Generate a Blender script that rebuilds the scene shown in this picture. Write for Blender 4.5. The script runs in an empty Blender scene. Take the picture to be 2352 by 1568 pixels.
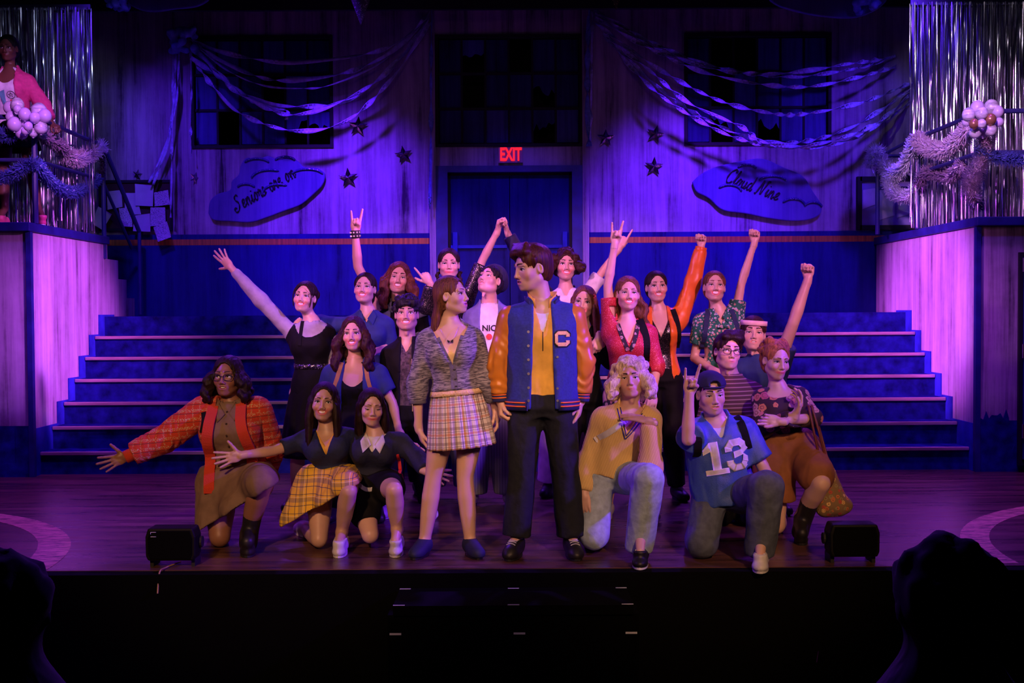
import bpy, bmesh, math, random
import numpy as np
from mathutils import Vector, Matrix
SC = bpy.context.scene
COL = SC.collection
R = math.radians
# ------------------------------------------------------------------ camera
HC, FPX = 1.43, 2600.0
PITCH, ROLL = math.atan(69/2600.0), R(0.32)
fw = np.array([0, math.cos(PITCH), -math.sin(PITCH)])
rt0 = np.array([1.0, 0, 0]); up0 = np.cross(rt0, fw)
rt = rt0*math.cos(ROLL) - up0*math.sin(ROLL)
up = up0*math.cos(ROLL) + rt0*math.sin(ROLL)
CAMP = np.array([0, 0, HC])
def at(px, py, Y):
    """world point on the plane y=Y seen at photo pixel (px,py)"""
    d = fw*FPX + rt*(px-1176) - up*(py-784)
    return CAMP + d*(Y/d[1])
cam = bpy.data.objects.new('camera', bpy.data.cameras.new('camera')); COL.objects.link(cam)
cam.data.lens = FPX/2352*36; cam.data.sensor_width = 36; cam.data.clip_end = 60; cam.data.clip_start = 0.05
cam.matrix_world = Matrix(((rt[0], up[0], -fw[0], 0), (rt[1], up[1], -fw[1], 0), (rt[2], up[2], -fw[2], HC), (0, 0, 0, 1)))
SC.camera = cam
# ------------------------------------------------------------------ world, lights, exposure
SC.view_settings.view_transform = 'Standard'; SC.view_settings.look = 'None'
SC.view_settings.exposure = 0.0; SC.view_settings.gamma = 1.0; SC.view_settings.use_curve_mapping = False
wd = bpy.data.worlds.new('dark_house'); SC.world = wd; wd.use_nodes = True
wd.node_tree.nodes['Background'].inputs[0].default_value = (0.05, 0.02, 0.3, 1)
wd.node_tree.nodes['Background'].inputs[1].default_value = 0.008
def spot(name, loc, target, color, power, angle, blend=0.6, size=0.15):
    l = bpy.data.lights.new(name, 'SPOT'); l.color = color; l.energy = power
    l.spot_size = R(angle); l.spot_blend = blend; l.shadow_soft_size = size
    o = bpy.data.objects.new(name, l); COL.objects.link(o); o.location = loc
    o.rotation_euler = (Vector(target)-Vector(loc)).to_track_quat('-Z', 'Y').to_euler()
    return o
BLUE = (0.10, 0.02, 1.0); VIOLET = (0.125, 0.012, 1.0); MAG = (0.66, 0.10, 1.0); PINK = (1.0, 0.30, 0.76); AMBER = (1.0, 0.50, 0.23)
# back wall wash (from the overhead bar upstage)
spot('wall_wash', (-2.1, 9.9, 5.2), (-1.8, 12.7, 2.2), VIOLET, 1900, 42, 1.0)
spot('wall_wash', (2.1, 9.9, 5.2), (1.9, 12.7, 2.2), VIOLET, 2100, 42, 1.0)
spot('wall_wash', (0.0, 9.6, 5.2), (0, 12.7, 1.9), BLUE, 500, 36, 1.0)
spot('wall_wash', (-3.9, 9.8, 5.2), (-3.8, 12.7, 2.6), BLUE, 450, 50, 1.0)
spot('wall_wash', (3.9, 9.8, 5.2), (3.8, 12.7, 2.6), BLUE, 600, 50, 1.0)
# crossing side lights on the two stair walls
spot('side_light', (4.4, 6.3, 4.6), (-4.2, 10.8, 1.35), MAG, 8500, 15, 0.9)
spot('side_light', (-4.4, 6.3, 4.6), (4.1, 11.2, 1.35), MAG, 11000, 16, 0.9)
# blue top and back light over stairs, stage and cast
spot('stair_top_light', (-2.6, 8.2, 5.4), (-2.9, 11.0, 0.9), BLUE, 430, 62, 0.8)
spot('stair_top_light', (2.6, 8.2, 5.4), (2.9, 11.0, 0.9), BLUE, 480, 62, 0.8)
spot('back_light', (-2.2, 11.4, 5.2), (-1.0, 7.4, 1.0), (0.20, 0.03, 1.0), 900, 60, 0.7)
spot('back_light', (2.2, 11.4, 5.2), (1.0, 7.4, 1.0), (0.20, 0.03, 1.0), 900, 60, 0.7)
spot('floor_wash', (-4.0, 9.0, 5.3), (-3.4, 8.4, 0), (0.36, 0.04, 1.0), 800, 62, 1.0)
spot('floor_wash', (4.0, 9.0, 5.3), (3.4, 8.4, 0), (0.34, 0.05, 1.0), 900, 62, 1.0)
# blue-violet side light raking across the cast
spot('blue_side', (5.2, 5.2, 3.4), (0.0, 7.0, 1.2), (0.18, 0.02, 1.0), 2200, 34, 0.8)
spot('blue_side', (-5.4, 6.0, 3.9), (0.0, 7.6, 1.2), (0.30, 0.05, 1.0), 750, 34, 0.8)
# front of house: pink key on the faces of the back rows, warm key on the front row
spot('pink_key', (-3.6, 1.6, 4.6), (-0.8, 8.4, 2.05), PINK, 2000, 20.5, 0.35)
spot('pink_key', (3.6, 1.6, 4.6), (0.9, 8.4, 1.95), PINK, 2000, 22, 0.35)
spot('warm_key', (-2.2, -0.5, 4.2), (-1.3, 6.9, 0.6), AMBER, 1250, 24, 0.8)
spot('warm_key', (2.2, -0.5, 4.2), (1.0, 6.9, 0.6), AMBER, 1150, 24, 0.8)
spot('pair_special', (0.4, 0.5, 4.8), (-0.05, 6.6, 1.35), (1.0, 0.50, 0.42), 800, 13, 0.7)
spot('nosing_fill', (0, -1.0, 3.6), (0, 10.6, 0.7), (0.9, 0.45, 0.75), 150, 40, 0.6)
spot('wall_side_pink', (-5.6, 5.0, 3.4), (4.4, 9.9, 1.1), (1.0, 0.42, 0.8), 700, 12, 0.8)
spot('wall_side_pink', (5.6, 5.0, 3.4), (-4.4, 9.9, 1.1), (1.0, 0.42, 0.8), 700, 12, 0.8)
spot('balcony_special', (-1.0, 4.0, 5.0), (-4.35, 10.0, 3.15), (0.80, 0.22, 1.0), 1900, 13, 0.6)
spot('balcony_special', (1.0, 4.0, 5.0), (4.25, 10.3, 3.05), (0.80, 0.32, 0.95), 2300, 15, 0.6)
spot('curtain_sparkle', (0.6, 5.5, 5.0), (-4.6, 11.3, 3.4), (0.55, 0.6, 1.0), 150, 22, 0.6, 0.05)
spot('curtain_sparkle', (-0.6, 5.5, 5.0), (4.6, 11.3, 3.4), (0.85, 0.7, 0.9), 200, 22, 0.6, 0.05)

# ------------------------------------------------------------------ helpers
ORG = {}
def tag(o, label=None, cat=None, group=None, kind=None):
    if label: o['label'] = label
    if cat: o['category'] = cat
    if group: o['group'] = group
    if kind: o['kind'] = kind
    return o
def empty(name, loc, label=None, cat=None, group=None, kind=None):
    o = bpy.data.objects.new(name, None); COL.objects.link(o); o.location = loc
    o.empty_display_size = 0.1
    ORG[o.name] = np.array(loc, float)
    return tag(o, label, cat, group, kind)
def mk(name, V, Fc, m, parent=None, smooth=False, mats=None, mi=None, tint=None, uv=None):
    V = np.asarray(V, float).reshape(-1, 3)
    org = ORG[parent.name] if parent is not None else V.mean(0) if len(V) else np.zeros(3)
    if parent is None:
        org = np.array([(V[:, 0].min()+V[:, 0].max())/2, (V[:, 1].min()+V[:, 1].max())/2, V[:, 2].min()])
    me = bpy.data.meshes.new(name)
    V = V-org
    if isinstance(Fc, np.ndarray) and Fc.ndim == 2:
        n, k = Fc.shape
        me.vertices.add(len(V)); me.vertices.foreach_set('co', V.ravel())
        me.loops.add(n*k); me.loops.foreach_set('vertex_index', Fc.ravel().astype(np.int32))
        me.polygons.add(n); me.polygons.foreach_set('loop_start', np.arange(0, n*k, k, dtype=np.int32))
        me.update(calc_edges=True); me.validate()
    else:
        me.from_pydata([tuple(v) for v in V], [], [tuple(int(i) for i in f) for f in Fc]); me.update()
    for q in (mats or [m]): me.materials.append(q)
    if mi is not None: me.polygons.foreach_set('material_index', np.asarray(mi, np.int32))
    if smooth: me.polygons.foreach_set('use_smooth', np.ones(len(me.polygons), bool))
    if tint is not None:
        a = me.color_attributes.new('tint', 'FLOAT_COLOR', 'POINT')
        a.data.foreach_set('color', np.asarray(tint, np.float32).ravel())
    if uv is not None:
        a = me.attributes.new('cloth', 'FLOAT_VECTOR', 'POINT')
        a.data.foreach_set('vector', np.asarray(uv, np.float32).ravel())
    o = bpy.data.objects.new(name, me); COL.objects.link(o)
    if parent is not None:
        o.parent = parent
    else:
        o.location = org
    ORG[o.name] = org
    return o
class MB:
    def __init__(s): s.V = []; s.F = []; s.M = []; s.m = 0
    def add(s, V, F):
        b = len(s.V); s.V += [tuple(v) for v in V]; s.F += [tuple(b+i for i in f) for f in F]; s.M += [s.m]*len(F)
    def box(s, lo, hi):
        x0, y0, z0 = lo; x1, y1, z1 = hi
        s.add([(x0,y0,z0),(x1,y0,z0),(x1,y1,z0),(x0,y1,z0),(x0,y0,z1),(x1,y0,z1),(x1,y1,z1),(x0,y1,z1)],
              [(0,3,2,1),(4,5,6,7),(0,1,5,4),(1,2,6,5),(2,3,7,6),(3,0,4,7)])
    def prism(s, pts, d):
        """closed outline (3D points) extruded by vector d"""
        n = len(pts); P = [np.array(p, float) for p in pts]; d = np.array(d, float)
        s.add(P+[p+d for p in P], [tuple(range(n))[::-1], tuple(range(n, 2*n))]+[(i, (i+1) % n, n+(i+1) % n, n+i) for i in range(n)])
    def tube(s, pts, r, n=8, cap=True):
        P = [np.array(p, float) for p in pts]; k = len(P); rr = r if hasattr(r, '__len__') else [r]*k
        V = []; ref = None
        for i in range(k):
            t = P[min(i+1, k-1)]-P[max(i-1, 0)]; t /= np.linalg.norm(t)+1e-9
            if ref is None: ref = np.array([0, 0, 1.0]) if abs(t[2]) < .9 else np.array([1.0, 0, 0])
            a = np.cross(t, ref); a /= np.linalg.norm(a)+1e-9; b = np.cross(a, t); ref = b
            for j in range(n):
                q = 2*math.pi*j/n; V.append(P[i]+(a*math.cos(q)+b*math.sin(q))*rr[i])
        F = [(i*n+j, i*n+(j+1) % n, (i+1)*n+(j+1) % n, (i+1)*n+j) for i in range(k-1) for j in range(n)]
        if cap: F += [tuple(range(n))[::-1], tuple(range((k-1)*n, k*n))]
        s.add(V, F)
    def build(s, name, m, parent=None, smooth=False, mats=None):
        return mk(name, s.V, s.F, m, parent, smooth, mats=mats, mi=s.M if mats else None)
def box(name, lo, hi, m, parent=None):
    b = MB(); b.box(lo, hi); return b.build(name, m, parent)
def bevel(o, w=0.005, seg=2):
    md = o.modifiers.new('b', 'BEVEL'); md.width = w; md.segments = seg; md.limit_method = 'ANGLE'; return o
def catmull(P, n=8):
    P = [np.array(p, float) for p in P]; P = [2*P[0]-P[1]]+P+[2*P[-1]-P[-2]]; out = []
    for i in range(1, len(P)-2):
        for k in range(n):
            t = k/n; a, b, c, d = P[i-1:i+3]
            out.append(.5*((2*b)+(-a+c)*t+(2*a-5*b+4*c-d)*t*t+(-a+3*b-3*c+d)*t**3))
    out.append(P[-2]); return out
# ------------------------------------------------------------------ materials
MATS = {}
def nodes(name):
    m = bpy.data.materials.new(name); m.use_nodes = True
    nt = m.node_tree; return m, nt, nt.nodes['Principled BSDF'], nt.nodes, nt.links
def tex(nt, scale=(1, 1, 1), src='Object'):
    N, L = nt.nodes, nt.links
    if src == 'cloth':
        c = N.new('ShaderNodeAttribute'); c.attribute_name = 'cloth'; out = c.outputs['Vector']
    else:
        c = N.new('ShaderNodeTexCoord'); out = c.outputs[src]
    mp = N.new('ShaderNodeMapping'); mp.inputs['Scale'].default_value = scale
    L.new(out, mp.inputs[0]); return mp.outputs[0]
def ramp(nt, fac, stops):
    r = nt.nodes.new('ShaderNodeValToRGB'); el = r.color_ramp.elements
    el[0].position, el[0].color = stops[0][0], (*stops[0][1], 1)
    el[1].position, el[1].color = stops[-1][0], (*stops[-1][1], 1)
    for p, c in stops[1:-1]:
        e = el.new(p); e.color = (*c, 1)
    nt.links.new(fac, r.inputs[0]); return r.outputs[0]
def noise(nt, vec, scale=5, detail=3, rough=.5, dist=0):
    n = nt.nodes.new('ShaderNodeTexNoise'); n.inputs['Scale'].default_value = scale; n.inputs['Detail'].default_value = detail
    n.inputs['Roughness'].default_value = rough; n.inputs['Distortion'].default_value = dist
    nt.links.new(vec, n.inputs['Vector']); return n.outputs['Fac']
def bump(nt, h, bs, strength=.3, dist=.01):
    b = nt.nodes.new('ShaderNodeBump'); b.inputs['Strength'].default_value = strength; b.inputs['Distance'].default_value = dist
    nt.links.new(h, b.inputs['Height']); nt.links.new(b.outputs[0], bs.inputs['Normal']); return b
def mix(nt, fac, a, b, mode='MIX'):
    m = nt.nodes.new('ShaderNodeMix'); m.data_type = 'RGBA'; m.blend_type = mode
    for v, i in ((fac, 0), (a, 6), (b, 7)):
        if hasattr(v, 'links'): nt.links.new(v, m.inputs[i])
        elif i == 0: m.inputs[0].default_value = v
        else: m.inputs[i].default_value = (*v, 1)
    return m.outputs[2]
def math_n(nt, op, a, b=0.0):
    m = nt.nodes.new('ShaderNodeMath'); m.operation = op
    for i, v in enumerate((a, b)):
        if hasattr(v, 'links'): nt.links.new(v, m.inputs[i])
        else: m.inputs[i].default_value = v
    return m.outputs[0]
def mat(name, c, rough=.6, metal=0, vary=.12, sc=8, bumps=.0, spec=.5, emit=0, strech=(1, 1, 1), fold=0.):
    if name in MATS: return MATS[name]
    m, nt, b, N, L = nodes(name)
    b.inputs['Roughness'].default_value = rough; b.inputs['Metallic'].default_value = metal
    b.inputs['Specular IOR Level'].default_value = spec
    n = noise(nt, tex(nt, strech), sc, 4)
    lo = tuple(x*(1-vary) for x in c); hi = tuple(min(1, x*(1+vary)) for x in c)
    L.new(ramp(nt, n, [(.3, lo), (.7, hi)]), b.inputs['Base Color'])
    bb = bump(nt, n, b, bumps) if bumps else None
    if fold:
        f_ = noise(nt, tex(nt, (1, 1, .5)), 8.5, 2, .5, .5); b2 = N.new('ShaderNodeBump'); b2.inputs['Strength'].default_value = fold; b2.inputs['Distance'].default_value = .04; L.new(f_, b2.inputs['Height'])
        if bb: L.new(b2.outputs[0], bb.inputs['Normal'])
        else: L.new(b2.outputs[0], b.inputs['Normal'])
    if emit:
        b.inputs['Emission Color'].default_value = (*c, 1); b.inputs['Emission Strength'].default_value = emit
    MATS[name] = m; return m
def plaster(name, base, dark, amount=.5, sx=3.0):
    """painted scenic plaster with vertical runs and grime"""
    m, nt, b, N, L = nodes(name)
    b.inputs['Roughness'].default_value = .8; b.inputs['Specular IOR Level'].default_value = .12
    v1 = tex(nt, (sx, sx, .22)); n1 = noise(nt, v1, 2.2, 6, .62, .3)
    v2 = tex(nt, (sx*4, sx*4, .35)); n2 = noise(nt, v2, 2.5, 5, .65, .2)
    v3 = tex(nt, (1, 1, 1)); n3 = noise(nt, v3, 3, 8, .7)
    s = math_n(nt, 'ADD', math_n(nt, 'MULTIPLY', n1, .55), math_n(nt, 'ADD', math_n(nt, 'MULTIPLY', n2, .3), math_n(nt, 'MULTIPLY', n3, .2)))
    c0 = ramp(nt, s, [(.36+amount*.12, dark), (.45+amount*.12, tuple(.55*x+.45*y for x, y in zip(base, dark))), (.60, base), (.72, tuple(min(1, x*1.15) for x in base))])
    L.new(c0, b.inputs['Base Color']); bump(nt, n3, b, .15, .01)
    return m
M_plaster = plaster('streaked_plaster', (.46, .42, .47), (.05, .04, .06), .25)
M_plaster2 = plaster('pale_streaked_plaster', (.62, .56, .60), (.16, .11, .15), .2, 2.6)
M_plaster3 = plaster('grimy_streaked_plaster', (.50, .40, .42), (.015, .012, .02), .42, 3.5)
M_dado = plaster('scuffed_blue_paint', (.020, .025, .20), (.004, .004, .05), .1, 1.5)
M_step = mat('mottled_blue_paint', (.012, .016, .17), .8, vary=.6, sc=9, spec=.08)
M_stringer = mat('blue_stringer_paint', (.03, .045, .42), .7, vary=.35, sc=6, spec=.1)
M_navy = mat('navy_trim_paint', (.018, .022, .17), .5, vary=.3)
M_orange = mat('orange_stripe_paint', (.50, .22, .02), .6, vary=.45, sc=3, strech=(12, 12, .5))
M_black = mat('matte_black', (.008, .008, .009), .75)
M_pit = mat('pit_black', (.0012, .0012, .0014), .95, spec=.1)
M_blackgloss = mat('satin_black', (.003, .003, .0035), .6, spec=.2)
M_brass = mat('brass_nosing', (.66, .50, .40), .32, .4, vary=.3, sc=3, strech=(1, 8, 8))
M_metal = mat('brushed_metal', (.6, .6, .62), .3, 1)
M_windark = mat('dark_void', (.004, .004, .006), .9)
M_glass = plaster('grimy_pane', (.035, .04, .16), (.006, .006, .02), .2, 3)
M_glass2 = plaster('blue_pane', (.08, .09, .34), (.01, .01, .05), .2, 3)
M_rail = mat('dark_blue_rail_paint', (.03, .03, .16), .45)
M_paper = mat('printed_paper', (.55, .55, .6), .8, vary=.1)
def papermat():
    m, nt, b, N, L = nodes('typed_paper'); b.inputs['Roughness'].default_value = .8
    v = tex(nt, (1, 1, 1)); n = noise(nt, tex(nt, (60, 60, 260)), 1, 2)
    L.new(ramp(nt, n, [(.40, (.12, .12, .16)), (.47, (.6, .6, .64))]), b.inputs['Base Color']); return m
M_typed = papermat()
def floormat():
    m, nt, b, N, L = nodes('varnished_floor')
    v = tex(nt, (.7, 7, 1)); n = noise(nt, v, 1.6, 7, .62, .4); n2 = noise(nt, tex(nt, (2.5, 30, 1)), 2, 4)
    n3 = noise(nt, tex(nt), .9, 3)
    s = math_n(nt, 'ADD', math_n(nt, 'MULTIPLY', n, .6), math_n(nt, 'ADD', math_n(nt, 'MULTIPLY', n2, .25), math_n(nt, 'MULTIPLY', n3, .15)))
    L.new(ramp(nt, s, [(.38, (.035, .016, .014)), (.5, (.10, .045, .032)), (.63, (.19, .08, .055))]), b.inputs['Base Color'])
    L.new(ramp(nt, n, [(.3, (.22,)*3), (.7, (.42,)*3)]), b.inputs['Roughness'])
    bump(nt, n2, b, .12, .004); return m
M_floor = floormat()
def wornline():
    m, nt, b, N, L = nodes('worn_line_paint'); b.inputs['Roughness'].default_value = .5
    n = noise(nt, tex(nt, (3, 22, 1)), 3, 6, .7)
    L.new(ramp(nt, n, [(.42, (.10, .05, .035)), (.52, (.70, .38, .20))]), b.inputs['Base Color']); return m
M_line = wornline()

# ------------------------------------------------------------------ the set
YB = 12.7
XC = -0.03
def WX(px, Y=YB): return at(px, 715, Y)[0]
def WZ(py, Y=YB, px=1176): return at(px, py, Y)[2]
Y1, TR, RI = 10.05, 0.272, 0.2                       # first nosing, tread, riser
XL, XR = -4.22, 4.08
floor = box('floor', (-9, 6.27, -0.12), (9, 13.2, 0), M_floor); tag(floor, 'dark varnished wooden stage floor', kind='structure')
tag(box('trim_1', (-9, 6.2, -0.10), (9, 6.266, -0.003), M_pit), 'black lip along the front edge of the stage', kind='structure')
tag(box('wall_front', (-9, 6.16, -1.3), (9, 6.198, -0.0), M_pit), 'black face of the stage below its front edge', kind='structure')
tag(box('ground', (-9, -2, -1.35), (9, 6.155, -1.3), M_pit), 'black floor of the audience pit', kind='structure')
# painted floor arcs
def arc(cx, cy, r, w, a0, a1, name='court_line'):
    b = MB(); n = 48; V = []; F = []
    for i in range(n+1):
        a = a0+(a1-a0)*i/n
        for q in (r, r+w):
            V.append((cx+q*math.cos(a), cy+q*math.sin(a), .0015))
    V = [v for v in V if True]
    for i in range(n): F.append((2*i, 2*i+1, 2*i+3, 2*i+2))
    V = [(x, max(y, 6.275), z) for x, y, z in V]
    b.add(V, F); o = b.build(name, M_line, floor); tag(o, 'worn orange painted arc on the floor'); return o
arc(-4.72, 6.25, 1.92, .19, R(0), R(180)); arc(4.82, 6.32, 1.98, .17, R(0), R(180))
# runway block in front of the stage with glow tape marks
rw = empty('apron_step', (0, 6.0, -1.3), 'black step block against the stage front with pale corner tape marks', 'step block')
xa, xb = at(912, 1330, 6.0)[0], at(1445, 1330, 6.0)[0]
box('step_top', (xa, 5.78, -0.13), (xb, 6.155, -0.08), M_pit, rw)
box('step_front', (xa-.03, 5.80, -1.3), (xb+.03, 6.15, -0.132), M_pit, rw)
M_tape = mat('glow_tape', (.75, .78, .8), .6)
for (x, y) in ((xa, 6.13), (xb-.06, 6.13), (xa, 5.785), (xb-.06, 5.785), (-.03, 6.13), (-.03, 5.785)):
    box('tape_mark', (x, y, -.0795), (x+.06, y+.012, -.078), M_tape, rw)
for x in (xa-.02, 0, xb-.04): box('tape_mark', (x, 5.797, -.235), (x+.06, 5.7995, -.225), M_tape, rw)
# back wall with openings
WIN = [(445, 770, 80, 338), (1003, 1340, 82, 336), (1572, 1908, 76, 337)]
ztop = 5.6; zst = 2.29
rects = []
w3 = [(WX(a), WX(b), WZ(d, px=(a+b)/2), WZ(c, px=(a+b)/2)) for a, b, c, d in WIN]
zw0 = sum(w[2] for w in w3)/3; zw1 = sum(w[3] for w in w3)/3
w3 = [(w[0], w[1], zw0, zw1) for w in w3]
dx0, dx1, dz1 = WX(1018), WX(1327), WZ(381)
wb = MB()
xs = [-7, w3[0][0], w3[0][1], w3[1][0], w3[1][1], w3[2][0], w3[2][1], 7]
for i in range(7):
    x0, x1 = xs[i], xs[i+1]
    if i in (1, 5): wb.box((x0, YB, zst), (x1, YB+.1, zw0)); wb.box((x0, YB, zw1), (x1, YB+.1, ztop))
    elif i == 3: wb.box((x0, YB, zw1), (x1, YB+.1, ztop)); wb.box((x0, YB, dz1), (x1, YB+.1, zw0))
    else: wb.box((x0, YB, zst), (x1, YB+.1, ztop))
wall_back = wb.build('wall_back', M_plaster); tag(wall_back, 'streaked plaster back wall of the gym set', kind='structure')
wd_ = MB(); wd_.box((-7, YB-.01, 0.2), (w3[1][0], YB+.1, 2.19)); wd_.box((w3[1][1], YB-.01, 0.2), (7, YB+.1, 2.19))
wd_.box((-7, YB-.01, 2.255), (w3[1][0], YB+.1, 2.31)); wd_.box((w3[1][1], YB-.01, 2.255), (7, YB+.1, 2.31))
tag(wd_.build('wall_lower', M_dado), 'dark blue painted lower part of the back wall', kind='structure')
wd_ = MB(); wd_.box((-7, YB-.012, 2.19), (w3[1][0], YB+.1, 2.255)); wd_.box((w3[1][1], YB-.012, 2.19), (7, YB+.1, 2.255))
tag(wd_.build('trim_2', M_orange), 'orange stripe running along the back wall', kind='structure')
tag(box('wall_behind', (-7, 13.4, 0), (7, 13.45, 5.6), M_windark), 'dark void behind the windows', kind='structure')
for i, px in enumerate((996, 1346)):
    x = WX(px); tag(box('trim_%d' % (3+i), (x-.035, YB-.05, 1.4), (x+.035, YB-.001, ztop), M_plaster), 'pilaster beside the centre bay', kind='structure')
rng = random.Random(4)
def window(n, w, missing, shard, bright):
    x0, x1, z0, z1 = w
    root = empty('window_%d' % n, ((x0+x1)/2, YB+.05, z0), 'dark broken industrial window %s' % ('behind the left streamers', 'above the double door', 'behind the right streamers')[n-1], kind='structure')
    fr = MB(); t = .035
    fr.box((x0, YB-.02, z0), (x1, YB+.08, z0+t)); fr.box((x0, YB-.02, z1-t), (x1, YB+.08, z1))
    fr.box((x0, YB-.02, z0+t), (x0+t, YB+.08, z1-t)); fr.box((x1-t, YB-.02, z0+t), (x1, YB+.08, z1-t))
    fr.build('window_frame', M_black, root)
    nx, nz = 6, 3; cw = (x1-x0-2*t)/nx; ch = (z1-z0-2*t)/nz
    for i in range(1, nx): box('glazing_bar', (x0+t+i*cw-.011, YB+.02, z0+t), (x0+t+i*cw+.011, YB+.06, z1-t), M_black, root)
    for j in range(1, nz): box('glazing_bar', (x0+t, YB+.018, z0+t+j*ch-.014), (x1-t, YB+.062, z0+t+j*ch+.014), M_black, root)
    for i in range(nx):
        for j in range(nz):
            a, c = x0+t+i*cw+.012, z0+t+j*ch+.015; b_, d = a+cw-.024, c+ch-.03
            if (i, j) in missing: continue
            p = MB(); y = YB+.035
            if (i, j) in shard:
                k = 7; pts = [(a+(b_-a)*q/k, y, c+(d-c)*(.25+.3*rng.random()+.25*q/k)) for q in range(k+1)]
                if rng.random() < .5: pts = [(a+b_-x, y, z) for x, y, z in pts][::-1]
                p.prism(pts+[(b_, y, d), (a, y, d)], (0, .006, 0))
            else: p.box((a, y, c), (b_, y+.006, d))
            p.build('pane', M_glass2 if rng.random() < bright else M_glass, root)
window(1, w3[0], {(1, 0), (3, 1)}, {(4, 0), (5, 0)}, .45)
window(2, w3[1], {(3, 2), (1, 1)}, {(4, 0), (1, 2), (4, 1)}, .1)
window(3, w3[2], {(1, 1), (1, 2), (2, 2)}, {(1, 0), (3, 0)}, .6)
# double door
door = empty('door_1', ((dx0+dx1)/2, YB, 1.4), 'dark blue double door under the exit sign', kind='structure')
fx0, fx1 = w3[1][0], w3[1][1]
f = MB(); f.box((fx0, YB-.04, 1.4), (dx0+.06, YB+.09, dz1)); f.box((dx1-.06, YB-.04, 1.4), (fx1, YB+.09, dz1)); f.box((dx0+.06, YB-.04, dz1-.07), (dx1-.06, YB+.09, dz1))
f.build('door_frame', M_navy, door)
xm = WX(1172)
for (a, b_) in ((dx0+.09, xm-.004), (xm+.004, dx1-.09)):
    lf = box('door_leaf', (a, YB+.05, 1.405), (b_, YB+.09, dz1-.10), M_dado, door)
    c = (a+b_)/2; far = a+.06 if a < 0 and b_ < .1 else b_-.06
    q = MB(); q.box((min(a+.03, a), YB+.02, 2.14), (b_-.03, YB+.045, 2.175)); q.build('push_bar', M_stringer, lf)
    far = a+.05 if a < xm-.1 else b_-.05
    q = MB(); q.box((far-.025, YB+.0, 2.10), (far+.025, YB+.048, 2.32)); q.build('bar_end', M_stringer, lf)
f = MB(); f.box((dx0+.06, YB+.05, 1.4), (dx0+.088, YB+.092, dz1-.07)); f.box((dx1-.088, YB+.05, 1.4), (dx1-.06, YB+.092, dz1-.07)); f.box((dx0+.06, YB+.05, dz1-.098), (dx1-.06, YB+.092, dz1-.07))
f.build('door_stop', M_black, door)
# lettering helper: flat text mesh
def textmesh(txt, size, bold=0.0, ext=0.0):
    cu = bpy.data.curves.new('t', 'FONT'); cu.body = txt; cu.size = size; cu.align_x = 'CENTER'; cu.align_y = 'CENTER'; cu.offset = bold; cu.extrude = ext; cu.resolution_u = 3
    o = bpy.data.objects.new('t', cu); COL.objects.link(o)
    dg = bpy.context.evaluated_depsgraph_get(); me = o.evaluated_get(dg).to_mesh()
    V = np.array([v.co[:] for v in me.vertices]); F = [tuple(p.vertices) for p in me.polygons]
    o.evaluated_get(dg).to_mesh_clear(); bpy.data.objects.remove(o); bpy.data.curves.remove(cu); return V, F
# exit sign
p = at(1173, 356, YB-.05)
ex = empty('exit_sign', (p[0], YB-.06, p[2]-.085), 'small exit sign with glowing red letters above the double door', 'sign')
box('sign_box', (p[0]-.135, YB-.06, p[2]-.085), (p[0]+.135, YB-.002, p[2]+.085), M_plaster, ex)
V, F = textmesh('EXIT', .19, .006, .004)
V[:, 0] *= .62; V = np.stack([V[:, 0]+p[0], YB-.066-V[:, 2], V[:, 1]*1.05+p[2]], 1)
M_exit = mat('exit_red_glow', (1.0, .015, .02), .5, emit=1.1)
mk('lettering', V, F, M_exit, ex)
# stairs
st = empty('staircase', (XC, Y1, 0), 'wide blue staircase of seven steps with brass nosings across the stage', 'staircase')
for i in range(1, 8):
    y0 = Y1+(i-1)*TR; y1 = Y1+i*TR if i < 7 else YB
    s_ = box('step', (XL+.016, y0+.012, (i-1)*RI if i < 7 else 1.2), (XR-.016, y1+.012 if i < 7 else y1-.06, i*RI), M_step, st)
    if i < 7:
        nb = MB(); nb.box((XL+.017, y0-.012, i*RI-.028), (XR-.017, y0+.016, i*RI+.004)); o = nb.build('nosing', M_brass, s_); o['label'] = 'brass nosing strip'; bevel(o, .006, 2)
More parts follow.
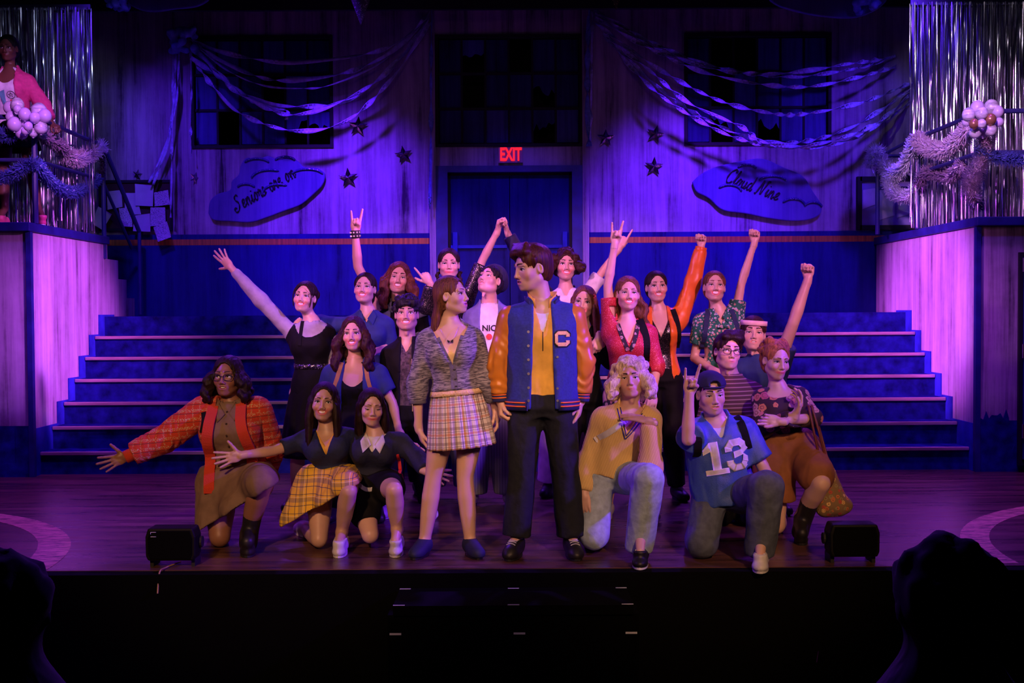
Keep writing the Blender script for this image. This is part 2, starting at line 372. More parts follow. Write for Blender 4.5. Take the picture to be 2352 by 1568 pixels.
# side walls and platforms
DZ = 2.15; DT = 0.08
def platform(side):
    x = XL if side < 0 else XR
    nm = ('left', 'right')[side > 0]
    yend = 11.83 if side < 0 else YB-.02
    root = empty('wall_%s' % nm, (x, Y1, 0), 'streaked plaster side wall of the %s raised platform' % nm, kind='structure')
    x2 = x+side*.06
    # inner face (plane x = const) with the painted steps at its far end on the left
    if side < 0:
        px = [(237, 555), (237, 590), (265, 590), (265, 635), (285, 635), (285, 680), (305, 680)]
        pts = [(x, Y1-.1, 0), (x, Y1-.1, DZ), (x, 11.84, DZ), (x, 11.84, 2.0), (x, 12.16, 2.0), (x, 12.16, 1.8), (x, 12.42, 1.8), (x, 12.42, 1.6), (x, 12.67, 1.6), (x, 12.67, 0)]
    else: pts = [(x, Y1-.1, 0), (x, Y1-.1, DZ), (x, YB-.02, DZ), (x, YB-.02, 0)]
    b = MB(); b.prism(pts, (side*.06, 0, 0)); b.build('side_panel', M_plaster2, root)
    # stepped stringer
    P = [(x-side*.014, Y1-.10, 0), (x-side*.014, Y1-.10, RI+.22)]
    for i in range(1, 8):
        yb = Y1+(i-1)*TR+.14; top = min((i+1)*RI+.02, 1.42)
        P.append((x-side*.014, yb, P[-1][2])); P.append((x-side*.014, yb, top))
    ye = 12.6 if side > 0 else 12.6
    P = [q for q in P if q[1] <= ye]; P += [(x-side*.014, Y1+6*TR+.3, P[-1][2]), (x-side*.014, Y1+6*TR+.3, 0)]
    b = MB(); b.prism(P, (side*.012, 0, 0)); b.build('stringer', M_stringer, root)
    # front panel
    xo = x+side*3.0
    fr = (x+side*.05) if side > 0 else x
    b = MB(); b.box((min(x, xo), Y1-.14, .45), (max(x, xo), Y1-.102, DZ)); b.build('front_panel', M_plaster3 if side > 0 else M_plaster2, root)
    b = MB()
    if side < 0:
        b.prism([(x-3, Y1-.144, 0), (x, Y1-.144, 0), (x, Y1-.144, .42), (x-.14, Y1-.144, .42), (x-.14, Y1-.144, .12), (x-3, Y1-.144, .12)], (0, .0035, 0))
        b.box((x-3, Y1-.14, 0), (x, Y1-.102, .45))
    else:
        b.box((x, Y1-.14, 0), (x+3, Y1-.102, .45)); rr = random.Random(8); k = 16
        pts = [(x, Y1-.144, 0)]+[(x+.40-.40*q/k, Y1-.144, (.22 if q < 5 else .5)+rr.uniform(-.05, .05)) for q in range(k+1)]
        b.prism([(x+.40, Y1-.144, 0)]+pts[1:]+[pts[0]], (0, .0035, 0))
    b.build('painted_base', M_step, root)
    b = MB(); b.box((x-.022, Y1-.152, 0), (x+.022, Y1-.10, DZ)); b.build('corner_trim', M_navy, root)
    dk = empty('platform_deck', (x+side*1.5, Y1, DZ), 'dark blue raised platform deck on the %s above the side wall' % nm, 'platform')
    bevel(box('deck_board', (min(x-side*.03, xo), Y1-.19, DZ+.002), (max(x-side*.03, xo), yend, DZ+DT), M_navy, dk), .006)
platform(-1); platform(1)
# ------------------------------------------------------------------ scalar fields and surfaces
def nrm(v): v = np.asarray(v, float); return v/(np.linalg.norm(v)+1e-12)
def A3(v): return np.asarray(v, float)
# a shape list holds (kind, data, lo, hi, k, op); every shape can be evaluated in any rotated frame
class Shape:
    def __init__(s): s.P = []
    def cone(s, a, b, ra, rb, k=.02, op='+'):
        a, b = A3(a), A3(b); r = max(ra, rb); s.P.append(('c', (a, b, ra, rb), k, op)); return s
    def chain(s, pts, rs, k=.02):
        s.P.append(('h', ([A3(q) for q in pts], list(rs)), k, '+')); return s
    def ell(s, c, r, M=None, k=.02, op='+'):
        s.P.append(('e', (A3(c), A3(r), np.eye(3) if M is None else M), k, op)); return s
    def loft(s, o, U, W, Fv, L, prof, g=0., k=.02, t0=-.05, t1=1.03, op='+'):
        s.P.append(('l', (A3(o), U, W, Fv, L, prof, g, t0, t1), k, op)); return s
    def fn(s, f, lo, hi, k=.0, op='+'):
        """f takes world coordinates X,Y,Z"""
        s.P.append(('f', (f, A3(lo), A3(hi)), k, op)); return s
def bb_of(kind, d):
    if kind == 'c':
        a, b, ra, rb = d; m = max(ra, rb); return np.minimum(a-ra, b-rb), np.maximum(a+ra, b+rb)
    if kind == 'h':
        P, r = np.array(d[0]), np.array(d[1])[:, None]; return (P-r).min(0), (P+r).max(0)
    if kind == 'e':
        c, r, M = d; e = np.abs(M)@r; return c-e, c+e
    if kind == 'l':
        o, U, W, Fv, L, prof, g, t0, t1 = d
        w = prof[1].max()+g; dd = prof[2].max()+g
        pts = [o+W*(L*t)+U*(a*w)+Fv*(b*dd) for t in (t0, t1) for a in (-1, 1) for b in (-1, 1)]
        return np.min(pts, 0)-g, np.max(pts, 0)+g
    return d[1], d[2]
class Field:
    def __init__(s, lo, hi, h, M=None, c=None):
        s.M = np.eye(3) if M is None else M; s.c = np.zeros(3) if c is None else A3(c)
        s.lo = A3(lo); s.h = h; s.n = np.maximum(4, np.ceil((A3(hi)-s.lo)/h).astype(int)+1)
        s.ax = [s.lo[i]+h*np.arange(s.n[i]) for i in range(3)]
        s.A = np.full(s.n, .06, np.float32)
    def loc(s, p): return (A3(p)-s.c)@s.M           # world -> frame (columns of M are frame axes)
    def run(s, shape):
        for kind, d, k, op in shape.P:
            lo, hi = bb_of(kind, d); pad = k+2.5*s.h+.004
            cr = np.array([[x, y, z] for x in (lo[0]-pad, hi[0]+pad) for y in (lo[1]-pad, hi[1]+pad) for z in (lo[2]-pad, hi[2]+pad)])
            cr = (cr-s.c)@s.M; i0 = np.clip(np.floor((cr.min(0)-s.lo)/s.h).astype(int), 0, s.n); i1 = np.clip(np.ceil((cr.max(0)-s.lo)/s.h).astype(int)+1, 0, s.n)
            if (i1-i0).min() < 1: continue
            sl = tuple(slice(a, b) for a, b in zip(i0, i1))
            X, Y, Z = s.ax[0][sl[0]][:, None, None], s.ax[1][sl[1]][None, :, None], s.ax[2][sl[2]][None, None, :]
            if kind == 'c':
                a, b, ra, rb = d; a = s.loc(a); b = s.loc(b); ab = b-a; L2 = ab@ab+1e-12
                px, py, pz = X-a[0], Y-a[1], Z-a[2]
                t = np.clip((px*ab[0]+py*ab[1]+pz*ab[2])/L2, 0, 1)
                D = np.sqrt((px-ab[0]*t)**2+(py-ab[1]*t)**2+(pz-ab[2]*t)**2)-(ra+(rb-ra)*t)
            elif kind == 'h':
                D = None
                for i in range(len(d[0])-1):
                    a = s.loc(d[0][i]); b = s.loc(d[0][i+1]); ra, rb = d[1][i], d[1][i+1]; ab = b-a; L2 = ab@ab+1e-12; px, py, pz = X-a[0], Y-a[1], Z-a[2]
                    t = np.clip((px*ab[0]+py*ab[1]+pz*ab[2])/L2, 0, 1); E = np.sqrt((px-ab[0]*t)**2+(py-ab[1]*t)**2+(pz-ab[2]*t)**2)-(ra+(rb-ra)*t)
                    if D is None: D = E
                    else: hh = np.maximum(.006-np.abs(D-E), 0)/.006; D = np.minimum(D, E)-hh*hh*.0006
            elif kind == 'e':
                c, r, M = d; c = s.loc(c); Q = s.M.T@M
                px, py, pz = X-c[0], Y-c[1], Z-c[2]
                q = [px*Q[0, i]+py*Q[1, i]+pz*Q[2, i] for i in range(3)]
                k0 = np.sqrt(sum((q[i]/r[i])**2 for i in range(3))); k1 = np.sqrt(sum((q[i]/r[i]**2)**2 for i in range(3)))+1e-9
                D = k0*(k0-1)/k1
            else:
                M = s.M
                WX_ = M[0, 0]*X+M[0, 1]*Y+M[0, 2]*Z+s.c[0]; WY_ = M[1, 0]*X+M[1, 1]*Y+M[1, 2]*Z+s.c[1]; WZ_ = M[2, 0]*X+M[2, 1]*Y+M[2, 2]*Z+s.c[2]
                if kind == 'f': D = d[0](WX_, WY_, WZ_)
                else: D = loft_d(d, WX_, WY_, WZ_)
            C = s.A[sl]; D = D.astype(np.float32)
            if op == '-': D = -D; 
            if op == '+':
                if k > 0:
                    hh = np.maximum(k-np.abs(C-D), 0)/k; C = np.minimum(C, D)-hh*hh*k*.25
                else: C = np.minimum(C, D)
            else:
                if k > 0:
                    hh = np.maximum(k-np.abs(C-D), 0)/k; C = np.maximum(C, D)+hh*hh*k*.25
                else: C = np.maximum(C, D)
            s.A[sl] = C
        return s
    def mesh(s):
        A = s.A; I = A < 0
        if not I.any(): return np.zeros((0, 3)), np.zeros((0, 4), int)
        n0, n1, n2 = A.shape; c = I[:-1, :-1, :-1]; cnt = np.zeros(c.shape, np.int8)
        for a in (0, 1):
            for b in (0, 1):
                for d in (0, 1): cnt += I[a:n0-1+a, b:n1-1+b, d:n2-1+d]
        mixc = (cnt > 0) & (cnt < 8); idx = np.full(c.shape, -1, np.int64); q = np.argwhere(mixc); idx[mixc] = np.arange(len(q))
        acc = np.zeros((len(q), 3)); num = np.zeros(len(q))
        for ax in range(3):
            o = [i for i in range(3) if i != ax]
            for a in (0, 1):
                for b in (0, 1):
                    p = q.copy(); p[:, o[0]] += a; p[:, o[1]] += b; p2 = p.copy(); p2[:, ax] += 1
                    v0 = A[p[:, 0], p[:, 1], p[:, 2]]; v1 = A[p2[:, 0], p2[:, 1], p2[:, 2]]; m = (v0 < 0) != (v1 < 0)
                    t = np.where(m, v0/np.where(m, v0-v1, 1), 0)
                    pt = p.astype(float); pt[:, ax] += t; acc[m] += pt[m]; num += m
        V = s.lo+(acc/num[:, None])*s.h; Fs = []
        for ax in range(3):
            o1, o2 = [(1, 2), (2, 0), (0, 1)][ax]
            sl0 = [slice(1, -1)]*3; sl0[ax] = slice(0, -1); sl1 = list(sl0); sl1[ax] = slice(1, None)
            a0 = I[tuple(sl0)]; a1 = I[tuple(sl1)]; g = np.argwhere(a0 != a1)
            if not len(g): continue
            off = np.ones(3, int); off[ax] = 0; g = g+off; inn = I[g[:, 0], g[:, 1], g[:, 2]]
            def id_(d1, d2):
                h = g.copy(); h[:, o1] -= d1; h[:, o2] -= d2; return idx[h[:, 0], h[:, 1], h[:, 2]]
            f = np.stack([id_(1, 1), id_(0, 1), id_(0, 0), id_(1, 0)], 1); f[~inn] = f[~inn][:, ::-1]; Fs.append(f)
        Fq = np.concatenate(Fs); Fq = Fq[(Fq >= 0).all(1)]
        return V@s.M.T+s.c, Fq
def loft_d(d, X, Y, Z):
    o, U, W, Fv, L, prof, g, t0, t1 = d
    px, py, pz = X-o[0], Y-o[1], Z-o[2]
    x = px*U[0]+py*U[1]+pz*U[2]; y = px*Fv[0]+py*Fv[1]+pz*Fv[2]; z = (px*W[0]+py*W[1]+pz*W[2])/L
    t = np.clip(z, t0, t1); w = np.interp(t, prof[0], prof[1])+g; dd = np.interp(t, prof[0], prof[2])+g; off = np.interp(t, prof[0], prof[3])
    y = y-off
    k0 = ((np.abs(x)/w)**2.3+(np.abs(y)/dd)**2.3)**(1/2.3)
    D = (k0-1)*np.minimum(w, dd)
    return np.maximum(D, np.maximum((t0-z)*L-g, (z-t1)*L-g))
def compact(V, Fq, keep):
    Fq = Fq[keep]; u, inv = np.unique(Fq, return_inverse=True); return V[u], inv.reshape(Fq.shape)
def bbox(shape, only='+', pad=.02):
    L = [bb_of(k, d) for k, d, kk, op in shape.P if op == '+']
    return np.min([l[0] for l in L], 0)-pad, np.max([l[1] for l in L], 0)+pad
def vnormals(V, Fq):
    n = np.cross(V[Fq[:, 2]]-V[Fq[:, 0]], V[Fq[:, 3]]-V[Fq[:, 1]]); N = np.zeros_like(V)
    for i in range(4): np.add.at(N, Fq[:, i], n)
    return N/(np.linalg.norm(N, axis=1)[:, None]+1e-12)
def wob(V, f, seed=0, n=5):
    r = np.random.RandomState(seed); s = np.zeros(len(V))
    for i in range(n):
        k = r.normal(size=3); k = k/np.linalg.norm(k)*f*(.6+.9*r.rand()); s += np.sin(V@k+r.rand()*6.3+1.3*np.sin(V@(k[[1, 2, 0]]*.7)+r.rand()*6))
    return s/n
def skinmat(name, c, rough=.42):
    m, nt, b, N, L = nodes(name)
    a = N.new('ShaderNodeAttribute'); a.attribute_name = 'tint'
    n = noise(nt, tex(nt), 9, 4)
    base = ramp(nt, n, [(.3, tuple(x*.94 for x in c)), (.7, tuple(min(1, x*1.05) for x in c))])
    L.new(mix(nt, 1.0, base, a.outputs['Color'], 'MULTIPLY'), b.inputs['Base Color'])
    b.inputs['Roughness'].default_value = rough; b.inputs['Subsurface Weight'].default_value = .12
    b.inputs['Subsurface Radius'].default_value = (.02, .008, .004); b.inputs['Subsurface Scale'].default_value = .6
    return m
SK = {'fair': skinmat('fair_skin', (.68, .43, .33)), 'tan': skinmat('tan_skin', (.50, .29, .20)), 'olive': skinmat('olive_skin', (.60, .37, .27)),
      'deep': skinmat('deep_brown_skin', (.16, .070, .042)), 'brown': skinmat('brown_skin', (.30, .14, .085))}
def hairmat(name, c, rough=.42):
    m, nt, b, N, L = nodes(name)
    n = noise(nt, tex(nt, (90, 90, 7)), 1.6, 4, .6); n2 = noise(nt, tex(nt), 14, 3)
    s = math_n(nt, 'ADD', math_n(nt, 'MULTIPLY', n, .75), math_n(nt, 'MULTIPLY', n2, .25))
    L.new(ramp(nt, s, [(.36, tuple(x*.35 for x in c)), (.52, c), (.68, tuple(min(1, x*1.7) for x in c))]), b.inputs['Base Color'])
    b.inputs['Roughness'].default_value = rough+.1; b.inputs['Specular IOR Level'].default_value = .22; bump(nt, n, b, .6, .006); return m
HR = {'reddish': hairmat('red_brown_hair', (.075, .022, .012), .32), 'brown': hairmat('dark_brown_hair', (.018, .007, .005)), 'black': hairmat('black_hair', (.010, .008, .010)), 'auburn': hairmat('auburn_hair', (.12, .036, .018)),
      'light': hairmat('light_brown_hair', (.14, .050, .024)), 'blond': hairmat('platinum_hair', (.78, .62, .46), .5), 'copper': hairmat('strawberry_hair', (.34, .12, .045)),
      'chestnut': hairmat('chestnut_hair', (.035, .011, .007))}
M_white = mat('eye_white', (.78, .75, .74), .25, vary=.02); M_iris = mat('brown_iris', (.035, .018, .010), .15); M_teeth = mat('tooth_white', (.88, .84, .80), .25, vary=.02)
M_lash = mat('dark_lash', (.008, .005, .006), .7); M_brow = mat('brow_hair', (.035, .016, .010), .8); M_browl = mat('light_brow_hair', (.16, .075, .04), .8)
M_mouth = mat('mouth_inside', (.10, .012, .014), .5)
# profiles: t, half width, half depth, forward offset (for a 0.55 m trunk, 0.34 m shoulder span)
PF = {'f': np.array([[-.06, 0, .14, .38, .55, .68, .80, .90, .97, 1.04], [.11, .165, .160, .118, .130, .140, .150, .150, .085, .045],
                     [.085, .112, .108, .085, .100, .122, .108, .085, .065, .045], [0, 0, 0, .0, .006, .014, .006, 0, 0, 0]]),
      'm': np.array([[-.06, 0, .14, .38, .55, .70, .82, .91, .97, 1.04], [.12, .152, .155, .142, .155, .168, .172, .160, .10, .055],
                     [.085, .108, .108, .100, .108, .118, .112, .09, .072, .055], [0, 0, 0, .004, .006, .01, .006, 0, 0, 0]])}
HAND = {  # finger curls (three joints, degrees) for index..little, spread factor, thumb (side, curl)
 'open': ([(3, 6, 4), (0, 4, 3), (3, 5, 4), (6, 8, 5)], 1.9, (62, 6)), 'relax': ([(18, 24, 12), (24, 30, 15), (28, 34, 18), (32, 38, 20)], .5, (26, 18)),
 'fist': ([(78, 98, 62), (82, 100, 62), (84, 100, 62), (84, 98, 60)], .15, (30, 52)), 'horns': ([(4, 6, 4), (80, 100, 62), (82, 100, 62), (4, 8, 5)], 1.0, (26, 66)),
 'peace': ([(4, 6, 4), (4, 6, 4), (82, 100, 62), (84, 100, 60)], 1.8, (26, 60)), 'point': ([(4, 8, 5), (80, 98, 60), (84, 100, 62), (84, 98, 60)], .3, (40, 20)),
 'grip': ([(55, 70, 40), (58, 74, 42), (60, 76, 42), (62, 76, 42)], .2, (42, 40)), 'flat': ([(6, 6, 4), (5, 6, 4), (6, 8, 4), (8, 10, 5)], .35, (22, 10))}
def rotv(v, ax, a):
    v, ax = A3(v), nrm(ax); return v*math.cos(a)+np.cross(ax, v)*math.sin(a)+ax*(ax@v)*(1-math.cos(a))
def hand(S, w, d, n, side, pose, s=1.0):
    """w wrist, d pointing along the palm, n out of the palm; side=+1: thumb on the +x' side"""
    d = nrm(d); n = nrm(A3(n)-d*(A3(n)@d)); x = np.cross(d, n)*side      # x: towards the thumb
    M = np.stack([x, d, n], 1)
    S.cone(w-d*.03*s, w+d*.012*s, .024*s, .023*s, .012)
    S.ell(w+d*.047*s, (.038*s, .050*s, .0150*s), M, .010)
    S.ell(w+d*.035*s+x*.018*s+n*.006*s, (.017*s, .032*s, .014*s), M, .010)     # thumb base
    curls, spr, (ts, tc) = HAND[pose]; Ls = ((.043, .026, .021), (.047, .030, .023), (.043, .028, .022), (.034, .021, .019)); rr = (.0092, .0095, .0090, .0080)
    for i in range(4):
        off = (.0285, .0098, -.0095, -.0275)[i]; b = w+d*(.083-abs(off-.005)*.30)*s+x*off*s
        a = R((7.5, 2.2, -3.5, -9.5)[i]*spr); f = rotv(d, n, -a*side) if True else d
        if f@x*off < 0 and spr > .3: f = rotv(d, n, a*side)
        p = b-f*.014*s; ax = np.cross(f, n); r = rr[i]*s; up_ = f
        S.cone(p, b, r*1.12, r*1.08, .005)
        p = b
        for j in range(3):
            up_ = rotv(up_, ax, R(curls[i][j])); q = p+up_*Ls[i][j]*s; r2 = r*(1, .93, .85)[j]; S.cone(p, q, r2*1.05, r2*.95, .0035); p = q
    t0 = w+d*.022*s+x*.020*s+n*.004*s; f = nrm(d*math.cos(R(ts))+x*math.sin(R(ts))+n*.25); ax = np.cross(f, nrm(n-x*.9))
    if tc > 40: f = nrm(d*.75+x*.35+n*.55); ax = np.cross(f, -x+n*.2)
    p = t0
    for j, L_ in enumerate((.040, .030, .024)):
        f2 = rotv(f, ax, R((.15, .8, 1.0)[j]*tc)); q = p+f2*L_*s; S.cone(p, q, (.0135, .0108, .0098)[j]*s, (.0108, .0098, .0088)[j]*s, .006); p = q; f = f2
def Rx(a): c, s = math.cos(a), math.sin(a); return np.array([[1, 0, 0], [0, c, -s], [0, s, c]])
def Ry(a): c, s = math.cos(a), math.sin(a); return np.array([[c, 0, s], [0, 1, 0], [-s, 0, c]])
def Rz(a): c, s = math.cos(a), math.sin(a); return np.array([[c, -s, 0], [s, c, 0], [0, 0, 1]])
PGEO = {}; QS = {}
from mathutils.bvhtree import BVHTree
def surf(name, S, h, m, parent, wa=0., wf=30., seed=0, stripes=None, lo=None, hi=None, M=None, c=None, clipper=None, uvf=None, post=None, label=None):
    h = h*QS.get(parent.name, 1.)
    if M is None:
        lo_, hi_ = bbox(S)
    else:
        P = []
        for k, d, kk, op in S.P:
            if op != '+': continue
            a, b = bb_of(k, d)
            for x in (a[0], b[0]):
                for y in (a[1], b[1]):
                    for z in (a[2], b[2]): P.append((np.array([x, y, z])-c)@M)
        lo_, hi_ = np.min(P, 0)-.02, np.max(P, 0)+.02
    Fd = Field(lo_ if lo is None else lo, hi_ if hi is None else hi, h, M, c); Fd.run(S); V, Fq = Fd.mesh()
    if not len(V): return None
    if clipper is not None:
        k = clipper(V[Fq].mean(1)); V, Fq = compact(V, Fq, k)
    if wa or post is not None:
        N = vnormals(V, Fq)
        if wa:
            V = V+N*(wa*(.6*wob(V, wf, seed)+.6*wob(V*np.array([1, 1, .45]), wf*2.1, seed+3)))[:, None]
        if post is not None: V = post(V, N)
    o = mk(name, V, Fq, m, parent, True, uv=uvf(V) if uvf else None)
    PGEO.setdefault(parent.name, []).append((V, Fq, name))
    if label: o['label'] = label
    return o
# ------------------------------------------------------------------ people
class Person:
    def __init__(p, label, Y, head, neck, sh, el, wr, hip, kn=None, an=None, toe=None, sex='f', skin='fair', hands=('relax', 'relax'), palms=((0, -1, 0), (0, -1, 0)),
                 hdir=(None, None), floor=0., face='smile', fat=1., eyes='open', brow=None, hs=None, armr=1., legr=1., look=(0, 0), thumbs=(1, 1), lips=(.75, .28, .30), fine=.0042, base=None):
        p.Y = Y; p.sex = sex; p.fat = fat; p.s = 2600.0/Y
        P = lambda q: at(q[0], q[1], Y+(q[2] if len(q) > 2 else 0.))
        hx, hy, hh, yaw, pit, rol = head[:6]; hdy = head[6] if len(head) > 6 else -.03
        p.hc = P((hx, hy, hdy)); p.hs = hs or (hh/p.s)/.245
        p.HM = Rz(R(yaw))@Rx(R(-pit))@Ry(R(rol))
        p.neck = P(neck); p.sh = [P(q) for q in sh]; mid = (p.sh[0]+p.sh[1])/2; p.sh = [q+(mid-q)*.13-A3((0, 0, .014)) for q in p.sh]; p.el = [P(q) for q in el]; p.wr = [P(q) for q in wr]; p.hip = [P(q) for q in hip] if hip else [p.neck+A3((sx*.085, .0, -.53)) for sx in (-1, 1)]
        p.pel = (p.hip[0]+p.hip[1])/2
        if kn is None:   # standing legs, straight down
            p.kn = [np.array([h[0]+s_*.02, h[1]-.02, floor+.52*(h[2]-floor)]) for h, s_ in zip(p.hip, (-1, 1))]
            p.an = [np.array([h[0]+s_*.05, h[1]+.03, floor+.08]) for h, s_ in zip(p.hip, (-1, 1))]
        else: p.kn = [P(q) for q in kn]; p.an = [P(q) for q in an]
        if toe is None: p.toe = [np.array([a[0]+s_*.04, a[1]-.16, floor+.03]) for a, s_ in zip(p.an, (-1, 1))]
        else: p.toe = [P(q) for q in toe]
        for i in (0, 1):      # nothing goes under the stage floor
            p.kn[i][2] = max(p.kn[i][2], floor+.062); p.an[i][2] = max(p.an[i][2], floor+.06); p.toe[i][2] = max(p.toe[i][2], floor+.036)
        W = p.neck-p.pel; p.L = np.linalg.norm(W); p.W = W/p.L
        u = p.sh[1]-p.sh[0]; u = u-p.W*(u@p.W); p.span = np.linalg.norm(u); p.U = u/p.span; p.Fv = np.cross(p.U, p.W)
        pr = PF[sex].copy(); ks = (p.span/.31)*fat; pr[1:3] *= p.L/.55*.35+.65*1.0; pr[1] *= (.5+.5*ks)*.95 if fat == 1. else fat*.96; pr[2] *= fat**.8
        p.pr = pr; p.armr = armr*(1. if sex == 'm' else .86); p.legr = legr*(1. if sex == 'm' else .95)
        p.floor = floor; low = min([q[2] for q in p.toe+p.an+p.kn])
        p.root = empty('person', (p.pel[0], p.pel[1], floor), label, 'person')
        QS[p.root.name] = p.q = 1.10 if Y < 7.3 else 1.30; fine = fine*(1. if Y < 7.3 else 1.15)
        p.skin = SK[skin]; p.skinname = skin
        S = Shape(); p.body_shape = S
        p.torso(S, 0.); p.k = .03
        a = p.armr
        for i in (0, 1):
            sh, el, wr_ = p.sh[i], p.el[i], p.wr[i]
            S.chain([sh, sh+(el-sh)*.45, el, el+(wr_-el)*.28, wr_], [.044*a, .043*a, .036*a, .039*a, .0255*a], .03)
            l = p.legr; c_ = p.kn[i]+(p.an[i]-p.kn[i])*.3
            S.chain([p.hip[i], p.kn[i]+(p.hip[i]-p.kn[i])*.5, p.kn[i], c_, c_+(p.an[i]-c_)*.4, p.an[i]], [.088*l, .077*l, .053*l, .056*l, .050*l, .034*l], .04); S.cone(p.an[i], p.toe[i], .036, .026, .02)
        p.hd = []
        for i in (0, 1):
            d = hdir[i]
            if d is None: d = p.wr[i]-p.el[i]
            else: d = P((wr[i][0]+d[0], wr[i][1]+d[1], (wr[i][2] if len(wr[i]) > 2 else 0)+(d[2] if len(d) > 2 else 0)))-p.wr[i]
            side = (1 if i == 0 else -1)*thumbs[i]
            hk = (1.0 if sex == 'm' else .92)*(p.hs*.5+.55)
            hand(S, p.wr[i], d, palms[i], side, hands[i], hk); p.hd.append((p.wr[i], nrm(d), hk))
        p.head(S, face, eyes)
        # meshes: fine boxes round head and hands, coarse elsewhere, one object
        boxes = []
        h0 = p.hs; Mh = p.HM; boxes.append((Mh, p.hc, A3((-.10, -.135, -.175))*h0, A3((.10, .12, .145))*h0, fine))
        for i in (0, 1):
            w, d, hk = p.hd[i]; n = nrm(A3(palms[i])-d*(A3(palms[i])@d)); x = np.cross(d, n); Mx = np.stack([x, d, n], 1)
            if hands[i] != 'none': boxes.append((Mx, w, A3((-.105, -.035, -.075))*hk, A3((.105, .215, .115))*hk, fine))
        Vs, Fs, b0 = [], [], 0
        for j, (M, c, lo, hi, hh_) in enumerate(boxes):
            F_ = Field(lo, hi, hh_, M, c); F_.run(S); V, Fq = F_.mesh()
            if not len(V): continue
            if j > 0:   # keep the hands out of the head box
                cen = (V[Fq].mean(1)-boxes[0][1])@boxes[0][0]; k = ~((cen > boxes[0][2]).all(1) & (cen < boxes[0][3]).all(1)); V, Fq = compact(V, Fq, k)
                if j == 2:
                    cen = (V[Fq].mean(1)-boxes[1][1])@boxes[1][0]; k = ~((cen > boxes[1][2]).all(1) & (cen < boxes[1][3]).all(1)); V, Fq = compact(V, Fq, k)
            Vs.append(V); Fs.append(Fq+b0); b0 += len(V)
        lo, hi = bbox(S); F_ = Field(lo, hi, .0115*p.q); F_.run(S); V, Fq = F_.mesh(); cen = V[Fq].mean(1); k = np.ones(len(Fq), bool)
        for (M, c, lo, hi, hh_) in boxes:
            q = (cen-c)@M; k &= ~((q > lo+.014).all(1) & (q < hi-.014).all(1))
        V, Fq = compact(V, Fq, k); Vs.append(V); Fs.append(Fq+b0)
        V = np.concatenate(Vs); Fq = np.concatenate(Fs)
        # lip, cheek and knuckle colour follow the face
        q = ((V-p.hc)@p.HM)/p.hs; T = np.ones((len(V), 4)); mz = q[:, 2]-11*q[:, 0]**2*(1 if face in ('smile', 'laugh') else .2)
        lipm = np.exp(-((np.abs(q[:, 0])/(.037 if face in ('smile', 'laugh', 'grin') else .024))**4+(np.abs(mz+.0605)/({'laugh': .017, 'smile': .0145}.get(face, .0088)))**4)) * (q[:, 1] < -.06)
        for c_ in range(3): T[:, c_] = 1*(1-lipm)+lipm*((1., .30, .38) if sex == 'f' else (1., .55, .58))[c_]
        ch = np.exp(-(((np.abs(q[:, 0])-.043)/.02)**2+((q[:, 2]+.028)/.02)**2))*(q[:, 1] < -.03)*.28
        T[:, 1] *= 1-ch*.6; T[:, 2] *= 1-ch*.5
        es = np.exp(-(((np.abs(q[:, 0])-.032)/.019)**4+((q[:, 2]-.012)/.012)**4))*(q[:, 1] < -.03)*(.35 if sex == 'f' else .18)
        for c_ in range(3): T[:, c_] *= 1-es
        p.body = mk('body', V, Fq, p.skin, p.root, True, tint=T)
        p.face(face, eyes, look, brow)
    # trunk
    def torso(p, S, g, t0=-.06, t1=1.04, k=.03, sleeves=True):
        S.loft(p.pel, p.U, p.W, p.Fv, p.L, p.pr, g, k, t0, t1)
        if t1 > 1:
            S.cone(p.neck-p.W*.025, p.sh[0], .042*p.fat**.5+g, .042*p.armr+g, .04); S.cone(p.neck-p.W*.025, p.sh[1], .042*p.fat**.5+g, .042*p.armr+g, .04)
            for i in (0, 1): S.ell(p.sh[i]-p.W*.03+(p.neck-p.sh[i])*.2, (.046+g, .056+g, .062+g), np.stack([p.U, p.Fv, p.W], 1), .04)
        if p.sex == 'f' and t0 < .7:
            for sx in (-1, 1): S.ell(p.pel+p.W*p.L*.675+p.U*sx*.066*p.fat+p.Fv*(.070*p.fat+.006), (.056*p.fat+g, .055*p.fat+g, .058*p.fat+g), np.stack([p.U, p.Fv, p.W], 1), .045)
    def lp(p, x, y, z): return p.hc+p.HM@(A3((x, y, z))*p.hs)
    def head(p, S, face, eyes):
        h = p.hs; L = p.lp; m = p.sex == 'm'; M = p.HM
        S.ell(L(0, .018, .038), A3((.074, .092, .082))*h, M, .02*h)
        S.ell(L(0, -.018, -.018), A3((.064, .070, .085))*h, M, .03*h)
        S.ell(L(0, -.040, -.075), A3((.033, .040, .027) if not m else (.042, .042, .030))*h, M, .028*h)
        S.cone(L(0, -.075, -.094), L(0, -.072, -.090), .0115*h, .012*h, .022*h)
        for sx in (-1, 1):
            S.ell(L(sx*.040, -.052, -.026), A3((.023, .022, .022))*h, M, .022*h)
            if face in ('smile', 'laugh', 'grin'): S.ell(L(sx*.041, -.068, -.030), A3((.014, .012, .012))*h, M, .016*h)
            S.cone(L(sx*(.052 if m else .046), .0, -.058), L(sx*.020, -.055, -.090), .017*h, .012*h, .026*h)
            S.cone(L(sx*.014, -.083, .030), L(sx*.045, -.070, .027), .007*h, .006*h, .014*h)
            S.ell(L(sx*.075, .006, -.004), A3((.007, .017, .029))*h, M@Rz(-sx*.35)@Rx(.15), .008*h)
            S.ell(L(sx*.079, .002, .0), A3((.005, .009, .017))*h, M@Rz(-sx*.35), .004*h, '-')
        S.cone(L(0, -.085, .014), L(0, -.098, -.024), .0065*h, .0090*h, .011*h)
        S.ell(L(0, -.101, -.029), A3((.0100, .0105, .0088))*h, M, .006*h)
